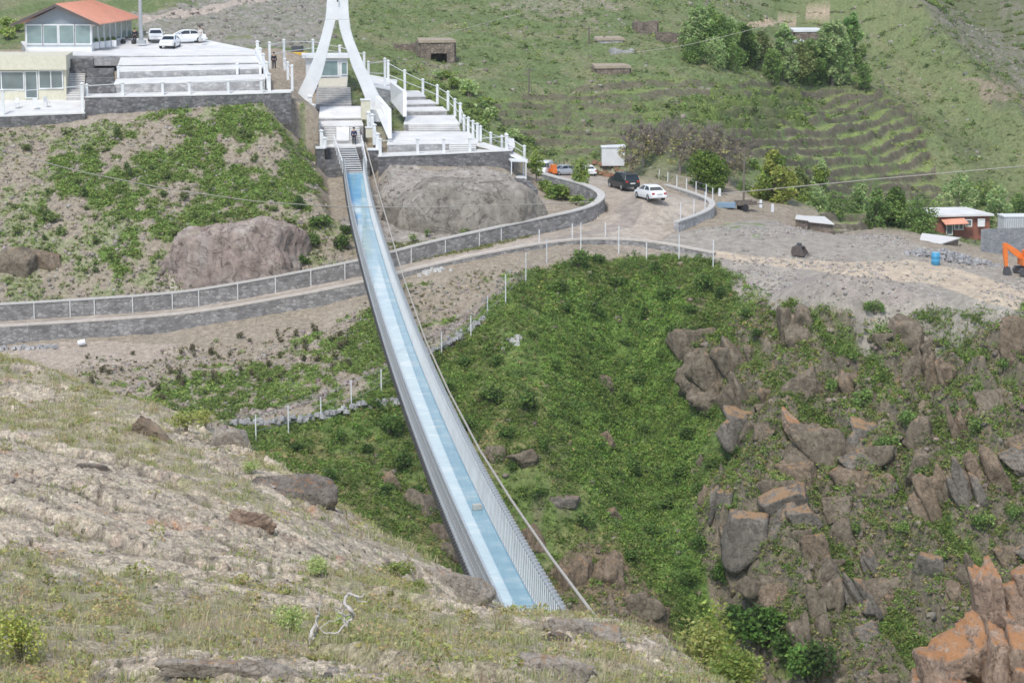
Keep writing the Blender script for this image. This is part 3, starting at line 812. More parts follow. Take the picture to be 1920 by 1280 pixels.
slab([(214, 157, 231.6), (497, 147, 231.8), (494, 139, 236), (219, 148, 236)], (WHITE_FLOOR, STONE_L), 'terrace', 'lowest white terrace step above the fence of the dark wall', 'terrace', 2.2, TS)
slab([(220, 133, 236.2), (491, 127, 236.4), (488, 121, 240), (223, 125, 240)], (WHITE_FLOOR, STONE_L), 'terrace', 'middle white terrace step, narrow and long', 'terrace', 1.6, TS)
slab([(222, 121, 240.2), (487, 116, 240.4), (482, 105, 246), (227, 108, 246)], (WHITE_FLOOR, STONE_L), 'terrace', 'uppermost broad white terrace step below the car court', 'terrace', 1.6, TS)
slab([(60, 103, 243), (223, 103.5, 246.2), (482, 102, 246.2), (478, 94, 254), (390, 76, 263), (250, 72, 266), (40, 78, 262)], (WHITE_FLOOR, STONE_L), 'court', 'pale paved court where white cars stand by the orange roofed pavilion', 'terrace', 1.0)
# fences of the terraces
fence('terrace_fence', 'low white post fence along the long dark retaining wall', [pp(x, y0, y1, 230) for x, y0, y1 in ((163,160,183),(230,156,180),(305,155,179),(355,154,178),(428,152,176),(490,150,174))], (.95,), .26)
fence('terrace_fence', 'short white post fence on the lowest white terrace', [pp(x, y0, y1, 236.2) for x, y0, y1 in ((222,127,147),(445,121,140),(488,120,139))], (.95,), .24)
fence('stair_fence', 'white posts stepping down at the right end of the white terraces', [pp(483,79,106,246), pp(488,92,118,241), pp(494,103,131,237), pp(500,118,146,233), pp(505,140,172,231)], (.9, .45), .3)
ms = MB()
for (a, b) in (((481,92,246),(489,109,240.5)), ((489,107,240.4),(497,128,236.4)), ((497,126,236.3),(503,150,231.8))):
    A, B = W(*a), W(*b); ms.strip([A, B], .35, 1.0, -.9)
tag(ms.build('stair_parapet', WHITE), 'sloping white parapet beside the right end of the white terraces', 'parapet')
fence('walk_fence', 'white post fence behind the man in black on the sandy path', [pp(506,81,130,243), pp(533,76,124,247), pp(587,76,108,254), pp(637,87,112,258), pp(683,100,136,252)], (.93, .55), .24)
fence('walk_fence', 'white post fence beside the left foot of the arch', [pp(548,124,171,231.5), pp(540,118,150,238), pp(534,112,132,244)], (.93, .5), .24)
# planters and stair on the left
for i, (x0, x1, yt, yb, Y) in enumerate(((163, 213, 130, 146, 237.5), (161, 213, 147, 164, 234), (160, 216, 163, 178, 231.4))):
    A, B = W(x0, yt, Y), W(x1, yt - 1, Y)
    o = MB().prism([A, B, B + AX * 1.4, A + AX * 1.4], 1.6).build('planter', STONE)
    tag(o, ['upper', 'middle', 'lowest'][i] + ' dark stone planter box beside the left end of the terraces', 'planter', 'stone planters left of the terraces')
A, B = W(124, 112, 240), W(174, 111, 240)
tag(MB().prism([A, B, B + AX * 2, A + AX * 2], 2.6).build('garden_wall', STONE), 'dark square stone wall above the outdoor stair near the cream building', 'wall')
def stair(name, label, fl, fr, br, bl, n, mats, cheek=None):
    """fl, fr low front corners; bl, br top back corners (Vectors)"""
    o = thing(name, label, 'stairs', fl)
    m = MB(); tr = MB()
    for i in range(n):
        t0, t1 = i / n, (i + 1) / n
        z = fl.z + (bl.z - fl.z) * t1
        q = []
        for P_, Q_ in ((fl, bl), (fr, br)):
            a = P_.lerp(Q_, t0); b = P_.lerp(Q_, t1); q.append((a, b))
        quad = [Vector((q[0][0].x, q[0][0].y, z)), Vector((q[1][0].x, q[1][0].y, z)), Vector((q[1][1].x, q[1][1].y, z)), Vector((q[0][1].x, q[0][1].y, z))]
        quad = [p - fl for p in quad]
        m.prism([p - UP * .05 for p in quad], max(.3, (z - fl.z) + .4))
        quad[0] = quad[0] - AX * .04; quad[1] = quad[1] - AX * .04
        tr.prism(quad, .05)
    m.build('flight', mats[1], o); tr.build('treads', mats[0], o)
    return o
stair('outdoor_stair', 'grey stone stair between the cream building and the planters', W(124,186,235), W(158,186,235), W(160,138,240), W(125,138,240), 11, (WHITE_FLOOR, CONC))
# ------------------------------------------------------------------ cream building
o = thing('cream_building', 'low cream building with wide windows and flat roof at the left edge', 'building', W(60, 188, 239))
base = o.location.copy()
L0, L1 = W(-190, 188, 235.4) - base, W(125, 187, 235.4) - base
def zat(py, Y): return W(0, py, Y).z - base.z
zt, zf, z1, z0 = zat(104, 235.4), zat(131, 235.4), zat(133, 235.4), 0
dpt = AX * 8
MB().prism([Vector((L0.x, L0.y, zf)), Vector((L1.x, L1.y, zf)), Vector((L1.x, L1.y, zf)) + dpt, Vector((L0.x, L0.y, zf)) + dpt], zf + .5).build('wall', CREAM, o)
q0, q1 = L0 - AX * .5, L1 - AX * .5 + SD * .1
MB().prism([Vector((q0.x, q0.y, zt)), Vector((q1.x, q1.y, zt)), Vector((q1.x, q1.y, zt)) + AX * 8.6, Vector((q0.x, q0.y, zt)) + AX * 8.6], zt - zf).build('roof_slab', CREAM, o)
def win(o, base, px0, px1, py0, py1, Y, n=1, off=.03, fr=.09, pane=None, name='window', fmat=None):
    a, b = W(px0, py0, Y) - base, W(px1, py0, Y) - base; zz = W((px0 + px1) / 2, py1, Y).z - base.z
    d = b - a; d.z = 0; Lw = d.length; d.normalize(); nr = Vector((d.y, -d.x, 0))
    zt_ = (a.z + b.z) / 2
    f = MB(); rz = math.atan2(d.y, d.x)
    mid = (a + b) / 2
    for k in range(n + 1):
        p = a + d * (Lw * k / n) + nr * off; f.box((p.x, p.y, (zt_ + zz) / 2), (fr, .10, zt_ - zz + fr), rz)
    for z in (zt_, zz):
        p = mid + nr * (off + .004); f.box((p.x, p.y, z), (Lw, .09, fr), rz)
    w_ = f.build(name, fmat or WHITE, o)
    p = mid + nr * (off - .01)
    MB().box((p.x, p.y, (zt_ + zz) / 2), (Lw, .03, zt_ - zz), rz).build('pane', pane or WINDOW, w_)
    return w_
win(o, base, -40, 44, 135, 168, 235.35, 2)
win(o, base, 73, 117, 133, 166, 235.35, 2)
dr = win(o, base, 47, 69, 134, 184, 235.35, 1, name='door')
# ------------------------------------------------------------------ pavilion with the orange roof
o = thing('pavilion', 'glazed pavilion with orange sheet roof and grey gable behind the court', 'building', W(110, 97, 252))
base = o.location.copy()
FL, FR = W(48, 98, 250) - base, W(172, 97, 250) - base
BR = W(247, 80, 272) - base; BL = FL + (BR - FR)
for p in (FL, FR, BR, BL): p.z = 0
hh = 3.05
def up(p, z): return Vector((p.x, p.y, z))
MB().prism([up(FL, hh), up(FR, hh), up(BR, hh), up(BL, hh)], hh + .6).build('wall', WHITE, o)
mid = (FL + FR) / 2; midb = (BL + BR) / 2; ap = 5.0
fw = (FR - FL).normalized(); bk = (BR - FR).normalized()
g = MB(); 
g.hex8([up(FL - bk * .02, hh - .25), up(FR - bk * .02, hh - .25), up(FR + bk * .3, hh - .25), up(FL + bk * .3, hh - .25)], [up(FL - bk * .02, hh), up(FR - bk * .02, hh), up(FR + bk * .3, hh), up(FL + bk * .3, hh)])
g.add([up(FL - bk * .02, hh), up(FR - bk * .02, hh), up(mid - bk * .02, ap - .25), up(FL + bk * .3, hh), up(FR + bk * .3, hh), up(mid + bk * .3, ap - .25)], [(0, 1, 2), (5, 4, 3), (0, 3, 4, 1), (1, 4, 5, 2), (2, 5, 3, 0)])
g.build('gable', BLUEGREY, o)
e0, e1 = FL - fw * 1.3 - bk * .9, FR + fw * 1.1 - bk * .9
b0, b1 = BL - fw * 1.3 + bk * 1, BR + fw * 1.1 + bk * 1
a0, a1 = mid - bk * .9, midb - bk * 3.5
ez = hh - .15
rf = MB()
for q in ([up(e0, ez), up(a0, ap), up(a1, ap), up(b0, ez)], [up(e1, ez), up(b1, ez), up(a1, ap), up(a0, ap)]):
    rf.add(q + [p + UP * .1 for p in q], [(0, 1, 2, 3), (7, 6, 5, 4), (0, 4, 5, 1), (1, 5, 6, 2), (2, 6, 7, 3), (3, 7, 4, 0)])
rf.add([up(b0, ez), up(b1, ez), up(a1, ap), up(b0, ez + .1), up(b1, ez + .1), up(a1, ap + .1)], [(0, 1, 2), (5, 4, 3), (0, 3, 4, 1), (1, 4, 5, 2), (2, 5, 3, 0)])
rf = rf.build('roof', ORANGE_ROOF, o)
rb = MB()
for s, P0, P1, Q0, Q1 in ((1, e1, b1, a0, a1), (-1, e0, b0, a0, a1)):
    for k in range(1, 22):
        t = k / 22
        lo = up(P0.lerp(P1, t), ez + .1); hi = up(Q0.lerp(Q1, t), ap + .1); rb.strip([lo, hi], .06, .05, 0)
rb.build('seam', ORANGE_ROOF, rf)
fa = MB()
fa.strip([up(e0 - bk * .05, ez), up(a0 - bk * .05, ap), up(e1 - bk * .05, ez)], .12, .32, -.24)
fa.build('fascia', DARKFASC, o)
for x0, x1 in ((49, 79), (80, 108), (110, 139), (140, 170)): win(o, base, x0, x1, 47, 83, 249.9, 1, fr=.14, pane=WINDOW_T)
for k in range(7):
    t0, t1 = k / 7 + .01, (k + 1) / 7 - .01
    a, b = FR.lerp(BR, t0) + fw * .03, FR.lerp(BR, t1) + fw * .03
    f = MB(); rz = math.atan2(bk.y, bk.x)
    for p in (a, b): f.box((p.x, p.y, 1.85), (.14, .1, 2.1), rz)
    m = (a + b) / 2
    for z in (.85, 2.8): f.box((m.x + fw.x * .004, m.y, z), ((b - a).length, .09, .14), rz)
    w_ = f.build('window', WHITE, o)
    MB().box((m.x, m.y, 1.83), ((b - a).length - .1, .04, 1.95), rz).build('pane', WINDOW_T, w_)
tag(MB().tube([W(265, 80, 257), W(263, 40, 257), W(262, -40, 257)], [.26, .22, .16], 10).box(tuple(W(265, 79, 257)), (.9, .9, .4)).build('mast', GREYMET), 'thick pale grey mast in the court beside the orange roofed pavilion', 'mast')
# ------------------------------------------------------------------ white arch tower
o = thing('arch_tower', 'white wishbone shaped arch tower that straddles the stairs to the bridge', 'tower', W(632, 190, 239))
base = o.location.copy()
TY = 239
def leg(pts):
    """pts: (px left, px right, py)"""
    m = MB(); rows = []
    for l, r, y in pts:
        a, b = W(l, y, TY) - base, W(r, y, TY) - base
        th = .95
        rows.append([a - AX * th / 2, b - AX * th / 2, b + AX * th / 2, a + AX * th / 2])
    for r in rows: m.v += [tuple(p) for p in r]
    for i in range(len(rows) - 1):
        for k in range(4):
            q = (k + 1) % 4; m.f.append([i * 4 + k, i * 4 + q, i * 4 + 4 + q, i * 4 + 4 + k]); m.mi.append(0)
    e = (len(rows) - 1) * 4
    m.f += [[3, 2, 1, 0], [e, e + 1, e + 2, e + 3]]; m.mi += [0, 0]
    return m
LEFT = [(551,580,190),(560,590,172),(573,602,145),(584,609,120),(594,615,95),(602,621,70),(607,626,50),(610,629,38)]
RIGHT = [(690,724,206),(683,711,180),(671,697,150),(660,684,125),(652,673,100),(643,663,75),(637,657,55),(634,655,38)]
leg(LEFT).build('leg', WHITE, o, bevel=.06); leg(RIGHT).build('leg', WHITE, o, bevel=.06)
up_ = MB()
sh = [(610,655,38.2),(612,653.5,20),(613,652.5,0),(614,651.5,-40),(616,650,-90),(618,648,-160),(621,645,-240)]
leg(sh).build('shaft', WHITE, o, bevel=.06)
for y0, y1 in ((-6, 4), (-60, -20), (-130, -80)):
    a, b = W(631.5, y0, TY - .83) - base, W(634.5, y1, TY - .83) - base
    MB().box(((a.x + b.x) / 2, a.y, (a.z + b.z) / 2), ((b.x - a.x), .05, a.z - b.z), RZ).build('slit', DARKMET, o)
for (l, r, y) in ((548, 584, 190), (688, 728, 206)):
    a, b = W(l, y, TY) - base, W(r, y, TY) - base; c = (a + b) / 2
    MB().box((c.x, c.y, c.z - .55), ((b - a).length, 1.7, 1.2), RZ).build('footing', WHITE, o)
# ------------------------------------------------------------------ stairs and landings on the axis
slab([(597,163,246.6),(650,162,246.6),(652,146,252),(598,147,252)], (plain('sand_paving', (.56,.52,.42), .8), STONE_L), 'landing', 'sand coloured landing in front of the glass kiosk', 'landing', 2.5)
stair('grand_stair', 'broad grey stair rising under the white arch tower', W(590,198,241.6), W(659,197,241.6), W(657,164,246.4), W(594,164,246.4), 10, (CONC, STONE_L))
slab([(598,221,238.2),(678,220,238.2),(676,199,241.5),(600,200,241.5)], (WHITE_FLOOR, STONE_L), 'landing', 'white landing at the foot of the broad grey stair', 'landing', 2.5)
slab([(594,236,235.6),(681,234,235.6),(679,226,237.9),(597,227,237.9)], (WHITE_FLOOR, STONE_L), 'landing', 'lower white landing just above the bridge stair', 'landing', 2.5)
stair('side_stair', 'pale stair going down left of the white bridge ramp', W(606,266,233), W(630,266,233), W(630,239,235.5), W(608,239,235.5), 6, (WHITE_FLOOR, CONC))
stair('side_stair', 'narrow pale stair behind the person near the bridge', W(655,264,233), W(676,264,233), W(674,239,235.5), W(656,239,235.5), 6, (WHITE_FLOOR, CONC))
slab([(630.5,262,233),(654.5,262,233),(654.5,238,235.6),(630.5,238,235.6)], (WHITE_FLOOR, STONE_L), 'ramp', 'short white ramp between the two pale side stairs', 'ramp', 2.5)
slab([(612,275,232),(684,273,232),(681,265,234),(608,266,234)], (WHITE_FLOOR, STONE), 'landing', 'white landing at the top of the slatted bridge stair', 'landing', 2.4)
def pillar(px0, px1, py0, py1, Y, label, mat=WHITE, cap=True, d=None, name='gate_pillar', cat='pillar'):
    a, b = W(px0, py1, Y), W(px1, py1, Y); w = (b - a).length; h = W(px0, py0, Y).z - a.z
    o = MB().box(((a.x + b.x) / 2, (a.y + b.y) / 2, a.z + h / 2), (w, d or w, h), RZ).build(name, mat, bevel=.02)
    if cap: MB().box(((a.x + b.x) / 2, (a.y + b.y) / 2, a.z + h + .06), (w * 1.18, (d or w) * 1.18, .12), RZ).build('cap', WHITE, o)
    return tag(o, label, cat)
pillar(594, 609, 278, 350, 230.5, 'dark stone pier under the left bridge anchor', STONE, True, 1.4, 'anchor_pier', 'pier')
pillar(690, 709, 281, 345, 230.5, 'dark stone pier under the right bridge anchor', STONE, True, 1.4, 'anchor_pier', 'pier')
wall('retaining_wall', [W(552, 195, 236), W(584, 198, 236)], 2.2, .8, STONE, 'dark stone base under the left foot of the arch', cope=None)
wall('retaining_wall', [W(584, 200, 237), W(592, 240, 234), W(596, 275, 231.5)], 3.5, .5, STONE, 'dark stone flank left of the bridge stair', cope=None)
wall('retaining_wall', [W(609, 300, 229.5), W(694, 300, 229.5)], 3.0, .5, STONE, 'dark stone wall beneath the landing at the bridge end', cope=None)
fence('stair_fence', 'white fence stepping down the left flank to the bridge', [pp(582,182,205,238.5), pp(588,198,228,236.5), pp(593,214,246,235), pp(598,232,262,233.4), pp(603,246,278,231.6), pp(609,260,278,231)], (.93, .5), .34)
fence('stair_fence', 'white fence stepping down the right flank to the bridge', [pp(684,196,222,238.5), pp(691,212,240,236.5), pp(698,216,256,234.5), pp(702,235,272,232.6), pp(708,252,282,231)], (.93, .5), .34)
pillar(677, 694, 188, 224, 237, 'pale cream cabinet standing right of the white landings', CREAM, True, .9, 'cabinet', 'cabinet')
pillar(686, 699, 240, 258, 233.4, 'small cream box beside the right flank of the bridge stair', CREAM, True, .7, 'cabinet', 'cabinet')
# sloped white parapets
for (a, b, c, d, lab) in (((702,176,239),(727,205,236),(728,260,232),(704,205,238),'white sloping stair parapet right of the arch foot'),
                          ((731,154,246),(756,172,243),(756,219,241),(733,190,246),'white sloping parapet beside the upper right terraces')):
    A, B, Cc, D = W(*a), W(*b), W(*c), W(*d)
    A2, B2, C2, D2 = [p + SD * .35 for p in (A, B, Cc, D)]
    tag(MB().hex8([A, B, Cc, D], [A2, B2, C2, D2]).build('stair_parapet', WHITE), lab, 'parapet')
# kiosk
o = thing('kiosk', 'small white kiosk with glass front seen between the arch legs', 'kiosk', W(612, 150, 253)); base = o.location.copy()
a, b = W(574, 148, 252.5) - base, W(652, 148, 252.5) - base
MB().prism([up(a, 2.35), up(b, 2.35), up(b, 2.35) + AX * 4, up(a, 2.35) + AX * 4], 2.7).build('wall', WHITE, o)
MB().prism([up(a, 2.7) - SD * .4 - AX * .5, up(b, 2.7) + SD * .4 - AX * .5, up(b, 2.7) + SD * .4 + AX * 4.4, up(a, 2.7) - SD * .4 + AX * 4.4], .34).build('roof', WHITE, o)
win(o, base, 600, 634, 114, 143, 252.45, 1, pane=WINDOW_T, fr=.12); win(o, base, 640, 651, 117, 140, 252.45, 1, pane=WINDOW_T, name='door')
# ------------------------------------------------------------------ right terraces
TR = 'white terraces right of the arch'
slab([(709,292,228.4),(954,282,229.2),(952,277,231.2),(712,287,230.4)], (WHITE_FLOOR, STONE), 'terrace', 'narrow walkway on the dark wall above the grey boulder', 'terrace', 2.4)
slab([(726,270,231),(897,267,231.2),(880,247,239),(733,246,239)], (WHITE_FLOOR, STONE_L), 'terrace', 'lowest and widest white terrace right of the arch', 'terrace', 2.4, TR)
slab([(757,232,240),(862,232,240.2),(850,216,246),(762,217,246)], (WHITE_FLOOR, STONE_L), 'terrace', 'second white terrace above the widest one right of the arch', 'terrace', 2.4, TR)
slab([(757,208,246.6),(838,207,246.8),(830,200,250),(758,201,250)], (WHITE_FLOOR, STONE_L), 'terrace', 'third white terrace right of the arch, thin', 'terrace', 2, TR)
slab([(757,195,250.4),(818,193,250.6),(806,187,254),(757,188,254)], (WHITE_FLOOR, STONE_L), 'terrace', 'fourth white terrace right of the arch, short', 'terrace', 2, TR)
slab([(752,181,254.4),(798,180,254.6),(785,170,261),(740,170,261)], (WHITE_FLOOR, STONE_L), 'terrace', 'topmost small white terrace right of the arch', 'terrace', 2, TR)
slab([(684,158,252),(740,170,252),(745,150,262),(690,140,262)], (WHITE_FLOOR, STONE_L), 'terrace', 'white floor right of the glass kiosk', 'terrace', 2, TR)
stair('terrace_stair', 'grey stair between the widest and the second right terrace', W(766,246,239.1), W(864,246,239.3), W(858,233,240.3), W(766,233,240.2), 4, (WHITE_FLOOR, CONC))
stair('terrace_stair', 'grey stair from the wall walkway up to the widest right terrace', W(842,285,229.4), W(893,283,229.6), W(893,268,231.1), W(842,269,231.1), 4, (WHITE_FLOOR, CONC))
fence('terrace_fence', 'white post fence on the dark wall right of the bridge', [pp(713,262,291,228.4), pp(783,261,289,228.4), pp(832,261,287,228.6), pp(881,260,285,228.8), pp(950,254,282,229.1)], (.93,), .26)
fence('terrace_fence', 'white post fence climbing the right edge of the right terraces', [pp(895,233,265,232), pp(887,228,257,235), pp(878,222,250,238), pp(870,218,246,240), pp(863,195,231,242), pp(853,187,219,245), pp(840,173,208,248), pp(820,161,196,251), pp(793,150,183,255), pp(759,133,173,259), pp(728,115,165,261)], (.93, .5), .26)
fence('terrace_fence', 'white post fence beside the kiosk floor right of the arch', [pp(691,117,156,252), pp(722,111,166,254.5)], (.93, .5), .26)
fence('terrace_fence', 'white fence along the ramp down to the small canopy', [pp(901,238,266,232), pp(920,250,271,233), pp(941,256,279,233.5), pp(949,252,282,231.5), pp(983,275,300,231)], (.93, .5), .24)
A = [W(900, 268, 231.4), W(954, 284, 229.6), W(990, 300, 229.6)]
tag(MB().strip(A, 1.4, .25, -.25).build('ramp', WHITE_FLOOR), 'white ramp running down from right terrace towards the canopy', 'ramp')
o = thing('canopy', 'small white flat roofed canopy on posts at the end of the dark wall', 'canopy', W(973, 332, 227.6)); base = o.location.copy()
a, b = W(957, 300, 227) - base, W(988, 301, 227) - base
MB().prism([a, b, b + AX * 2.2, a + AX * 2.2], .18).build('roof', WHITE, o, bevel=.02)
for p in (a + SD * .1, b - SD * .1, a + AX * 2 + SD * .1, b + AX * 2 - SD * .1): MB().box((p.x, p.y, p.z - 1.0), (.1, .1, 1.7), RZ).build('leg', WHITE, o)
MB().prism([a - UP * 1.62, b - UP * 1.62, b + AX * 2.2 - UP * 1.62, a + AX * 2.2 - UP * 1.62], .15).build('floor', WHITE_FLOOR, o)
wall('garden_wall', [W(968,334,226.5), W(990,340,225), W(1003,356,223.5)], .9, .6, STONE, 'black stone wall stub between grey boulder and road bed', cope=None)
# ------------------------------------------------------------------ glass bridge
def bx_(Y): return 8.61 - .1054 * Y
def deck_z(Y):
    z = -25.6 + 2.5 * ((Y - 150) / 72) ** 2
    if Y > 208: z = z + (Y - 208) ** 2 * .0036
    return z
BW = .93; RH = 1.40
Ys = np.arange(56, 227.3, .6)
br = thing('glass_bridge', 'long sagging glass floored suspension bridge with steel railings across the gorge', 'bridge', (bx_(140), 140, deck_z(140)))
bb = br.location.copy()
def bp(Y, s, dz): return Vector((bx_(Y), Y, deck_z(Y))) + SD * s + UP * dz - bb
m, nt, b = nmat('deck_glass_painted_sky')
g = N(nt, 'ShaderNodeNewGeometry')
n = noise_node(nt, .55, 5, .65); nz2 = noise_node(nt, 7, 4)
c = ramp(nt, n.outputs['Fac'], [(.30, (.15, .36, .50)), (.52, (.22, .45, .58)), (.70, (.46, .60, .66))])  # blue sky reflection put into the base colour, pale glare and dust too
nt.links.new(c, b.inputs['Base Color'])
r_ = ramp(nt, nz2.outputs['Fac'], [(.3, .02), (.7, .09)]); nt.links.new(r_, b.inputs['Roughness'])
b.inputs['IOR'].default_value = 1.6
b.inputs['Coat Weight'].default_value = .25; b.inputs['Coat Roughness'].default_value = .03
DECKG = m
STEEL = plain('galvanised_steel', (.55, .58, .59), .38, .55, var=.10, scale=2)
RAILG = glass_mat('teal_side_glass', (.36, .48, .49), .3, .42, .3)
MESHG = glass_mat('grey_wire_mesh', (.62, .64, .66), .6, .48, .3)
dk = MB()
for i in range(len(Ys) - 1):
    y0, y1 = Ys[i] + .003, Ys[i + 1] - .003
    for s0, s1 in ((-.87, .87),):
        dk.prism([bp(y0, s0, 0), bp(y0, s1, 0), bp(y1, s1, 0), bp(y1, s0, 0)], .05)
dk.build('deck_glass', DECKG, br)
fr = MB()
for s in (-.92, .92): fr.strip([bp(y, s, -.16) for y in Ys], .16, .24)
for y in Ys[::2]: fr.box(tuple(bp(y, 0, -.14)), (1.8, .08, .12), RZ)
fr.build('deck_frame', STEEL, br)
for s, nm in ((-1, 'left'), (1, 'right')):
    MB().tube([bp(y, s * BW, RH) for y in Ys], .05, 8).build('handrail', STEEL, br)
    k = MB()
    for f in (.28, .66): k.tube([bp(y, s * (.90 + .03 * f), f * RH) for y in Ys], .016, 5)
    k.build('side_cable', STEEL, br)
    proto = None; far = MB()
    def stanchion(m, c):
        m.box((c.x, c.y, c.z - RH / 2), (.045, .06, RH + .1), RZ)
        k = c.z if s > 0 else c.z - RH - .06
        m.box((c.x + SD.x * s * .09, c.y + SD.y * s * .09, k), (.20, .14, .11), RZ, mi=1)
        if s > 0: m.box((c.x, c.y, c.z + .09), (.08, .08, .13), RZ, taper=.6, mi=1)
        else: m.box((c.x + SD.x * s * .16, c.y + SD.y * s * .16, k - .10), (.09, .12, .26), RZ, mi=1)
        return m
    ys = np.arange(74.5, 226.5, .62)
    for i, y in enumerate(ys):
        c = bp(y, s * (BW - .02), RH)
        if i < 100:
            if proto is None:
                proto = stanchion(MB(), Vector((0, 0, 0))).build('stanchion', [GREYMET, GREYMET if s > 0 else DARKMET], br); proto.location = c
            else:
                q = proto.copy(); COL.objects.link(q); q.location = c
        else: stanchion(far, c)
    tag(far.build('stanchions', [GREYMET, GREYMET if s > 0 else DARKMET], br), kind='stuff')
    gp = MB()
    for i in range(len(Ys) - 1):
        y0, y1 = Ys[i] + .01, Ys[i + 1] - .01
        o_ = s * .02
        A, B, Cc, D = bp(y0, s * .885, .02), bp(y1, s * .885, .02), bp(y1, s * .905, RH - .06), bp(y0, s * .905, RH - .06)
        gp.hex8([A, B, Cc, D], [q + SD * .012 for q in (A, B, Cc, D)])
    for y in np.arange(56.4, 226.5, .62): gp.tube([bp(y - .30, s * .87, .04), bp(y + .30, s * .885, RH - .03)], .019 if s > 0 else .010, 4, mi=1, cap=False)
    gp.build('side_panel', [RAILG, WHITE] if s > 0 else [MESHG, GREYMET], br)
tag(MB().tube([W(685, 268, 232), Vector((bx_(222) + 1.9, 222, -22.0)), Vector((bx_(205) + 1.9, 205, -23.1)), Vector((bx_(180) + 1.9, 180, -24.9)), Vector((bx_(155) + 1.9, 155, -25.75)), Vector((bx_(135) + 1.9, 135, -25.5)), Vector((bx_(115) + 1.9, 115, -24.75)), Vector((bx_(100) + 1.9, 100, -23.75)), Vector((bx_(86) + 1.9, 86, -22.6)), Vector((bx_(75) + 1.9, 75, -21.55)), Vector((bx_(58) + 1.9, 58, -19.6))], .055, 8).build('stay_cable', plain('pale_cable', (.50, .46, .40), .6, .2)), 'single pale steel cable hanging along the right side of the bridge', 'cable')
# slatted stair from the deck up to the plaza
o = thing('slatted_stair', 'white slatted stair between glass deck and plaza landing', 'stairs', W(655, 300, 229.5)); base = o.location.copy()
P0 = Vector((bx_(227.2), 227.2, deck_z(227.2))); P1 = W(650, 274, 232.2)
sl = MB(); st = MB()
for i in range(13):
    t = i / 12; p = P0.lerp(P1, t) - base; sl.box((p.x, p.y, p.z + .02), (1.75, .30, .07), RZ)
sl.build('slats', WHITE, o)
for s in (-.85, .85):
    st.strip([P0 - base + SD * s, P1 - base + SD * s], .1, .22, -.28)
st.build('stringer', STEEL, o)
for s in (-1.1, 1.25):
    MB().tube([P0 - base + SD * s + UP * 1.1, P1 - base + SD * s * 1.15 + UP * 1.05], .06, 6).build('handrail', WHITE, o)
    for k in range(7):
        p = (P0 - base + SD * s).lerp(P1 - base + SD * s * 1.15, k / 6); MB().box((p.x, p.y, p.z + .5), (.06, .06, 1.1), RZ).build('baluster', WHITE, o)
bxp = Vector((bx_(101), 101, deck_z(101))) + SD * .50
o = MB().box((bxp.x, bxp.y, bxp.z + .14), (.40, .26, .26), RZ + .3).build('box', plain('pale_box', (.5, .5, .46), .8), bevel=.02)
tag(o, 'small pale box left on the glass deck of the bridge', 'box')
# ------------------------------------------------------------------ foliage
def leaf_mat(name, rough=.75, trans=.35):
    m, nt, b = nmat(name)
    a = N(nt, 'ShaderNodeAttribute', attribute_name='tint')
    nt.links.new(a.outputs['Color'], b.inputs['Base Color'])
    b.inputs['Roughness'].default_value = rough; b.inputs['Specular IOR Level'].default_value = .15
    t = N(nt, 'ShaderNodeBsdfTranslucent'); nt.links.new(a.outputs['Color'], t.inputs['Color'])
    mx = N(nt, 'ShaderNodeMixShader'); mx.inputs[0].default_value = trans
    nt.links.new(b.outputs[0], mx.inputs[1]); nt.links.new(t.outputs[0], mx.inputs[2])
    nt.links.new(mx.outputs[0], nt.nodes['Material Output'].inputs['Surface'])
    return m
LEAF = leaf_mat('leaves'); BLADE = leaf_mat('grass_blades', .8, .45)
LEAFGAIN = np.array([1.92, 1.92, 1.7])
def quads(c, size, tint, up=.35, asp=1.5, rg=rng):
    """small leaf faces, one at each place"""
    n = len(c)
    a = rg.normal(size=(n, 3)); a[:, 2] *= .6; a /= np.linalg.norm(a, axis=1, keepdims=True)
    nrm = rg.normal(size=(n, 3)); nrm[:, 2] += up * 3
    b = np.cross(nrm, a); b /= np.maximum(np.linalg.norm(b, axis=1, keepdims=True), 1e-6)
    s = np.asarray(size)[:, None] * .5
    a = a * s * asp; b = b * s
    V = np.stack([c - a * .9, c - b * .8 + a * .1, c + a, c + b * .8 + a * .1], 1).reshape(-1, 3)
    F = np.arange(4 * n).reshape(n, 4)
    T = np.repeat(np.clip(tint * LEAFGAIN, .01, .7), 4, 0)
    return V, F, T
def clumps(P, rad, hgt, per, tint, leaf, jit=.18, rg=rng, up=.35):
    """domes of leaves round the points P"""
    n = len(P); per = int(per)
    d = rg.normal(size=(n, per, 3)); d /= np.linalg.norm(d, axis=2, keepdims=True); d[..., 2] = np.abs(d[..., 2])
    rr = rg.uniform(.35, 1, (n, per, 1)) ** .6
    c = P[:, None, :] + d * rr * np.stack([rad, rad, hgt], -1)[:, None, :]
    t = np.repeat(tint[:, None, :], per, 1) * (1 + rg.normal(size=(n, per, 1)) * jit)
    t = t * rg.uniform(.85, 1.15, (n, per, 3))
    sz = np.repeat(leaf[:, None], per, 1) * rg.uniform(.6, 1.35, (n, per))
    return quads(c.reshape(-1, 3), sz.ravel(), np.clip(t, .01, .8).reshape(-1, 3), up, rg=rg)
def pick(weight, n):
    w = np.clip(weight, 0, None).ravel(); w = w / w.sum()
    return rng.choice(len(w), n, p=w)
def pal(cols, n, noise=None):
    cols = np.array(cols); k = rng.integers(0, len(cols), n)
    f = rng.uniform(0, 1, (n, 1)); return cols[k] * f + cols[rng.integers(0, len(cols), n)] * (1 - f)
XYZ = np.stack([FX, FY, FZ], -1).reshape(-1, 3)
dy_ = np.gradient(FY, axis=0); dx_ = np.abs(np.gradient(FX, axis=1))
AREA = (np.abs(dy_) * dx_)
INV = ((px > -60) & (px < 1980) & (py < 1330) & (py > -40)).astype(float)
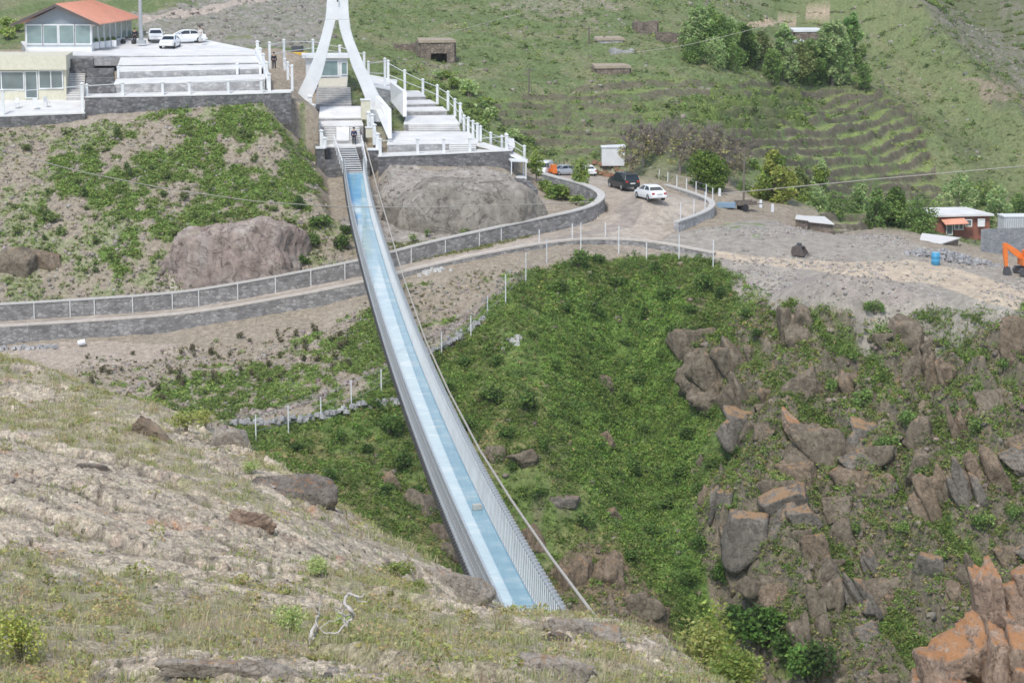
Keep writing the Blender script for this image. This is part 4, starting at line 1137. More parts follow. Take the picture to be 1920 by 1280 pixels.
def scatter(name, weight, n, rad, hgt, per, cols, leaf, mat=LEAF, tone=None, off=0.0, up=.35):
    i = pick(weight * INV * AREA, n)
    P = XYZ[i] + rng.normal(size=(n, 3)) * [.12, .15, 0]; P[:, 2] += off
    r = rng.uniform(*rad, n); h = rng.uniform(*hgt, n)
    t = pal(cols, n)
    if tone is not None: t = t * tone.ravel()[i][:, None]
    Vv, F, T = clumps(P, r, h, per, t, rng.uniform(*leaf, n), up=up)
    o = np_mesh(name, Vv, F, mat, attrs={'tint': T})
    return tag(o, kind='stuff')
P_ = lambda a, b: (inpoly(a, b, [(280,560),(330,470),(400,405),(480,395),(580,420),(610,470),(600,520),(560,440),(470,420),(400,440),(340,500)]) | inpoly(a, b, [(690,480),(720,455),(900,445),(1010,415),(1000,430),(900,460),(780,480)])) * 1.0
tone = (1 + .45 * n1 + .25 * n2) * (1.2 + .25 * gully)
gm = FM['gorge'] * (1 - .0 * n1)
GD = [(.055,.085,.025),(.08,.13,.032),(.115,.165,.042),(.135,.17,.055),(.10,.125,.05)]
scatter('gorge_greenery', dens * gm * (FZ > -50) * (1 - .75 * dry) * (.25 + .8 * sstep(-.4, .3, n5) + .6 * gully) + .05 * gm, 34000, (.16, .5), (.12, .42), 20, GD, (.075, .14), tone=tone)
scatter('dry_scrub', gm * np.clip(dry + .25 + .7 * FM['cliff'], 0, 1), 9000, (.14, .4), (.10, .35), 11, [(.17,.16,.07),(.13,.14,.055),(.20,.16,.09),(.10,.095,.05)], (.09, .16), tone=tone)
scatter('bank_greenery', dens * (1 - gm) * (1 - hill) * (FY < 240), 9000, (.16, .45), (.12, .42), 13, [(.075,.105,.035),(.105,.145,.045),(.13,.165,.055)], (.10, .18), tone=tone)
scatter('bank_scrub', (bankL * 1.0 + sl_ * .9) * (1 - gm) * (1 - FM['road']) * (FY < 228) * (.3 + sstep(-.2, .3, n2)), 4200, (.08, .24), (.06, .22), 10, [(.13,.135,.06),(.09,.10,.05),(.19,.16,.10),(.06,.06,.04)], (.08, .14))
scatter('hill_tufts', hill * (px > 640) * (.25 + sstep(-.3, .3, n2)) * (FY < 420) * (1 - .85 * FM['tb']), 9000, (.14, .42), (.05, .18), 9, [(.10,.125,.05),(.12,.135,.065),(.15,.14,.085),(.08,.10,.045),(.13,.15,.06)], (.10, .2), tone=tone)
scatter('hill_bushes', hill * (lush * 1.0 + .10 + .5 * rs * sstep(.1, .4, n1)) * sstep(.05, .35, n2 + .3 * n1) * (px > 660), 2600, (.3, .8), (.3, .7), 22, [(.07,.10,.04),(.10,.135,.045),(.12,.15,.05),(.06,.08,.038)], (.14, .26), tone=tone)
scatter('cliff_greenery', FM['cliff'] * (1 - .8 * cl_) * (FZ > -49) * (.25 + sstep(-.2, .25, n2 + .4 * n1)), 9500, (.2, .6), (.15, .55), 20, GD, (.08, .15), tone=tone)
scatter('outcrop_grass', (1 - hill) * (FY < 235) * (FY > 195) * P_(px, py), 700, (.15, .4), (.1, .3), 14, [(.13,.145,.055),(.16,.155,.075),(.10,.13,.045)], (.08, .14))
scatter('gorge_bushes', gm * (FZ > -50) * (.25 + gully + .5 * sstep(-.1, .3, n1)) * (1 - cl_) * (1 - .6 * brown), 1500, (.35, .95), (.35, .85), 75, [(.05,.08,.025),(.075,.12,.03),(.10,.15,.04),(.06,.09,.035)], (.09, .15), tone=tone)
# stones lying on the slopes
def stones(name, weight, n, size, col_, kind='stuff'):
    i = pick(weight * INV * AREA, n); P = XYZ[i]
    base = np.array([(-1,-1,-.6),(1,-1,-.6),(1,1,-.6),(-1,1,-.6),(-.7,-.7,.7),(.7,-.7,.7),(.7,.7,.7),(-.7,.7,.7)], float)
    v = base[None] * rng.uniform(.6, 1.25, (n, 8, 3)) * (rng.uniform(*size, n) ** 1.0)[:, None, None] * rng.uniform(.6, 1.4, (n, 1, 3)) * .5
    a = rng.uniform(0, 6.28, n); ca, sa = np.cos(a)[:, None], np.sin(a)[:, None]
    v = np.stack([v[..., 0] * ca - v[..., 1] * sa, v[..., 0] * sa + v[..., 1] * ca, v[..., 2]], -1) + P[:, None]
    f = np.array([(3,2,1,0),(4,5,6,7),(0,1,5,4),(1,2,6,5),(2,3,7,6),(3,0,4,7)])
    F = (np.arange(n)[:, None, None] * 8 + f[None]).reshape(-1, 4)
    t = np.repeat(np.array(col_)[None] * rng.uniform(.55, 1.3, (n, 1)) * rng.uniform(.93, 1.07, (n, 3)), 8, 0)
    return tag(np_mesh(name, v.reshape(-1, 3), F, M_NEAR, attrs={'tint': np.clip(t, .02, .7)}), kind=kind)
stones('loose_stones', (1 - FM['road']) * (FY < 235) * (bankL * .8 + sl_ + path2 * 6 + bh) * sstep(-.3, .4, -n2), 3500, (.10, .42), (.34, .30, .26))
stones('gravel_stones', FM['yard'] * sstep(-.2, .4, n1), 2600, (.08, .30), (.36, .33, .30))
stones('hill_stones', hill * (px > 300) * (sstep(.1, .5, n3 + .4 * n2) + .15 + 1.2 * scree + .8 * bank) * (1 - FM['tb']), 1500, (.2, .6), (.27, .25, .21))
stones('gorge_stones', gm * (.3 + cl_), 900, (.15, .6), (.28, .23, .19))
# ------------------------------------------------------------------ grass of the near hill
NXYZ = np.stack([NX, NY, NZ], -1).reshape(-1, 3)
nA = np.abs(np.gradient(NY, axis=0) * np.gradient(NX, axis=1))
nInv = ((NM['px'] > -80) & (NM['px'] < 1500) & (NM['py'] < 1340) & (NY < 75) & (NY > 14)).astype(float)
def blades(name, weight, ntuft, per, h, spread, cols, wid=.006, lean=.45, mat=BLADE):
    w = weight * nInv * nA / np.maximum(NY, 14) ** 1.2
    i = pick(w, ntuft); P = np.repeat(NXYZ[i], per, 0); n = len(P)
    th = np.repeat(rng.uniform(*h, ntuft), per) * rng.uniform(.5, 1.15, n)
    P = P + rng.normal(size=(n, 3)) * np.repeat(rng.uniform(.5, 1.5, ntuft), per)[:, None] * [spread, spread, 0]
    az = rng.uniform(0, 6.28, n); L = np.abs(rng.normal(size=n)) * lean
    d = np.stack([np.cos(az), np.sin(az), np.zeros(n)], -1)
    s = np.stack([-np.sin(az + .8), np.cos(az + .8), np.zeros(n)], -1) * (wid * (.7 + .6 * rng.random(n)) * np.maximum(1, P[:, 1] / 30))[:, None]
    up_ = np.array([0, 0, 1.0])
    m = P + d * (th * L * .35)[:, None] + up_ * (th * .6)[:, None]
    t = P + d * (th * L)[:, None] + up_ * (th * (1 - .25 * np.minimum(L, 1.5)))[:, None]
    P = P - up_ * .03
    tint_gain = 1.25
    V = np.stack([P - s, P + s, m + s * .7, m - s * .7, t + s * .12, t - s * .12], 1).reshape(-1, 3)
    b = np.arange(n)[:, None] * 6
    F = np.concatenate([b + [0, 1, 2, 3], b + [3, 2, 4, 5]], 0)
    tt = np.repeat(pal(cols, ntuft), per, 0) * (1 + rng.normal(size=(n, 1)) * .18)
    T = np.repeat(np.clip(tt * tint_gain, .02, .75), 6, 0)
    return tag(np_mesh(name, V, F, mat, attrs={'tint': T}), kind='stuff')
turf = np.where(NM['rock'], .05 * sstep(.0, .3, s1 + .5 * s3), 1.0)
patch = sstep(-.25, .25, s3 + .5 * s1)
blades('green_grass', turf * (.05 + patch * sstep(-.2, .3, s1)), 3200, 12, (.04, .14), .06, [(.33,.345,.165),(.37,.37,.20),(.28,.31,.13),(.41,.385,.23)], .006, lean=.6)
blades('dry_grass', turf * (.25 + 1 - patch), 2300, 10, (.04, .15), .08, [(.44,.37,.24),(.48,.42,.29),(.42,.31,.22),(.38,.34,.21)], .005, lean=.7)
blades('ledge_grass', np.where(NM['rock'], 1.0, 0) * np.maximum(NM['ck'], sstep(.10, .02, np.minimum(NM['fr'], 1 - NM['fr']))) * sstep(-.1, .3, s1), 420, 14, (.05, .14), .06, [(.25,.30,.13),(.30,.33,.16),(.38,.34,.21)], .005)
def near_clumps(name, weight, n, rad, hgt, per, cols, leaf):
    i = pick(weight * nInv * nA / np.maximum(NY, 14) ** 1.2, n); P = NXYZ[i]
    Vv, F, T = clumps(P, rng.uniform(*rad, n), rng.uniform(*hgt, n), per, pal(cols, n), rng.uniform(*leaf, n), up=.2)
    return tag(np_mesh(name, Vv, F, LEAF, attrs={'tint': T}), kind='stuff')
near_clumps('tussocks', np.minimum(turf * 2, 1) * (.1 + patch * sstep(-.1, .3, s1)) , 480, (.10, .30), (.08, .22), 60, [(.205,.205,.085),(.235,.215,.11),(.165,.175,.07),(.24,.20,.12)], (.02, .04))
near_clumps('low_herbs', turf * (.2 + patch), 1700, (.06, .18), (.03, .10), 26, [(.20,.215,.085),(.24,.235,.115),(.15,.165,.065),(.26,.22,.13)], (.018, .04))
def nstones(name, weight, n, size, col_):
    global XYZ, INV, AREA
    k = XYZ, INV, AREA
    XYZ, INV, AREA = NXYZ, nInv, nA / np.maximum(NY, 14) ** 1.2
    o = stones(name, weight, n, size, col_); XYZ, INV, AREA = k
    return o
nstones('rock_chips', np.where(NM['rock'], 1.0, .12) * sstep(-.1, .4, s1 + s2), 700, (.02, .09), (.40, .355, .30))
nstones('dark_rock_chips', np.where(NM['rock'], 1.0, .05) * sstep(0, .4, s2), 150, (.02, .07), (.2, .18, .155))
# ------------------------------------------------------------------ shrubs and trees
def blob_leaves(lobes, n, leaf, cols, seed, jit=.2, shell=.45, up=.3, droop=0.0):
    rg = np.random.default_rng(seed)
    vol = np.array([l[3] * l[4] * l[5] for l in lobes]) ** .75; k = rg.choice(len(lobes), n, p=vol / vol.sum())
    L = np.array(lobes)[k]
    d = rg.normal(size=(n, 3)); d /= np.linalg.norm(d, axis=1, keepdims=True)
    rr = rg.uniform(shell, 1.08, (n, 1))
    c = L[:, :3] + d * rr * L[:, 3:6]
    lt = np.array(cols)[rg.integers(0, len(cols), len(lobes))][k] * 1.15
    # clumps: keep leaves near random spots on each lobe so that gaps open
    f = np.sin(c[:, 0] * 5.1 / leaf * .12 + 1.3 * k) * np.sin(c[:, 1] * 4.7 / leaf * .12 + k) * np.sin(c[:, 2] * 5.6 / leaf * .12 + 2 * k)
    keep = f > -.32
    c, lt = c[keep], lt[keep]; m = len(c)
    t = lt * (1 + rg.normal(size=(m, 1)) * jit) * rg.uniform(.9, 1.1, (m, 3))
    return quads(c, leaf * rg.uniform(.6, 1.4, m), np.clip(t, .008, .6), up, 1.5, rg)
def shrub(name, label, loc, r, h, cols, leaf, n, seed, group=None, cat='shrub'):
    o = thing(name, label, cat, loc, 0, group)
    rg = random.Random(seed)
    lobes = []
    for i in range(7):
        a = rg.uniform(0, 6.28); q = rg.uniform(.1, .6) * r
        lobes.append((q * math.cos(a), q * math.sin(a), h * rg.uniform(.35, .62), r * rg.uniform(.38, .6), r * rg.uniform(.38, .6), h * rg.uniform(.28, .42)))
    Vv, F, T = blob_leaves(lobes, n, leaf, cols, seed)
    np_mesh('foliage', Vv, F, LEAF, o, attrs={'tint': T})
    m = MB()
    for i in range(5):
        l = lobes[i]; m.tube([(0, 0, -.15), (l[0] * .4, l[1] * .4, l[2] * .5), (l[0], l[1], l[2])], [r * .05, r * .035, r * .012], 5)
    m.build('stem', BARK, o)
    return o
def tree(name, label, loc, H, Wd, cols, leaf, n, seed, group=None, trunk_h=.3, bare=False, lobes_n=12, crown_low=.25, slim=False, mat=None):
    o = thing(name, label, 'tree', loc, 0, group)
    rg = random.Random(seed); mat = mat or BARK
    tr = MB(); tw = MB()
    th = H * (.75 if not bare else .8)
    lean = Vector((rg.uniform(-.05, .05) * H, rg.uniform(-.05, .05) * H, 0))
    pts = [Vector((0, 0, -.3)), lean * .2 + UP * th * .3, lean * .6 + UP * th * .65, lean + UP * th]
    r0 = H * .022
    tr.tube(pts, [r0 * 1.3, r0, r0 * .65, r0 * .2], 8)
    lobes = []
    for i in range(lobes_n):
        f = crown_low + (1 - crown_low) * (i + .5) / lobes_n
        k = math.sin(math.pi * min(1, (f - crown_low) / (1 - crown_low) * .8 + .18)) if not slim else .9 - .5 * abs(f - .55)
        a = i * 2.4 + rg.uniform(-.5, .5); q = Wd * .5 * k * rg.uniform(.35, .75)
        p = Vector((q * math.cos(a), q * math.sin(a), H * f * .95)) + lean * f
        s = Wd * rg.uniform(.15, .25) * (.7 + .5 * k)
        lobes.append((p.x, p.y, p.z, s, s, s * rg.uniform(.75, 1.15)))
        st = pts[1].lerp(pts[3], max(0, min(1, f - .3)))
        md = st.lerp(p, .5) + UP * .06 * H * (1 if not bare else 1.6)
        tr.tube([st, md, p], [r0 * .45, r0 * .28, r0 * .08], 5)
        if bare:
            for j in range(13):
                e = p + Vector((rg.gauss(0, .15), rg.gauss(0, .13), abs(rg.gauss(.16, .1)))) * Wd
                b_ = md.lerp(p, rg.uniform(.2, 1)); tw.tube([b_, b_.lerp(e, .5) + UP * .04 * H, e], [r0 * .3, r0 * .2, r0 * .12], 4, cap=False)
                for _ in range(3):
                    e2 = e + Vector((rg.gauss(0, .07), rg.gauss(0, .07), rg.gauss(.07, .05))) * Wd
                    tw.tube([b_.lerp(e, .6), e2], [r0 * .18, r0 * .09], 3, cap=False)
    tr.build('trunk', mat, o)
    if bare: tw.build('twigs', mat, o)
    if n:
        Vv, F, T = blob_leaves(lobes, n, leaf, cols, seed, shell=.4 if bare else .5)
        np_mesh('crown', Vv, F, LEAF, o, attrs={'tint': T})
    return o
def at(px, py, **k): return on_ground(px, py, **k)
GR_DK = [(.055,.09,.028),(.075,.115,.033),(.042,.068,.024)]
GR_MID = [(.09,.14,.045),(.115,.165,.055),(.075,.115,.04)]
GR_YEL = [(.135,.18,.045),(.11,.16,.04),(.155,.19,.065)]
GR_PALE = [(.17,.225,.105),(.145,.20,.09),(.19,.235,.12)]
def tree_at(label, px, pyb, pyt, wpx, cols, seed, group=None, Y=None, n=None, name='tree', **k):
    p = at(px, pyb) if Y is None else Vector(tuple(W(px, pyb, Y)))
    if Y is not None: p.z = min(p.z, G(p.x, p.y) + .0)
    H = W(px, pyt, p.y).z - p.z; Wd = wpx / FPX * p.y
    return tree(name, label, p, H, Wd, cols, .028 * H + .08, int(2.3 * (1500 if n is None else n)), seed, group, **k)
tree_at('dark green bushy tree behind the curved white coped wall', 1330, 358, 288, 92, [(.06,.10,.02),(.09,.13,.03),(.045,.07,.02)], 1, crown_low=.12, lobes_n=16, n=3200)
tree_at('thin yellow green sapling in the road bed beside the curved wall', 1086, 368, 296, 44, GR_YEL, 2, n=700, name='sapling')
tree_at('thin yellow green sapling behind the small white canopy', 1006, 342, 280, 34, GR_YEL, 3, n=600, name='sapling')
HT = 'leafy trees on the hillside'
rv = random.Random(21)
for i, (x, yb, yt, w) in enumerate(((1288,92,40,44),(1330,70,10,44),(1372,104,30,52),(1390,96,40,44),(1340,128,70,60),(1375,134,84,50),(1410,126,74,44),(1450,158,90,50),(1478,160,84,46),(1520,162,70,52),(1582,158,60,50),(1604,128,50,40),(1545,140,40,44),(1620,170,120,40))):
    tree_at(['pale leafy tree filling the hillside grove', 'darker leafy tree filling the hillside grove'][i % 2], x, yb, yt, w, [GR_PALE, GR_MID][i % 2], 80 + i, 'trees filling the hillside grove', crown_low=.05, n=1000)
tree_at('tall green tree at the left end of the hillside grove', 1310, 100, 5, 50, GR_PALE, 4, HT, n=1500)
tree_at('broad dark green tree in the hillside grove', 1350, 118, 30, 80, GR_MID, 5, HT, lobes_n=16, crown_low=.1, n=2400)
tree_at('low round tree at the front left of the hillside grove', 1300, 120, 72, 50, GR_MID, 6, HT, crown_low=.1)
tree_at('dark tree between the two clumps of the hillside grove', 1395, 128, 45, 60, GR_DK, 7, HT, crown_low=.1)
tree_at('reddish green small tree before the pale bank on the hillside', 1425, 118, 58, 50, [(.11,.12,.055),(.09,.115,.045),(.08,.105,.04)], 8, HT, crown_low=.1)
tree_at('slender pale green tree left of the white roof on the hillside', 1466, 150, 40, 42, GR_PALE, 9, HT, slim=True, crown_low=.1)
tree_at('dull green tree under the white roof on the hillside', 1500, 156, 78, 60, [(.10,.14,.05),(.12,.14,.06)], 10, HT, crown_low=.1)
tree_at('tallest bright green tree right of the white roof on the hillside', 1560, 160, 34, 62, GR_PALE, 11, HT, slim=True, crown_low=.08, lobes_n=16, n=2600)
tree_at('dark narrow tree in front of the tallest hillside tree', 1535, 160, 90, 40, GR_DK, 12, HT, slim=True, crown_low=.05)
tree_at('small bright green tree at the right end of the hillside grove', 1598, 112, 22, 36, [(.13,.20,.07),(.10,.17,.06)], 13, HT, slim=True, crown_low=.15)
VT = 'leafy trees in the valley beyond the road'
tree_at('dark green tall tree left of the red brick house', 1682, 450, 350, 66, GR_DK + GR_MID, 14, VT, lobes_n=16, crown_low=.08, n=2600, Y=240)
tree_at('low dark green tree touching the white shed roof', 1722, 458, 405, 50, GR_MID, 15, VT, crown_low=.05, Y=238)
tree_at('small green tree left of the dark tall tree', 1645, 440, 395, 44, GR_MID, 16, VT, crown_low=.05, Y=240)
tree_at('yellow green tree behind the cart beyond the yard', 1450, 405, 280, 76, [(.13,.17,.045),(.16,.18,.05),(.09,.13,.035)], 17, VT, lobes_n=16, crown_low=.08, n=2400, Y=236)
tree_at('green bushy tree with grey twigs right of the yellow green tree', 1500, 400, 312, 60, [(.10,.13,.05),(.12,.14,.055)], 18, VT, crown_low=.08, Y=242)
tree_at('bright green small tree at the foot of the terraced fields', 1535, 380, 300, 40, GR_YEL + GR_PALE, 19, VT, crown_low=.1, slim=True, Y=252)
tree_at('low green tree right of the bushy dark tree by the wall', 1408, 380, 300, 56, GR_MID + GR_YEL, 20, VT, crown_low=.05, Y=246)
tree_at('dull green tree above the red brick house', 1800, 398, 345, 60, GR_MID, 21, VT, crown_low=.05, Y=268)
tree_at('yellow green round tree above the right end of the brick house', 1852, 398, 336, 62, GR_YEL + GR_MID, 22, VT, crown_low=.05, Y=272)
tree_at('green tree cut by the right edge of the picture above the container', 1912, 402, 345, 60, GR_MID, 23, VT, crown_low=.05, Y=272)
BT = 'bare trees behind the white container'
for i, (x, yb, yt, w) in enumerate(((1182,318,240,46),(1206,312,232,44),(1232,322,244,50),(1250,306,228,46),(1275,322,240,52),(1296,312,236,46),(1318,318,246,50),(1345,322,238,50),(1368,330,252,52),(1222,300,236,42),(1262,298,230,44),(1330,302,240,44),(1385,342,262,48))):
    tree_at('leafless grey brown tree in the thicket behind the white container', x, yb, yt, w, [(.20,.19,.09),(.17,.15,.10)], 40 + i, BT, Y=238 + (i % 4) * 3 + (6 if i > 8 else 0), n=160, bare=True, crown_low=.25, mat=plain('grey_twigs', (.24,.205,.18), .95, var=.2, scale=4) if i == 0 else bpy.data.materials['grey_twigs'], name='bare_tree', lobes_n=11)
rv = random.Random(9)
for i in range(20):
    x = 1395 + i * 28 + rv.uniform(-8, 8); yb = np.interp(x, [1395, 1480, 1600, 1700, 1960], [392, 408, 418, 440, 420]) + rv.uniform(-6, 10); hh = rv.uniform(42, 84)
    if 1735 < x < 1860: yb = 398
    tree_at('low leafy tree in the green band behind the yard', x, yb, yb - hh, rv.uniform(50, 80), [GR_MID, GR_YEL + GR_MID, GR_PALE][i % 3], 60 + i, 'low trees in the band behind the yard', Y=238 + rv.uniform(0, 22) + (14 if x > 1735 else 0), crown_low=.04, n=1000, lobes_n=10)
# round dark shrubs of the gorge: four kinds, each copied to its places
GS = 'dark round shrubs on the gorge slope'
protos = []
def place_shrubs(kind, spots, label, group, cols, leaf, n, hr=.75, fn=None, y0=140):
    prs_ = []; rs_ = random.Random(len(spots) * 7 + n)
    for i, (x, y, w) in enumerate(spots):
        p = on_ground(x, y, y0, 420) if fn is None else on_ground(x, y, 16, 75, fn)
        r = w / 2 / FPX * p.y
        sc = (r * rs_.uniform(.8, 1.35), r * rs_.uniform(.8, 1.2), r * rs_.uniform(.65, 1.2))
        if len(prs_) < (4 if len(spots) > 5 else 1):
            q = shrub(kind, label, p, 1.0, 2 * hr, [tuple(c_ * g_ for c_ in t_) for t_ in cols for g_ in (rs_.uniform(.8, 1.25),)], leaf, n, 100 + len(group) + 13 * i, group); q.scale = sc; prs_.append(q)
        else: dup(prs_[i % len(prs_)], p, (i * 2.3) % 6.28, None, sc)
place_shrubs('shrub', [(1085,505,44),(1122,498,38),(1045,552,42),(1210,602,36),(1258,566,46),(1292,592,40),(1180,650,36),(1060,590,30),(1155,540,40),(1320,545,46),(1350,560,36),(1230,520,40),(1000,640,30),(1040,700,40),(1240,680,36),(1170,760,32),(730,815,56),(800,850,46),(760,880,50),(690,850,40),(880,810,44),(930,690,38),(985,775,56),(870,690,34),(840,735,40),(1400,600,38),(1420,640,30),(1290,830,44),(1330,790,34),(1270,900,40),(1250,960,44),(1310,1040,46),(1290,1110,50),(640,830,44),(560,845,36),(620,900,40),(720,930,50),(780,930,44),(700,770,30),(850,920,44),(900,960,50),(940,1010,44),(880,1050,40),(960,900,36),(1010,940,40),(950,820,40),(920,760,44),(1020,850,36),(1080,800,36),(1100,640,36),(1120,600,40),(1260,640,44),(1300,640,36),(1200,720,36),(1210,820,40),(1190,900,44),(1150,900,34),(1220,1010,44),(1100,1000,40),(1180,1060,44),(1340,880,44),(1310,930,40),(1380,860,36)],
   'dark green round shrub among the gorge greenery', GS, GR_DK, .16, 700)
place_shrubs('shrub', [(1660,640,60),(1640,590,40),(1620,760,44),(1700,800,50),(1660,860,46),(1720,900,50),(1600,690,40),(1830,820,46),(1690,1000,44),(1600,1010,36),(1760,1060,50),(1880,700,40),(1840,1000,46),(1900,980,40),(1560,740,34),(1740,700,30),(1870,780,36)],
   'green shrub growing between the rocks of the right cliff', 'shrubs between the cliff rocks', GR_MID, .15, 700)
place_shrubs('shrub', [(1420,1225,130),(1480,1250,120),(1380,1190,80),(1520,1290,110),(1360,1130,60),(1450,1180,60)], 'large dark green shrub at the bottom of the gorge', 'large shrubs in the gorge bottom', [(.045,.085,.02),(.065,.115,.03),(.035,.06,.02)], .12, 1500)
place_shrubs('shrub', [(1050,375,50),(1080,385,40),(1025,362,40),(1110,388,36)], 'yellow green shrub in the walled bed beside the road', 'shrubs in the walled road bed', GR_YEL + GR_MID, .2, 500)
place_shrubs('shrub', [(800,445,18),(840,432,18),(870,440,22),(893,432,18),(920,425,22),(945,418,18),(990,410,22),(775,455,16)], 'small dark conifer like shrub planted along the wall below the boulder', 'shrubs along the wall below the boulder', GR_MID, .25, 240, 1.2)
place_shrubs('shrub', [(600,430,50),(590,470,40),(560,395,36),(640,470,40),(650,440,30),(570,500,30)], 'dark green shrub at the foot of the bank beside the bridge', 'shrubs at the bank foot beside the bridge', GR_DK, .2, 500)
sp = []
rr_ = random.Random(5)
for k in range(70):
    a, b = rr_.random(), rr_.random()
    x = 160 + 500 * a; y = 668 - 55 * a + (35 + 95 * (1 - .45 * a)) * b * .9
    sp.append((x, y, rr_.uniform(12, 20)))
place_shrubs('shrub', sp, 'small dark shrub planted in rows on the stony slope below the road', 'young shrubs planted below the road', [(.08,.08,.045),(.06,.075,.035),(.10,.085,.06)], .3, 150, 1.0)
sp = []
for k in range(70):
    sp.append((rr_.uniform(20, 560), rr_.uniform(245, 520), rr_.uniform(12, 26)))
place_shrubs('shrub', sp, 'small dull green shrub on the bank below the white terraces', 'small shrubs on the bank below the terraces', [(.09,.12,.045),(.06,.085,.035),(.12,.14,.06)], .3, 180, .9)
place_shrubs('shrub', [(15,78,40),(35,60,30),(8,55,40)], 'yellow green bush left of the pavilion', 'bushes left of the pavilion', GR_YEL, .25, 300)
place_shrubs('shrub', [(850,168,40),(880,185,44),(905,205,40),(830,150,34),(925,225,36),(960,262,40)], 'bright green bush beside the right fence of the terraces', 'bushes beside the terrace fence', GR_YEL + GR_PALE, .22, 400)
# near hill
place_shrubs('shrub', [(40,1245,130)], 'bright green leafy shrub in the bottom left corner of the near hill', 'near bright shrub', [(.17,.19,.05),(.20,.21,.065),(.13,.155,.04)], .075, 1900, .8, near_height)
place_shrubs('shrub', [(745,1085,80),(780,1110,60)], 'olive green low shrub on the near hill beside the pale rock', 'olive shrubs on the near hill', [(.15,.17,.06),(.11,.13,.045)], .11, 800, .6, near_height)
place_shrubs('shrub', [(350,812,70),(385,800,50)], 'olive twiggy shrub at the crest of the near hill', 'twiggy shrubs on the crest', [(.19,.20,.075),(.15,.165,.06)], .12, 700, .8, near_height)
place_shrubs('shrub', [(600,1085,70),(470,890,50),(540,1190,90),(650,1190,70)], 'grey green shrub among the grass of the near hill', 'grey green shrubs in the near grass', [(.16,.20,.085),(.20,.22,.11)], .10, 900, .6, near_height)
pl = W(1310, 1262, 33)
o = shrub('shrub', 'bright yellow green twiggy bush just over the crest of the near hill', pl, .52, 1.1, [(.15,.175,.05),(.12,.15,.04),(.18,.19,.075)], .045, 2200, 77)
pl = W(1375, 1300, 36); shrub('shrub', 'lower yellow green bush right of the twiggy one', pl, .6, .8, [(.13,.16,.05),(.10,.135,.04)], .05, 1800, 78)
# ------------------------------------------------------------------ rocks
def rock_mat(name, cols, lichen=(.34,.19,.09), amount=.35, fine=2.2, top=.0):
    m, nt, b = nmat(name)
    n1_ = noise_node(nt, fine * .35, 6, .7, .6); nb = noise_node(nt, fine * 2.2, 6, .75)
    c = ramp(nt, n1_.outputs['Fac'], [(.25, cols[0]), (.5, cols[1]), (.75, cols[2])])
    f = ramp(nt, nb.outputs['Fac'], [(.28, .55), (.52, 1.0), (.75, 1.3)])
    c = mixc(nt, 1.0, c, f, 'MULTIPLY')
    # drip streaks of the weathered face
    g = N(nt, 'ShaderNodeNewGeometry'); mp = N(nt, 'ShaderNodeMapping'); mp.inputs['Scale'].default_value = (1.6, 1.6, .7)
    nt.links.new(g.outputs['Position'], mp.inputs['Vector'])
    st = N(nt, 'ShaderNodeTexNoise'); st.inputs['Scale'].default_value = fine * .8; st.inputs['Detail'].default_value = 4; nt.links.new(mp.outputs[0], st.inputs['Vector'])
    cn = noise_node(nt, fine * .5, 5, .55, .8)
    ab = N(nt, 'ShaderNodeMath', operation='SUBTRACT'); nt.links.new(cn.outputs['Fac'], ab.inputs[0]); ab.inputs[1].default_value = .5
    ab2 = N(nt, 'ShaderNodeMath', operation='ABSOLUTE'); nt.links.new(ab.outputs[0], ab2.inputs[0])
    ck = ramp(nt, ab2.outputs[0], [(.0, .30), (.022, 1.0)]); c = mixc(nt, .8, c, ck, 'MULTIPLY')
    sf = ramp(nt, st.outputs['Fac'], [(.35, .80), (.6, 1.08)]); c = mixc(nt, 1.0, c, sf, 'MULTIPLY')
    sx = N(nt, 'ShaderNodeSeparateXYZ'); nt.links.new(g.outputs['Normal'], sx.inputs[0])
    lz = ramp(nt, sx.outputs['Z'], [(.25, .0), (.8, 1.0)])
    ln = noise_node(nt, fine * .6, 5, .7); 
    ad = N(nt, 'ShaderNodeMath', operation='MULTIPLY_ADD'); nt.links.new(lz, ad.inputs[0]); ad.inputs[1].default_value = .14 + top; nt.links.new(ln.outputs['Fac'], ad.inputs[2])
    lf = ramp(nt, ad.outputs[0], [(.72 - amount * .35, 0.0), (.84 - amount * .30, .75)])
    c = mixc(nt, lf, c, lichen)
    nt.links.new(c, b.inputs['Base Color']); b.inputs['Roughness'].default_value = .95; b.inputs['Specular IOR Level'].default_value = .2
    bump(nt, b, nb.outputs['Fac'], .7, .12)
    return m
RK_BROWN = rock_mat('brown_cliff_rock', [(.125,.104,.076),(.21,.174,.128),(.29,.245,.185)], (.34,.21,.11), .12)
RK_GREY = rock_mat('grey_cliff_rock', [(.135,.12,.10),(.21,.187,.158),(.28,.25,.21)], (.36,.22,.11), .10, top=.16)
RK_PINK = rock_mat('reddish_rock', [(.15,.112,.078),(.24,.186,.132),(.315,.255,.188)], (.38,.22,.10), .16)
RK_ORANGE = rock_mat('orange_lichen_rock', [(.26,.20,.16),(.38,.28,.21),(.44,.36,.28)], (.43,.205,.08), .38, fine=3.0, top=.08)
RK_DARK = rock_mat('dark_lichen_rock', [(.14,.125,.105),(.24,.21,.18),(.36,.32,.26)], (.38,.20,.09), .18, fine=9)
RK_PALE = rock_mat('pale_lichen_rock', [(.33,.29,.24),(.43,.38,.32),(.50,.45,.38)], (.48,.27,.12), .22, fine=9)
_ico = bmesh.new(); bmesh.ops.create_icosphere(_ico, subdivisions=5, radius=1)
ICO_V = np.array([v.co for v in _ico.verts]); ICO_F = np.array([[v.index for v in f.verts] for f in _ico.faces]); _ico.free()
_ico = bmesh.new(); bmesh.ops.create_icosphere(_ico, subdivisions=4, radius=1)
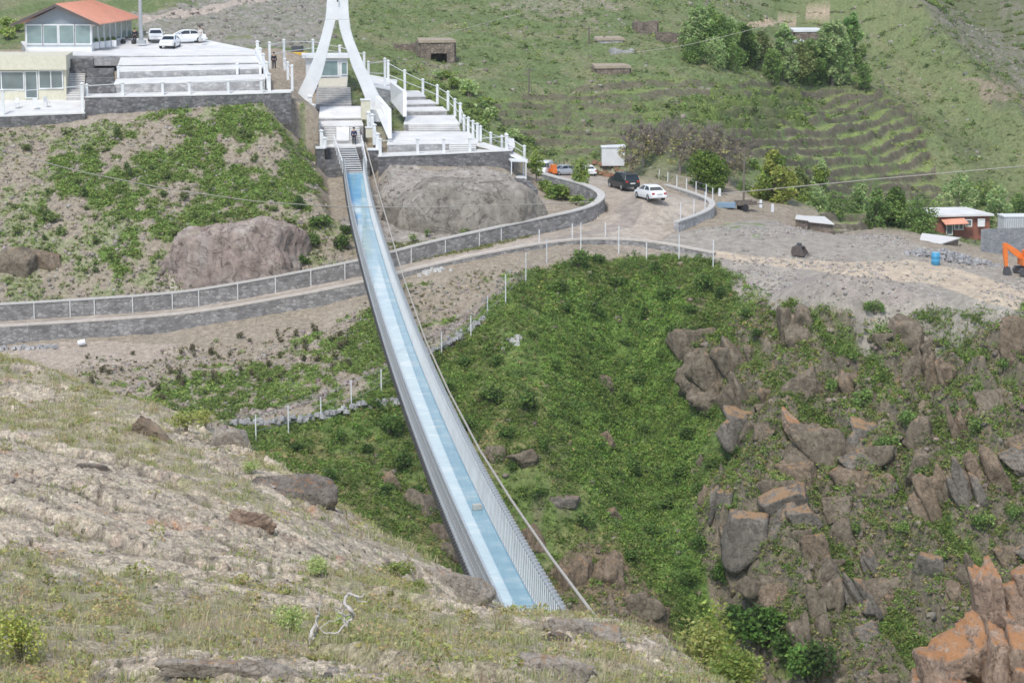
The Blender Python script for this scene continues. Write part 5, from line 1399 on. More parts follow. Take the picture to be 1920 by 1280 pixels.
ICO4_V = np.array([v.co for v in _ico.verts]); ICO4_F = np.array([[v.index for v in f.verts] for f in _ico.faces]); _ico.free()
def block(rg, ico, facets, rough, seed, boxy=.30):
    """one jointed block: six leaning faces and a few broken corners, then grain"""
    ax = np.array([(1,0,0),(-1,0,0),(0,1,0),(0,-1,0),(0,0,1),(0,0,-1)], float) + rg.normal(size=(6, 3)) * boxy
    ex = rg.normal(size=(facets, 3))
    nr = np.concatenate([ax, ex]); nr /= np.linalg.norm(nr, axis=1, keepdims=True)
    h = np.concatenate([rg.uniform(.66, .95, 6), rg.uniform(.80, 1.12, facets)])
    d = ico @ nr.T
    r = np.minimum(np.where(d > .05, h / np.maximum(d, .05), 9).min(1), 1.5)
    v = ico * r[:, None]; o3 = rg.uniform(0, 50, 3); q = v
    a = fbm(q[:, 0] * 1.7 + o3[0] + q[:, 2] * 1.1, q[:, 1] * 1.7 + q[:, 2] * 1.5 + o3[1], 5, .6)
    cr = ridged(q[:, 0] * 1.5 + q[:, 2] * 1.3 + o3[2], q[:, 1] * 1.6 - q[:, 2] * .6, 3)
    f = fbm(q[:, 0] * 7 + q[:, 2] * 5, q[:, 1] * 7 - q[:, 2] * 6 + o3[0], 4, .65)
    bk_ = blocky(q + .12 * a[:, None], 1.9, seed % 97, 4, f * .4)
    return v * (1 + rough * (1.0 * a - 2.2 * np.clip(cr - .66, 0, 1) + .6 * f + 2.6 * bk_))[:, None]
def rock_mesh(name, size, tilt, seed, mat, facets=13, rough=.09, parent=None, n=1):
    rg = np.random.default_rng(seed); ct, st = math.cos(tilt), math.sin(tilt)
    Vs, Fs, off = [], [], 0
    ico, fc = (ICO_V, ICO_F) if n == 1 else (ICO4_V, ICO4_F)
    for k in range(n):
        v = block(rg, ico, max(3, facets - 8), rough, seed + 7 * k)
        if n > 1:
            # neighbours along the bedding, each a little lower or set back
            cx = (k + .5) / n * 2 - 1; lv = rg.uniform(-.30, .22)
            sc = np.array([1.25 / n * rg.uniform(.8, 1.35) + .12, rg.uniform(.55, .95), rg.uniform(.62, 1.0) * (1 - .25 * abs(cx))])
            if k % 3 == 2: sc = sc * [1.2, 1, .55]; lv = rg.choice([-.5, .35])
            v = v * sc + [cx * .85, rg.uniform(-.25, .2), lv]
        v = v * np.array(size) * .5
        v = np.stack([v[:, 0] * ct - v[:, 2] * st, v[:, 1], v[:, 0] * st + v[:, 2] * ct], 1)
        Vs.append(v); Fs.append(fc + off); off += len(v)
    return np.concatenate(Vs), np.concatenate(Fs)
def rock(label, px, py, w, h, tilt, seed, mat, deep=.75, fn=None, name='rock', Y=None, facets=13, rough=.09, group=None, sink=.12, n=None):
    """a rock whose visible face is about w by h"""
    p = (on_ground(px, py, 140, 420) if fn is None else on_ground(px, py, 16, 90, fn)) if Y is None else W(px, py, Y)
    k = p.y / FPX
    v, f = rock_mesh(name, (w * k, min(w, h) * k * deep, h * k), R(tilt), seed, mat, facets, rough, None, n or (1 if (max(w, h) < 95 or fn is not None) else 4 if w < 100 else 5))
    o = np_mesh(name, v, f, mat)
    o.location = p + Vector((0, sink * min(w, h) * k, 0))
    return tag(o, label, 'rock', group)
rock('biggest grey brown slab leaning to the right, orange stain at its upper left edge', 1556, 866, 142, 256, 36, 201, RK_BROWN, .7, facets=12, n=3)
rock('dark tall smooth faced block in the middle of the right cliff', 1428, 1012, 132, 190, 8, 202, RK_GREY, .8, facets=12, rough=.06, n=2)
rock('angular dark block with orange top beside the tall smooth block', 1478, 952, 78, 66, -6, 203, RK_GREY, .9, facets=8, rough=.06)
rock('small dark block under the orange topped angular one', 1508, 978, 54, 60, 12, 204, RK_GREY, .9, facets=8)
rock('narrow pale grey pillar left of the tall smooth block', 1352, 952, 40, 112, -4, 205, RK_GREY, .9, facets=9)
rock('brown knobbly rock under the pale grey pillar', 1372, 1018, 54, 90, 8, 206, RK_BROWN, .9)
rock('rounded grey boulder at the left foot of the right cliff', 1440, 1128, 96, 88, -10, 207, RK_BROWN, .8)
rock('greyish rock lobe above the rounded boulder at the cliff foot', 1382, 1088, 48, 92, 6, 208, RK_BROWN, .9)
rock('tall brown rock fin right of the rounded grey boulder', 1548, 1148, 62, 150, 4, 209, RK_BROWN, .9)
rock('grey slab leaning right beside the tall brown fin', 1606, 1120, 52, 130, 30, 210, RK_GREY, .9)
rock('reddish leaning boulder standing alone among the shrubs on the right', 1758, 962, 84, 168, 24, 211, RK_PINK, .8)
rock('tall orange streaked rock left of the right picture edge', 1848, 905, 74, 170, 26, 212, RK_PINK, .8)
rock('grey shaded rock under the tall orange streaked one', 1818, 938, 56, 130, 20, 213, RK_GREY, .9)
rock('brown rock dome below the gravel edge with dark patch in its middle', 1502, 630, 84, 122, 10, 214, RK_BROWN, .8)
rock('rounded purple brown rock left of the green diagonal strip', 1388, 688, 92, 118, 10, 215, RK_BROWN, .8)
rock('crumbly brown rock below the rounded purple brown rock', 1345, 742, 80, 76, 20, 216, RK_BROWN, .8, rough=.16)
rock('tall dark brown crag under the gravel edge on the right', 1692, 655, 84, 140, 6, 217, RK_BROWN, .8, rough=.13)
rock('thin crag leaning against the tall dark brown crag', 1738, 690, 50, 120, 12, 218, RK_BROWN, .8, rough=.13)
rock('brown crag with small caves in the upper right cliff', 1775, 725, 60, 130, 14, 219, RK_PINK, .8, rough=.15)
rock('reddish block at the right edge under the gravel', 1912, 655, 70, 90, 8, 220, RK_PINK, .8)
rock('grey rock behind the top of the biggest slab', 1505, 738, 76, 62, 20, 221, RK_BROWN, .8)
rock('orange tipped rock left of the biggest slab', 1492, 822, 40, 84, 30, 222, RK_ORANGE, .8)
rock('rough brown rock in the middle of the upper right slope', 1810, 815, 54, 110, 16, 223, RK_PINK, .8, rough=.15)
rock('purplish rock low on the upper right slope', 1860, 770, 60, 70, 20, 224, RK_BROWN, .8)
rock('pair of pale stones left of the biggest slab, larger one', 1432, 820, 44, 40, 0, 225, RK_BROWN, .8)
rock('small pale stone left of the biggest slab', 1405, 812, 28, 36, 0, 226, RK_BROWN, .8)
rock('orange brown rock with a split right of the dark block', 1535, 1042, 52, 78, 20, 227, RK_PINK, .8)
rock('slim slanted rock in the middle of the right slope', 1640, 1070, 40, 96, 32, 228, RK_GREY, .8)
rock('grey boulder half covered by shrubs on the right slope', 1738, 1078, 60, 56, 10, 229, RK_GREY, .8)
rock('little standing stone in the grass of the lower right slope', 1788, 1128, 34, 52, 10, 230, RK_PINK, .8)
rock('brown rock ridge descending to the gorge bottom', 1520, 1215, 70, 130, 6, 231, RK_BROWN, .8, rough=.14)
rock('reddish pillar at the gorge bottom near the lower edge', 1552, 1262, 48, 100, 4, 232, RK_PINK, .8)
rock('pointed brown rock alone in the green gully', 1132, 726, 36, 44, 0, 233, RK_BROWN, .8)
rock('low dark rock in the upper green gully', 1135, 832, 40, 44, 20, 234, RK_PINK, .8)
rock('brown rock above the right half of the bridge cable', 985, 868, 52, 44, 10, 235, RK_BROWN, .8)
rock('grey rock beside the cable on the gorge slope', 925, 858, 40, 36, 0, 236, RK_BROWN, .8)
rock('pinkish rock left of the bridge in the gorge', 735, 915, 38, 50, 10, 237, RK_PINK, .8)
rock('brown boulder left of the bridge above the near hill', 792, 958, 56, 60, 20, 238, RK_BROWN, .8)
rock('reddish boulder touching the lower left side of the bridge', 826, 1010, 50, 62, 10, 239, RK_PINK, .8)
rock('grey brown boulder at the foot of the slope left of the bridge', 850, 1045, 50, 50, 0, 240, RK_BROWN, .8)
rock('reddish rock beside the right railing near the near hill', 1000, 1030, 44, 80, 14, 241, RK_PINK, .8)
rock('broad brown crag in the dry slope right of the cable', 1110, 1085, 130, 120, 0, 242, RK_PINK, .6, rough=.17)
rock('lower brown crag behind the crest of the near hill', 1180, 1155, 120, 90, 10, 243, RK_BROWN, .6, rough=.17)
rock('small brown crag right of the lower crag', 1235, 1172, 46, 70, 10, 244, RK_PINK, .7)
rock('grey stone with dark underside above the brown crags', 1150, 975, 40, 44, 10, 245, RK_BROWN, .8)
rock('dark stone sticking out of the slope above the broad crag', 1060, 945, 56, 30, 0, 246, RK_DARK, .8)
rq = random.Random(12); prs = []
rgf = (FM['cliff'] * (FM['rg'] > .25) * AREA * INV * (FZ > -50) * (py > 650)).ravel(); spots = rng.choice(len(rgf), 46, p=rgf / rgf.sum())
def ledge(i, p, w, tall):
    if len(prs) < 10:
        v, f = rock_mesh('r', (1.15, .85, tall), R(rq.uniform(14, 34)), 500 + i, None, 12, .11, None, 3 if tall > 1.5 else 1); q = np_mesh('rock', v, f, (RK_BROWN, RK_PINK, RK_BROWN, RK_GREY)[i % 4]); prs.append(q)
        tag(q, 'weathered brown rock among the shrubs of the right cliff', 'rock', 'rocks among the shrubs of the right cliff')
    else: q = prs[i % 10].copy(); COL.objects.link(q)
    q.location = p + Vector((0, .22 * w, -.05 * w)); q.scale = (w, w, w * rq.uniform(.8, 1.2)); q.rotation_euler = (0, 0, rq.uniform(-.35, .35))
for i, j in enumerate(spots):
    p = Vector(XYZ[j]); ledge(i, p, rq.uniform(34, 74) / FPX * p.y, 1.75)
    for k in range(2):
        x = p.x + rq.gauss(0, 1.2); y = p.y - abs(rq.gauss(0, .9)); ledge(100 + i * 2 + k, Vector((x, y, G(x, y))), rq.uniform(10, 26) / FPX * p.y, 1.2)
# orange lichen crag in the bottom right corner, a spur of the near side
rock('tall orange and pink lichen crag in the bottom right corner', 1888, 1130, 128, 190, 12, 250, RK_ORANGE, .9, Y=92, facets=11, rough=.12)
rock('broad jagged crag with orange lichen at the bottom right', 1812, 1262, 200, 170, 24, 251, RK_ORANGE, .9, Y=90, facets=11, rough=.14)
rock('orange lichen rock cut by the right bottom corner', 1912, 1262, 130, 180, 0, 252, RK_ORANGE, .9, Y=89, facets=11, rough=.14)
rock('big hidden shoulder of rock carrying the orange crags', 1880, 1420, 380, 260, 0, 253, RK_ORANGE, .9, Y=91, facets=14, rough=.12)
# the rock hill and outcrop under the plaza
rock('large smooth grey boulder hill right of the bridge under the plaza wall', 866, 434, 315, 258, -2, 254, rock_mat('smooth_grey_rock', [(.20,.18,.15),(.275,.248,.21),(.36,.33,.285)], (.50,.47,.43), .12, fine=.9), .55, facets=70, rough=.07, sink=.14, n=1)
rock('reddish grey rock outcrop left of the bridge above the road wall', 438, 530, 350, 246, 6, 255, rock_mat('red_grey_outcrop', [(.22,.178,.15),(.32,.255,.22),(.42,.385,.34)], (.40,.37,.28), .15, fine=1.1), .6, facets=50, rough=.12, sink=.16, n=1)
rock('grey rock shoulder right of the reddish outcrop', 540, 480, 120, 110, 10, 256, bpy.data.materials['red_grey_outcrop'], .6, facets=40, rough=.10, sink=.32, n=1)
rock('rounded rocky knob at the left edge above the road', 22, 520, 120, 110, 0, 257, RK_BROWN, .7, facets=36, sink=.3, n=1)
rock('dark boulder on the slope at the left edge', 85, 505, 80, 80, 10, 258, RK_PINK, .7, facets=30, sink=.25)
# rocks set in the near hill
nh = near_height
rock('dark grey rock with orange crest on the edge of the near hill', 565, 935, 150, 92, -14, 260, RK_DARK, .8, nh, facets=14, rough=.1)
rock('round pale boulder on the crest of the near hill', 428, 838, 82, 68, -8, 261, RK_PALE, .8, nh, facets=15, rough=.07)
rock('split rock with reddish face near the crest on the left', 285, 822, 84, 46, -20, 262, RK_PINK, .8, nh, rough=.12)
rock('dark pitted rock with bright orange lichen spot on the pale slab', 468, 988, 84, 40, -16, 263, RK_ORANGE, .8, nh, rough=.14)
rock('dark flat stone on the upper pale slab of the near hill', 172, 878, 64, 18, -6, 264, RK_DARK, .8, nh)
rock('pale lichened rock cap at the right end of the near hill', 1085, 1190, 150, 60, -6, 265, RK_PALE, .8, nh, facets=15, rough=.08, sink=.2)
rock('pale bare rock hump below the crest left of the bridge end', 850, 1105, 150, 56, -18, 266, RK_PALE, .8, nh, facets=15, rough=.08, sink=.2)
rock('low pale rock at the bottom edge of the near hill', 430, 1275, 300, 44, -2, 267, RK_PALE, .8, nh, facets=16, rough=.08)
rock('pale grey rock at the bottom right of the near hill', 1040, 1268, 160, 60, -10, 268, RK_PALE, .8, nh, facets=16, rough=.08)
rock('small dark stone in the grass near the bottom centre', 1050, 1212, 60, 26, -10, 269, RK_DARK, .8, nh)
# ------------------------------------------------------------------ walls and fences of the road
CONCW = plain('dull_white_paint', (.60, .60, .58), .7, var=.1)
def vline(L, dz=0.0): return [W(*p) + UP * dz for p in L]
inw = []
for p in inner_w: inw.append(Vector((p.x, p.y, ROADZ(np.array([p.x]), np.array([p.y]))[0])))
# finer points
def densify(pts, step=1.5):
    out = []
    for a, b in zip(pts[:-1], pts[1:]):
        n = max(1, int((b - a).length / step))
        out += [a.lerp(b, i / n) for i in range(n)]
    return out + [pts[-1]]
def smooth_line(pts, it=3):
    pts = densify(pts, 1.0)
    for _ in range(it * 3): pts = [pts[0]] + [(a + b * 2 + c_) / 4 for a, b, c_ in zip(pts[:-2], pts[1:-1], pts[2:])] + [pts[-1]]
    return pts
IW = smooth_line(inw)
def roadz(p): return float(ROADZ(np.array([p.x]), np.array([p.y]))[0])
for p in IW: p.z = roadz(p)
wl = MB().strip([p + Vector((0, -.12, 0)) for p in IW], .62, 1.75, -.4).build('road_wall', STONE_R)
MB().strip([p + Vector((0, -.12, 1.35)) for p in IW], .74, .11, 0).build('coping', COPE_R, wl)
for x in (-8, 60, 124, 190, 253, 320, 385, 450, 514, 578, 642, 769, 829, 890, 949):
    j = min(range(len(IW)), key=lambda i: abs(proj(IW[i].x, IW[i].y, IW[i].z)[0] - x))
    MB().box((IW[j].x, IW[j].y - .47, IW[j].z + .68), (.085, .10, 1.45), 0).build('pilaster', CONCW, wl)
tag(wl, 'long dark stone wall with white coping and posts along the road', 'wall')
OW = smooth_line([p for p in outer_w[:14]])
for p in OW: p.z = roadz(p)
def taper(i): return 1.0
hts = []
for i, p in enumerate(OW):
    x = proj(p.x, p.y, p.z)[0]; hts.append(float(np.interp(x, [-200, 700, 1000, 1250, 1340], [2.0, 2.0, 1.2, .9, .4])))
ow = MB().strip([p - Vector((0, .2, 0)) for p in OW], .5, [h + .8 for h in hts], [-h - .8 for h in hts]).build('retaining_wall', STONE_R)
MB().strip([p - Vector((0, .2, -.01)) for p in OW], .56, .16, 0).build('kerb', plain('pale_kerb', (.55, .50, .44), .9, var=.15), ow)
tag(ow, 'long dark stone retaining wall holding up the road above the planted slope', 'wall')
# walled bed and lot wall
CW = smooth_line([W(1268,417,214), W(1306,405,218.2), W(1334,394,220), W(1342,384,222.5), W(1330,374,226), W(1300,363,230), (W(1262,351,233)), W(1215,338,239), W(1170,327,244)], 2)
cw = MB().strip(CW, .5, 1.9, -1.9).build('lot_wall', STONE_L)
MB().strip(CW, .6, .12, 0).build('coping', COPE_R, cw)
tag(cw, 'curved stone wall with white coping round the car lot', 'wall')
def wire_fence(label, posts, wires, r=.05, mat=None, group=None):
    b0 = posts[0][0]; o = thing('wire_fence', label, 'fence', b0, 0, group)
    for p, h in posts:
        q = p - b0; MB().tube([q - UP * .1, q + UP * h], r, 6).build('post', mat or WHITE, o)
    for f in wires:
        MB().tube([p - b0 + UP * h * f for p, h in posts], .012, 4).build('wire', GREYMET, o)
    return o
def gp_(px, pt, pb, y0=140):
    b = on_ground(px, pb, y0, 260); return b, max(.5, W(px, pt, b.y).z - b.z)
wire_fence('white post wire fence climbing from the planted slope to the road bend', [gp_(*p) for p in ((480,778,825),(541,760,812),(602,745,793),(659,712,770),(715,692,737),(828,622,665),(883,592,638),(914,555,595),(948,515,572),(986,474,531),(1025,448,494),(1089,417,470),(1160,424,477),(1212,455,490),(1273,441,490),(1337,450,506))], (.95, .65, .35))
wire_fence('row of white posts along the outer edge of the road bend', [gp_(*p) for p in ((1011,430,462),(1073,420,449),(1135,417,444))], (.95,))
wire_fence('row of white posts behind the curved wall of the car lot', [(W(x, b, Y), W(x, t, Y).z - W(x, b, Y).z) for x, t, b, Y in ((1186,305,331,244),(1202,309,334,242.5),(1219,313,338,240.5),(1236,317,344,238),(1252,323,349,235.5),(1269,328,354,233),(1287,334,360,231.5),(1305,340,366,229.5),(1324,345,372,227),(1336,352,378,225))], (.95, .6))
wire_fence('three thin white posts on the inner side of the curved lot wall', [gp_(*p) for p in ((1276,380,412,),(1301,374,404),(1322,360,392))], (.95,))
# low dry stone lines
def stone_line(label, L, h=.45, wd=.6, seed=1):
    rg = np.random.default_rng(seed); pts = densify([on_ground(*p) for p in L], .4); vs = []; fs = []
    for p in pts:
        for k in range(3):
            v, f = rock_mesh('s', (rg.uniform(.25, .55), rg.uniform(.25, .5), rg.uniform(.2, .45)), 0, 0, None) if False else (None, None)
    m = MB()
    for p in pts:
        for k in range(4):
            c = p + Vector((rg.normal() * wd * .3, rg.normal() * wd * .3, rg.uniform(0, h))); s = rg.uniform(.22, .5)
            m.box(tuple(c), (s, s * rg.uniform(.6, 1), s * rg.uniform(.5, .8)), rg.uniform(0, 3), taper=rg.uniform(.55, .9))
    return tag(m.build('dry_stone_wall', STONE_L), label, 'wall')
stone_line('low dry stone wall along the path from the slope to the bridge', [(440,800),(520,795),(600,785),(680,765),(760,762)], seed=2)
stone_line('low dry stone wall right of the bridge beside the fence posts', [(800,668),(830,655),(870,630),(905,605)], seed=3)
stone_line('line of rubble stones at the foot of the road wall on the left', [(0,655),(60,656),(110,652)], seed=4, h=.2)
wall('garden_wall', [W(-60,565,203), W(60,562,203.2), W(205,553,203.6)], 1.3, .5, MUDSTONE, 'short brown stone wall above the road wall at the left', cope=CONC, ch=.08)
# ------------------------------------------------------------------ vehicles
def car(label, loc, rz, paint, kind='sedan', k=1.0, cat='car', name='parked_car'):
    """a car pointing along its own +Y"""
    o = thing(name, label, cat, loc, rz)
    Lh, w = 2.15, .84
    # stations: y, low, belt height, half width
    if kind == 'sedan':
        st = [(-2.15,.42,.72,.70),(-2.08,.30,.90,.78),(-1.7,.24,.98,.83),(-1.0,.22,.98,.84),(0,.22,.95,.85),(.9,.22,.93,.84),(1.2,.22,.92,.83),(1.8,.26,.80,.80),(2.1,.32,.66,.74),(2.18,.42,.56,.66)]
        cabin = [(-1.62,.97,.70,0),(-1.0,1.36,.56,1),(-.35,1.42,.58,1),(.35,1.40,.57,1),(1.22,.92,.72,0)]
    elif kind == 'suv':
        st = [(-2.1,.45,.85,.74),(-2.05,.32,1.05,.82),(-1.7,.28,1.08,.87),(-1.0,.28,1.08,.88),(0,.28,1.06,.88),(.9,.28,1.04,.87),(1.2,.28,1.02,.86),(1.8,.3,.92,.82),(2.1,.36,.76,.76),(2.16,.46,.64,.68)]
        cabin = [(-2.04,1.05,.72,0),(-1.75,1.58,.60,1),(-.5,1.68,.63,1),(.3,1.66,.62,1),(1.15,1.04,.74,0)]
    else:
        st = [(-2.3,.35,1.2,.82),(-2.2,.3,1.95,.88),(-1.0,.28,2.0,.9),(.5,.28,2.0,.9),(1.2,.28,1.9,.88),(1.7,.28,1.15,.86),(2.2,.32,.9,.8),(2.25,.4,.7,.74)]
        cabin = None
    m = MB(); rows = []
    for y, lo, hi, hw in st:
        r = [(-hw * .94, y, lo), (hw * .94, y, lo), (hw, y, lo + .22), (hw * .99, y, (lo + hi) / 2 + .1), (hw * .90, y, hi), (-hw * .90, y, hi), (-hw * .99, y, (lo + hi) / 2 + .1), (-hw, y, lo + .22)]
        rows.append(r)
    for r in rows: m.v += r
    for i in range(len(rows) - 1):
        for q in range(8):
            t = (q + 1) % 8; m.f.append([i * 8 + q, i * 8 + t, i * 8 + 8 + t, i * 8 + 8 + q]); m.mi.append(0)
    e = (len(rows) - 1) * 8
    m.f += [list(range(7, -1, -1)), list(range(e, e + 8))]; m.mi += [0, 0]
    m.build('body', paint, o, smooth=False, bevel=.03)
    if cabin:
        g = MB(); zb = cabin[0][1]
        bel = [(-.74, cabin[0][0], cabin[0][1] - .03), (.74, cabin[0][0], cabin[0][1] - .03), (.74, cabin[-1][0], cabin[-1][1] - .03), (-.74, cabin[-1][0], cabin[-1][1] - .03)]
        rows = []
        for y, z, hw, full in cabin[1:-1]:
            rows.append([(-.76, y, zb - .03), (-hw, y, z - .07), (hw, y, z - .07), (.76, y, zb - .03)])
        a = [bel[0], bel[0], bel[1], bel[1]]; b_ = [bel[3], bel[3], bel[2], bel[2]]
        rows = [a] + rows + [b_]
        for r in rows: g.v += r
        for i in range(len(rows) - 1):
            for q in range(3): g.f.append([i * 4 + q, i * 4 + q + 1, i * 4 + 5 + q, i * 4 + 4 + q]); g.mi.append(0)
        gl_ = g.build('cabin_glass', CARGLASS, o)
        p = MB()
        tops = cabin[1:-1]
        for s in (-1, 1):
            p.tube([(s * .73, cabin[0][0] + .02, zb - .02)] + [(s * (hw - .01), y, z - .06) for y, z, hw, f in tops] + [(s * .73, cabin[-1][0] - .02, cabin[-1][1] - .02)], .045, 6)
            yb = (tops[0][0] + tops[-1][0]) / 2; zz = tops[1][1]; p.tube([(s * .765, yb, zb - .02), (s * (tops[1][2] + .005), yb, zz - .07)], .04, 6)
        p.build('pillar', paint, o)
        t = MB(); rr = []
        for y, z, hw, f in [(tops[0][0] - .10, tops[0][1] - .06, tops[0][2], 1)] + tops + [(tops[-1][0] + .12, tops[-1][1] - .07, tops[-1][2], 1)]:
            rr.append([(-hw, y, z - .08), (hw, y, z - .08), (hw * .86, y, z), (-hw * .86, y, z)])
        for r in rr: t.v += r
        for i in range(len(rr) - 1):
            for q in range(4):
                u = (q + 1) % 4; t.f.append([i * 4 + q, i * 4 + u, i * 4 + 4 + u, i * 4 + 4 + q]); t.mi.append(0)
        e = (len(rr) - 1) * 4; t.f += [[3, 2, 1, 0], [e, e + 1, e + 2, e + 3]]; t.mi += [0, 0]
        t.build('roof', paint, o, bevel=.02)
    else:
        MB().hex8([(-.80, 1.30, 1.82), (.80, 1.30, 1.82), (.83, 1.62, 1.25), (-.83, 1.62, 1.25)], [(-.80, 1.34, 1.84), (.80, 1.34, 1.84), (.83, 1.67, 1.27), (-.83, 1.67, 1.27)]).build('windscreen', CARGLASS, o)
        for s in (-1, 1): MB().box((s * .905, .9, 1.5), (.03, .9, .5)).build('side_window', CARGLASS, o)
        MB().box((0, -2.29, 1.5), (1.2, .05, .5)).build('rear_window', CARGLASS, o)
    y0, y1 = st[0][0], st[-1][0]
    hwt = .82 if kind != 'suv' else .85
    for s in (-1, 1):
        for y in (-1.32, 1.34):
            wh = MB().tube([(s * (hwt - .20), y, .31), (s * (hwt + .02), y, .31)], .315, 18).build('wheel', TYRE, o)
            MB().tube([(s * (hwt - .02), y, .31), (s * (hwt + .03), y, .31)], .19, 14).build('rim', GREYMET, wh)
        MB().box((s * .60, y0 - .0 + .03, st[1][2] - .18), (.26, .12, .18)).build('tail_light', LAMP_R, o, bevel=.015)
        MB().box((s * .56, y1 - .05, .60), (.28, .12, .14)).build('headlight', LAMP_W, o, bevel=.015)
        MB().box((s * (hwt + .12), .78, st[4][2] + .06), (.16, .10, .12)).build('mirror', paint, o, bevel=.02)
    MB().box((0, y0 - .04, .45), (1.45, .14, .20)).build('rear_bumper', paint, o, bevel=.03)
    MB().box((0, y1 + .0, .42), (1.40, .14, .20)).build('front_bumper', paint, o, bevel=.03)
    MB().box((0, y0 - .06, .70), (.50, .05, .12)).build('number_plate', LAMP_W, o)
    MB().box((0, y1 + .06, .44), (.50, .04, .11)).build('number_plate', LAMP_W, o)
    return o
def road_at(px, py): return on_ground(px, py, 190, 260)
car('white sedan seen from behind parked at the road bend', road_at(1219, 374), R(20), CARWHITE, 'sedan')
car('black hatchback seen from behind with its white plate near the white sedan', road_at(1169, 354), R(22), CARDARK, 'suv')
car('silver car with dark glass at the far end of the car lot', road_at(1057, 328), R(120), CARGREY, 'sedan').scale = (.72,) * 3
car('white car partly hidden behind the sapling at the far end of the lot', road_at(1101, 328), R(15), CARWHITE, 'sedan').scale = (.72,) * 3
car('small white van near the orange machine at the far end of the lot', road_at(1019, 329), R(165), CARWHITE, 'van', name='parked_van', cat='van').scale = (.72,) * 3
cz = lambda px, py, Y: W(px, py, Y)
car('white car parked closest to the pavilion mast', cz(292, 78, 262), R(190), CARWHITE, 'sedan')
car('white car with dark front in the middle of the plaza court', cz(319, 90, 255.5), R(176), CARWHITE, 'sedan')
car('white car at the right end of the plaza court', cz(349, 80, 261), R(110), CARWHITE, 'sedan')
# small orange machine
p = road_at(1036, 330)
o = thing('small_loader', 'small orange loader machine between the white van and silver car', 'loader', p, R(30)); o.scale = (.62,) * 3
MB().box((0, 0, .75), (.9, 1.6, .7)).build('body', EXC, o, bevel=.05)
MB().box((0, -.3, 1.4), (.8, .8, .9)).build('cab', EXC, o, bevel=.05)
for s in (-1, 1):
    for y in (-.5, .5): MB().tube([(s * .45, y, .32), (s * .68, y, .32)], .32, 14).build('wheel', TYRE, o)
MB().hex8([(-.6, 1.0, .2), (.6, 1.0, .2), (.6, 1.5, .15), (-.6, 1.5, .15)], [(-.6, 1.0, .7), (.6, 1.0, .7), (.6, 1.1, .7), (-.6, 1.1, .7)]).build('bucket', DARKMET, o)
p = W(553, 108, 262)
o = thing('yellow_loader', 'yellow machine half hidden behind the walk fence by the arch', 'loader', p - UP * .6, R(80))
MB().box((0, 0, .8), (1.3, 2.6, .8)).build('body', YELLOW, o, bevel=.05)
MB().box((0, -.3, 1.5), (1.2, 1.1, .8)).build('cab', DARKMET, o, bevel=.05)
for s in (-1, 1):
    for y in (-.9, .9): MB().tube([(s * .6, y, .4), (s * .9, y, .4)], .42, 14).build('wheel', TYRE, o)
# ------------------------------------------------------------------ excavator
p = on_ground(1934, 516, 180, 240)
o = thing('excavator', 'orange excavator with folded boom beside the grey block wall', 'excavator', p, R(8)); 
MB().box((0, 0, 1.25), (2.1, 1.6, .75)).build('body', EXC, o, bevel=.06)
MB().box((-.55, -.35, 1.75), (.8, .9, 1.0)).build('cab', EXC, o, bevel=.05)
MB().box((-.55, -.82, 1.85), (.62, .05, .6)).build('cab_window', CARGLASS, o)
MB().box((.55, .1, 1.75), (.8, 1.1, .3)).build('engine_cover', DARKMET, o, bevel=.04)
for s in (-.75, .75):
    MB().add([(-1.2, s - .2, .1), (1.2, s - .2, .1), (1.45, s - .2, .4), (1.2, s - .2, .75), (-1.2, s - .2, .75), (-1.45, s - .2, .4)] + [(-1.2, s + .2, .1), (1.2, s + .2, .1), (1.45, s + .2, .4), (1.2, s + .2, .75), (-1.2, s + .2, .75), (-1.45, s + .2, .4)], [(0, 1, 2, 3, 4, 5), (11, 10, 9, 8, 7, 6)] + [(i, i + 6, (i + 1) % 6 + 6, (i + 1) % 6) for i in range(6)]).build('track', DARKMET, o)
def arm(pts, w, th): 
    m = MB()
    for (x0, z0, t0), (x1, z1, t1) in zip(pts[:-1], pts[1:]):
        d = Vector((x1 - x0, 0, z1 - z0)).normalized(); nn = Vector((-d.z, 0, d.x))
        a = [Vector((x0, -w, z0)) - nn * t0, Vector((x0, w, z0)) - nn * t0, Vector((x0, w, z0)) + nn * t0, Vector((x0, -w, z0)) + nn * t0]
        b_ = [Vector((x1, -w, z1)) - nn * t1, Vector((x1, w, z1)) - nn * t1, Vector((x1, w, z1)) + nn * t1, Vector((x1, -w, z1)) + nn * t1]
        m.hex8(a, b_)
    return m
arm([(-.75, 1.45, .20), (-1.55, 2.05, .27), (-2.45, 2.72, .17)], .16, 0).build('boom', EXC, o)
arm([(-2.52, 2.85, .16), (-2.42, 1.85, .2), (-2.3, .75, .12)], .13, 0).build('stick', EXC, o)
MB().tube([(-.9, 0, 1.35), (-1.7, 0, 2.0)], .06, 8).build('piston', GREYMET, o)
MB().add([(-2.5, -.35, .1), (-2.5, .35, .1), (-1.85, .35, .0), (-1.85, -.35, .0), (-2.38, -.35, .85), (-2.38, .35, .85), (-2.1, .35, .8), (-2.1, -.35, .8)], [(0, 1, 2, 3), (7, 6, 5, 4), (0, 4, 5, 1), (1, 5, 6, 2), (2, 6, 7, 3), (3, 7, 4, 0)]).build('bucket', DARKMET, o)
p = on_ground(1500, 480, 180, 240)
o = thing('excavator_bucket', 'dark steel digger bucket lying alone on the gravel yard', 'bucket', p, R(-25))
m = MB()
prof = [(-.55, .05), (.45, .0), (.62, .25), (.25, .80), (-.25, .98), (-.60, .80), (-.68, .35)]
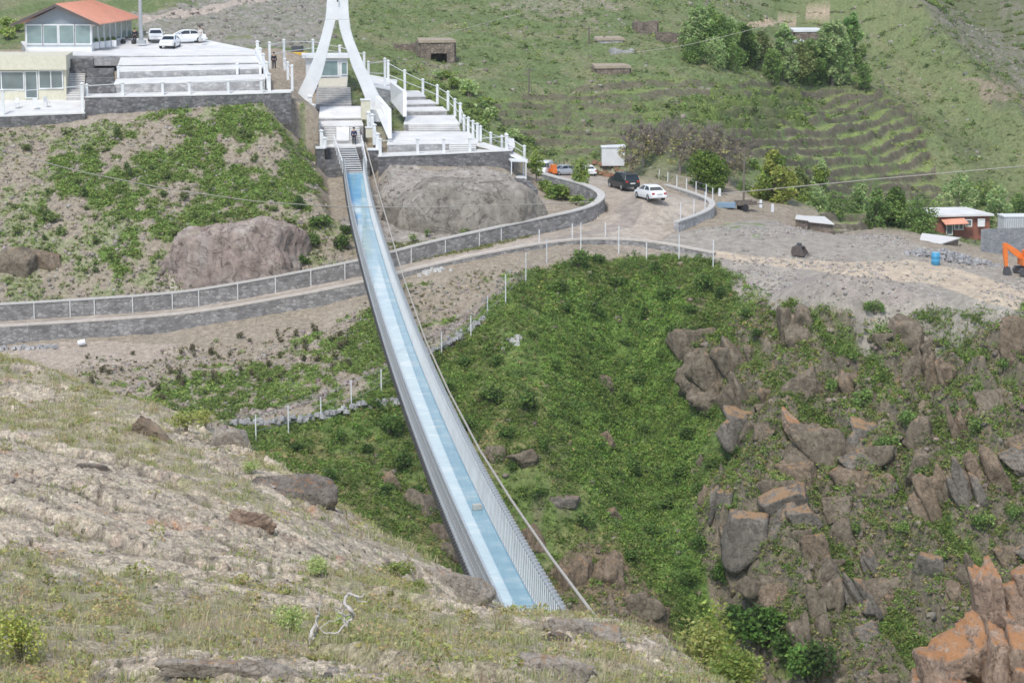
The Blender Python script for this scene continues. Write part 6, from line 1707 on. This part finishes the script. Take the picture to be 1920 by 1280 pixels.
for s in (-.5, .5):
    m.add([(x, s - .03, z) for x, z in prof] + [(x, s + .03, z) for x, z in prof], [tuple(range(7)), tuple(range(13, 6, -1))] + [(i, i + 7, (i + 1) % 7 + 7, (i + 1) % 7) for i in range(7)])
for (x0, z0), (x1, z1) in zip(prof[3:] + prof[:1], prof[4:] + prof[:2]):
    m.hex8([(x0, -.5, z0), (x0, .5, z0), (x1, .5, z1), (x1, -.5, z1)], [(x0 * .93, -.5, z0 * .93 + .03), (x0 * .93, .5, z0 * .93 + .03), (x1 * .93, .5, z1 * .93 + .03), (x1 * .93, -.5, z1 * .93 + .03)])
m.build('shell', plain('worn_steel', (.12, .10, .09), .7, .3, var=.3, scale=5), o)
t = MB()
for k in range(5): t.box((.66, -.42 + k * .21, .18), (.22, .08, .08), taper=.4)
t.build('teeth', DARKMET, o)
MB().box((-.1, 0, 1.02), (.3, .5, .2)).build('bracket', DARKMET, o)
p = on_ground(1754, 497, 180, 240)
o = thing('barrel', 'bright blue plastic barrel at the foot of the rubble heap', 'barrel', p)
k = 1.02
MB().tube([(0, 0, 0), (0, 0, .06), (0, 0, .3), (0, 0, .34), (0, 0, .38), (0, 0, .7), (0, 0, .74), (0, 0, .78), (0, 0, 1.02), (0, 0, 1.08)], [.34, .37, .38, .41, .38, .38, .41, .38, .37, .32], 20).build('body', BLUE, o, smooth=True)
MB().tube([(0, 0, 1.08), (0, 0, 1.13)], [.30, .30], 18).build('lid', plain('pale_blue_plastic', (.35, .55, .65), .4), o)
def heap(name, label, spots, size, mat, seed, cat='heap'):
    rg = np.random.default_rng(seed); m = MB()
    for (x, y, n, sp, hh) in spots:
        p = on_ground(x, y, 180, 300)
        for k in range(n):
            dx, dy = rg.normal() * sp, rg.normal() * sp * .5; z = max(0, hh * (1 - math.hypot(dx / sp, dy / sp) * .45)) * rg.random()
            s = rg.uniform(*size)
            q = Vector((p.x + dx, p.y + dy, 0)); q.z = G(q.x, q.y) + z
            m.box(tuple(q), (s, s * rg.uniform(.5, 1), s * rg.uniform(.4, .8)), rg.uniform(0, 3), taper=rg.uniform(.5, .95))
    return tag(m.build(name, mat), label, cat, None, 'stuff')
heap('rubble_heap', 'long heap of broken stones behind the blue barrel', [(1725, 478, 60, .7, .7), (1770, 484, 90, .9, .9), (1800, 490, 100, 1.1, .8), (1832, 496, 70, 1.0, .5)], (.15, .5), STONE_L, 3, 'rubble')
heap('dirt_heap', 'reddish brown heap beside the white container box', [(1115, 325, 60, .7, .5), (1135, 330, 60, .8, .5), (1150, 333, 40, .6, .4)], (.15, .45), plain('red_earth', (.30, .16, .10), .95, var=.2), 4)
heap('stone_heap', 'scattered white slabs under the road wall right of the bridge', [(800, 512, 12, .6, .1), (825, 508, 10, .5, .1)], (.25, .6), CONC, 5)
heap('stone_heap', 'pale broken slabs on the gorge slope beside the bridge', [(962, 645, 8, .5, .12)], (.25, .6), CONC, 6)
p = on_ground(153, 652, 180, 230)
o = tag(MB().tube([p + Vector((-.3, 0, .3)), p + Vector((.3, .1, .42))], .24, 14).build('pipe', WHITE), 'short white pipe piece lying below the road wall on the left', 'pipe')
# ------------------------------------------------------------------ white container box, cart and posts beyond the yard
p = W(1149, 326, 243); p.z = G(p.x, p.y) - .05
o = thing('container_box', 'white site cabin behind the black hatchback', 'cabin', p, RZ - .1)
MB().box((0, 0, 1.0), (2.35, 2.2, 1.9)).build('wall', WHITE, o, bevel=.03)
MB().hex8([(-1.25, -1.2, 1.95), (1.25, -1.2, 1.95), (1.25, 1.2, 1.95), (-1.25, 1.2, 1.95)], [(-1.25, -1.2, 2.0), (1.25, -1.2, 2.12), (1.25, 1.2, 2.12), (-1.25, 1.2, 2.0)]).build('roof', WHITE, o)
rb = MB()
for k in range(12): rb.box((-1.1 + k * .2, -1.11, 1.0), (.06, .04, 1.8))
rb.build('ribs', WHITE, o)
p = W(1398, 385, 226); p.z = G(p.x, p.y)
o = thing('cart', 'brown farm cart beyond the curved lot wall', 'cart', p, R(-70))
MB().box((0, 0, .62), (1.1, 1.9, .12)).build('bed', BARK, o); 
for s in (-.52, .52): MB().box((s, 0, .82), (.06, 1.9, .3)).build('side', BARK, o)
for s in (-.6, .6): MB().tube([(s - .05, -.3, .34), (s + .05, -.3, .34)], .34, 14).build('wheel', TYRE, o)
MB().box((0, 1.3, .6), (.1, 1.0, .08)).build('drawbar', DARKMET, o)
for (x, y, lab) in ((1426, 390, 'short white marker post nearest the cart'), (1448, 398, 'short white marker post right of the cart'), (1349, 368, 'small white post beside the bushy dark tree')):
    p = on_ground(x, y, 190, 260); o = MB().box((p.x, p.y, p.z + .35), (.28, .28, .8), .2, taper=.8).build('marker_post', WHITE, bevel=.02); tag(o, lab, 'post')
p = W(1362, 380, 226); p.z = G(p.x, p.y)
o = thing('water_trough', 'blue grey trough left of the brown cart', 'trough', p, R(-8))
MB().prism([(-.9, -.35, .6), (.9, -.35, .6), (.9, .35, .6), (-.9, .35, .6)], .5).build('basin', plain('blue_grey_sheet', (.22, .32, .42), .5), o, bevel=.03)
for s in (-.7, .7): MB().box((s, 0, .05), (.12, .6, .2)).build('leg', DARKMET, o)
def sheet_roof(label, pts, mat, h=2.2, name='shed', wallmat=None):
    t = [W(*q) for q in pts]; o = MB().prism([p - UP * .12 for p in t], h).build(name, wallmat or MUDSTONE)
    c = sum(t, Vector()) / len(t)
    MB().prism([c + (p - c) * 1.08 + UP * .0 for p in t], .1).build('roof', mat, o)
    return tag(o, label, 'shed')
TARP = plain('white_sheet_roof', (.70, .68, .64), .6, var=.08)
sheet_roof('low shed with pale flat roof just behind the edge of the yard', [(1492,409,222),(1515,412,222),(1512,405,229),(1494,403,229)], TARP)
sheet_roof('low shed with wide white roof right of the smaller pale one', [(1514,414,222.5),(1562,419,222.5),(1545,406,230),(1512,405,230)], TARP)
sheet_roof('shed with white sheet roof under the red brick house', [(1721,463,222),(1733,466,222),(1797,446,231),(1730,438,231)], TARP, 2.0)
# ------------------------------------------------------------------ brick house, block wall, container at the right
o = thing('brick_house', 'small red brick house with flat white roof and orange awning', 'house', W(1800, 442, 248)); base = o.location.copy()
A, B = W(1757, 441, 246) - base, W(1855, 437, 247) - base
A.z = B.z = 0; bk = Vector((-.35, 1, 0)).normalized()
zt = W(1800, 405, 246.5).z - base.z
MB().prism([up(A, zt), up(B, zt), up(B + bk * 5, zt), up(A + bk * 5, zt)], zt + 1).build('wall', BRICK_RED, o)
d = (B - A).normalized()
MB().prism([up(A - d * .5 - bk * .5, zt + .2), up(B + d * .2 - bk * .5, zt + .2), up(B + d * .2 + bk * 5.4, zt + .35), up(A - d * .5 + bk * 5.4, zt + .35)], .2).build('roof', WHITE_FLOOR, o)
aw = [W(1764, 412, 245.9) - base, W(1808, 410, 245.9) - base]
MB().hex8([aw[0] - bk * 1.0 - UP * .45, aw[1] - bk * 1.0 - UP * .45, aw[1], aw[0]], [aw[0] - bk * 1.0 - UP * .39, aw[1] - bk * 1.0 - UP * .39, aw[1] + UP * .06, aw[0] + UP * .06]).build('awning', ORANGE_ROOF, o)
win(o, base, 1775, 1786, 420, 440, 245.7, 1, name='door'); win(o, base, 1790, 1806, 416, 430, 245.7, 2); win(o, base, 1811, 1822, 412, 424, 245.8, 1); win(o, base, 1834, 1846, 411, 424, 246.2, 1, pane=CARWHITE)
wb = [W(1843, 429, 220), W(1925, 424, 226)]
o = MB().strip([W(1842, 430, 219), W(1882, 428, 221), W(1990, 424, 226)], .3, 4.2, -4.2).build('block_wall', BLOCK)
MB().strip([W(1843, 480, 218.5), W(1862, 486, 218.8)], .4, .5, -.4).build('plinth', WHITE, o)
tag(o, 'tall grey cinder block wall behind the orange excavator', 'wall')
p = W(1905, 436, 236)
o = thing('container', 'pale grey ribbed container above the block wall', 'container', p, RZ)
MB().box((0, 0, .6), (3.2, 2.2, 2.2)).build('wall', plain('pale_grey_sheet', (.55, .57, .57), .6), o, bevel=.03)
rb = MB()
for k in range(14): rb.box((-1.5 + k * .23, -1.12, .6), (.08, .05, 2.1))
rb.build('ribs', GREYMET, o)
MB().box((0, 0, 1.76), (3.35, 2.35, .1)).build('roof', WHITE, o)
# ------------------------------------------------------------------ ruins and huts of the hillside
def hut(label, x0, x1, yt, yb, Y, mat, roofmat, depth=3.5, door=None, name='stone_hut', jag=True):
    o = thing(name, label, 'hut', W((x0 + x1) / 2, yb, Y)); base = o.location.copy()
    A, B = W(x0, yb, Y) - base, W(x1, yb, Y) - base; h = W(x0, yt, Y).z - base.z
    A.z = B.z = 0; bk = Vector((-.15, 1, 0)); th = .5; rg = random.Random(int(x0))
    def wl_(P, Q, hh):
        m = MB(); n = max(2, int((Q - P).length / .5)); 
        pts = [P.lerp(Q, i / n) for i in range(n + 1)]
        m.strip(pts, th, [hh + 1 + (rg.uniform(-.25, .1) if jag else 0) for _ in pts], -1.0); m.build('wall', mat, o)
    if door:
        D0, D1 = W(door[0], yb, Y) - base, W(door[1], yb, Y) - base; D0.z = D1.z = 0; dh = W(x0, door[2], Y).z - base.z
        wl_(A, D0, h); wl_(D1, B, h)
        mid_ = (D0 + D1) / 2; MB().box((mid_.x, mid_.y, (dh + h) / 2 - .02), ((D1 - D0).length, th * .9, h - dh), math.atan2((B - A).y, (B - A).x)).build('lintel', mat, o)
    else: wl_(A, B, h)
    wl_(A + bk * depth, B + bk * depth, h); wl_(A + bk * .3, A + bk * (depth - .3), h); wl_(B + bk * .3, B + bk * (depth - .3), h)
    if roofmat:
        MB().prism([up(A - Vector((.2, .35, 0)), h + .12), up(B + Vector((.2, -.35, 0)), h + .18), up(B + bk * (depth + .3), h + .3), up(A + bk * (depth + .3), h + .3)], .3).build('roof', roofmat, o)
    return o
EARTH = plain('earth_roof', (.36, .30, .225), .95, var=.2, scale=2, bmp=.4)
hut('ruined stone hut with dark doorway beside the arch tower', 789, 852, 78, 124, 277, MUDSTONE, EARTH, 3.5, (808, 838, 100))
hut('low ruined stone wall enclosure left of the ruined hut', 745, 788, 84, 106, 281, MUDSTONE, None, 3.0)
hut('small stone hut with flat earth roof in the middle of the hillside', 1118, 1180, 126, 147, 277, MUDSTONE, EARTH, 2.6)
hut('half fallen pale stone hut above the flat roofed one', 1120, 1168, 74, 92, 292, STONE_L, EARTH, 2.6)
hut('grey stone block ruin right of the half fallen hut', 1150, 1186, 92, 108, 286, STONE_L, None, 2.0)
hut('brown ruin with bushes on its walls high on the hillside', 1195, 1232, 40, 58, 300, MUDSTONE, None, 2.4)
hut('low brown ruin wall left of the hillside grove', 1238, 1280, 62, 78, 294, MUDSTONE, None, 2.0)
hut('white roofed low house half hidden by the hillside trees', 1490, 1545, 58, 88, 325, MUDSTONE, WHITE, 3.5, jag=False, name='low_house')
for i, (x, y) in enumerate(((1488, 82), (1500, 84), (1518, 82), (1532, 84))):
    p = on_ground(x, y, 200, 380); v, f = rock_mesh('r', (.9, .7, .6), 0, 300 + i, None, 9, .05)
    o = np_mesh('white_bundle', v, f, WHITE); o.location = p + UP * .25; tag(o, 'white bundle lying in the grass under the white roofed house', 'bundle', 'white bundles under the white roofed house')
# poles and cables
for (x, t, b, lab) in ((992, 128, 182, 'thin wooden pole in the field right of the ruined hut'), (1104, 50, 84, 'short wooden pole beside the half fallen hut'), (1394, 275, 392, 'tall dark wooden pole beyond the curved lot wall')):
    p = on_ground(x, b, 190, 340); h = W(x, t, p.y).z - p.z
    o = thing('wooden_pole', lab, 'pole', p); MB().tube([(0, 0, -.3), (0, 0, h)], [.11, .07], 8).build('shaft', BARK, o); MB().box((0, 0, h - .25), (.9, .08, .08)).build('crossarm', BARK, o)
def cable(label, pts, Y, r=.022, mat=None):
    P_ = [W(x, y, Y if not isinstance(Y, (tuple, list)) else Y[i]) for i, (x, y) in enumerate(pts)]
    tag(MB().tube(smooth_line(P_, 1), r, 5).build('power_cable', mat or bpy.data.materials['pale_cable']), label, 'cable')
cable('thin pale cable crossing in front of the left bank to the boulder', [(-60, 262), (130, 318), (300, 352), (480, 378), (640, 388), (800, 389), (1000, 383), (1115, 378)], (150, 155, 160, 168, 176, 186, 200, 210), .032)
cable('pale cable running to the right over the terraced fields', [(1350, 363), (1400, 359), (1640, 336), (1800, 322), (1990, 305)], (228, 225, 210, 200, 190), .04)
cable('thin cable over the hillside above the ruined hut', [(805, 73), (900, 46), (1000, 19), (1090, -8)], (265, 262, 258, 254), .022)
cable('thin cable in front of the hillside grove', [(1180, 100), (1280, 87), (1394, 60), (1500, 30)], (262, 260, 258, 256), .022)
# ------------------------------------------------------------------ people
def person(label, loc, rz, top, legs, h=1.72, stride=.12, arm=.12, hold=None):
    o = thing('person', label, 'person', loc, rz); s = h / 1.72
    V = [(0, 0, .94), (0, .01, 1.15), (0, 0, 1.38), (0, .01, 1.49), (0, .02, 1.60), (0, .02, 1.68),
         (-.10, 0, .90), (-.11, .04 + stride, .50), (-.11, stride * .7, .08), (-.11, stride * .7 + .14, .04),
         (.10, 0, .90), (.11, .03 - stride, .50), (.11, -stride * 1.2, .08), (.11, -stride * 1.2 + .14, .04),
         (-.19, 0, 1.38), (-.25, -.04 - arm * .3, 1.10), (-.25, .10 + arm, .88), (-.25, .13 + arm, .80),
         (.19, 0, 1.38), (.25, -.04 + arm * .3, 1.10), (.25, .10, .88), (.25, .13, .80)]
    E = [(0, 1), (1, 2), (2, 3), (3, 4), (4, 5), (0, 6), (6, 7), (7, 8), (8, 9), (0, 10), (10, 11), (11, 12), (12, 13), (2, 14), (14, 15), (15, 16), (16, 17), (2, 18), (18, 19), (19, 20), (20, 21)]
    Rd = [.14, .13, .15, .055, .10, .07, .09, .062, .045, .04, .09, .062, .045, .04, .065, .05, .036, .032, .065, .05, .036, .032]
    def skinned(name, idx, mat, grow=0.0, flat=1.15):
        mp = {i: k for k, i in enumerate(idx)}
        me = bpy.data.meshes.new(name); me.from_pydata([tuple(c * s for c in V[i]) for i in idx], [(mp[a], mp[b]) for a, b in E if a in mp and b in mp], [])
        ob = bpy.data.objects.new(name, me); COL.objects.link(ob); ob.parent = o
        ob.modifiers.new('skin', 'SKIN').use_smooth_shade = True
        for k, i in enumerate(idx):
            r = (Rd[i] + grow) * s; me.skin_vertices[0].data[k].radius = (r * (flat if i in (0, 1, 2) else 1), r * (.8 if i in (0, 1, 2) else 1))
        me.skin_vertices[0].data[0].use_root = True
        sb = ob.modifiers.new('sub', 'SUBSURF'); sb.levels = 1; sb.render_levels = 1
        me.materials.append(mat); return ob
    skinned('body', list(range(22)), SKIN)
    skinned('jacket', [0, 1, 2, 14, 15, 16, 18, 19, 20], top, .018)
    skinned('trousers', [0, 6, 7, 8, 10, 11, 12], legs, .016)
    hv, hf = rock_mesh('h', (.21 * s, .24 * s, .20 * s), 0, 5, None, 30, .01)
    hv[:, 2] += 1.68 * s; hv[:, 1] -= .0
    np_mesh('hair', hv, hf, HAIR, o, smooth=True)
    return o
pl = W(664, 272, 232.6); person('person in dark blue walking down to the slatted bridge stair', pl, R(185), CLOTH_NAVY, CLOTH_DK, 1.72)
pl = W(514, 131, 240); person('person in black standing on the sandy path by the white parapet', pl, R(200), CLOTH_DK, CLOTH_DK, 1.75, .03, .02)
pl = W(376, 80, 258.5); person('person in pale clothes standing at the back of the car court', pl, R(160), CLOTH_W, CLOTH_W, 1.7, .03, .02)
pl = W(253, 83, 260); person('person in dark clothes beside the grey mast', pl, R(190), CLOTH_DK, CLOTH_DK, 1.7, .04, .03)
# flower boxes in front of the pavilion
for i, x in enumerate((181, 192, 203, 214)):
    p = W(x, 91 - i, 251.5 + i * .6)
    o = thing('flower_box', 'white flower box at the corner of the pavilion', 'planter', p, RZ, 'white flower boxes by the pavilion')
    MB().prism([(-.25, -.25, .7), (.25, -.25, .7), (.25, .25, .7), (-.25, .25, .7)], .7).build('box', WHITE, o, bevel=.02)
    Vv, F, T = blob_leaves([(0, 0, .85, .25, .25, .25)], 120, .12, GR_DK, 400 + i); np_mesh('plant', Vv, F, LEAF, o, attrs={'tint': T})
p = W(241, 84, 259)
o = thing('motorcycle', 'dark motorcycle parked in front of the pavilion corner', 'motorcycle', p, R(80))
for y in (-.62, .62):
    w_ = MB().tube([(-.05, y, .30), (.05, y, .30)], .30, 16).build('wheel', TYRE, o)
MB().tube([(0, -.62, .30), (0, -.2, .55), (0, .3, .62), (0, .62, .30)], .07, 8).build('frame', DARKMET, o)
MB().box((0, .12, .78), (.24, .45, .2)).build('tank', CARDARK, o, bevel=.05); MB().box((0, -.35, .76), (.24, .5, .1)).build('saddle', TYRE, o, bevel=.03)
MB().tube([(-.33, .42, 1.0), (0, .48, .98), (.33, .42, 1.0)], .02, 6).build('handlebar', GREYMET, o)
# furniture on the forecourt
for i, (x, y, Y) in enumerate(((30, 202, 231.5), (66, 203, 231), (88, 200, 232))):
    p = W(x, y, Y); o = thing('garden_chair', 'white plastic chair on the forecourt of the cream building', 'chair', p, R(40 * i + 150), 'white chairs on the forecourt')
    MB().box((0, 0, .44), (.48, .46, .05)).build('seat', WHITE, o); MB().box((0, -.22, .72), (.46, .04, .5)).build('backrest', WHITE, o)
    for sx in (-1, 1):
        for sy in (-1, 1): MB().box((sx * .2, sy * .19, .22), (.045, .045, .44)).build('leg', WHITE, o)
fence('forecourt_fence', 'white post fence at the front of the forecourt', [pp(-40,172,219,228.9), pp(6,170,217,229), pp(155,158,211,229.3)], (.93,), .28)
# bleached dead branch in the near grass
p = on_ground(592, 1205, 16, 60, near_height); q0 = p
o = thing('dead_branch', 'bleached white dead branch lying in the near grass', 'branch', p)
def br_pts(L, Y0): return [W(x, y, Y0) - q0 for x, y in L]
Yb = p.y
m = MB()
def twig(L, r, w=.10):
    pts_ = smooth_line([v + Vector((rr_.uniform(-.01, .01), rr_.uniform(-w, w), rr_.uniform(-.01, .01))) for v in br_pts(L, Yb)], 1) if False else [v + Vector((0, rr_.uniform(-w, w), 0)) for v in br_pts(L, Yb)]
    out = []
    for a_, b_ in zip(pts_[:-1], pts_[1:]):
        for k in range(4):
            t_ = k / 4; out.append(a_.lerp(b_, t_) + Vector((rr_.gauss(0, .007), rr_.gauss(0, .01), rr_.gauss(0, .007))))
    out.append(pts_[-1]); n_ = len(out)
    m.tube(out, [float(np.interp(i / (n_ - 1), [j / (len(r) - 1) for j in range(len(r))], r)) * rr_.uniform(.8, 1.2) for i in range(n_)], 6)
twig([(582,1214),(584,1192),(591,1172),(596,1150),(600,1128),(608,1112)], [.024,.022,.018,.014,.009,.004])
twig([(584,1200),(594,1186),(598,1168),(592,1150)], [.014,.012,.010,.004]); twig([(588,1190),(578,1204),(574,1216)], [.012,.009,.004])
twig([(597,1176),(612,1186),(634,1184),(650,1170),(662,1152),(660,1140),(648,1134),(646,1122),(656,1113),(672,1116),(686,1112)], [.006,.008,.011,.015,.018,.019,.018,.016,.014,.010,.004])
twig([(661,1150),(646,1154),(632,1148),(624,1140)], [.012,.010,.007,.003]); twig([(660,1115),(674,1126),(690,1124)], [.010,.007,.003])
twig([(648,1134),(636,1138),(626,1132)], [.010,.007,.003]); twig([(650,1170),(640,1152),(646,1136)], [.009,.007,.004])
twig([(600,1172),(618,1164),(640,1162),(652,1158)], [.005,.005,.004,.003]); twig([(656,1114),(650,1104),(640,1100)], [.007,.005,.002]); twig([(634,1184),(640,1192),(652,1194)], [.006,.004,.002])
m.build('wood', DEADWOOD, o, smooth=True)
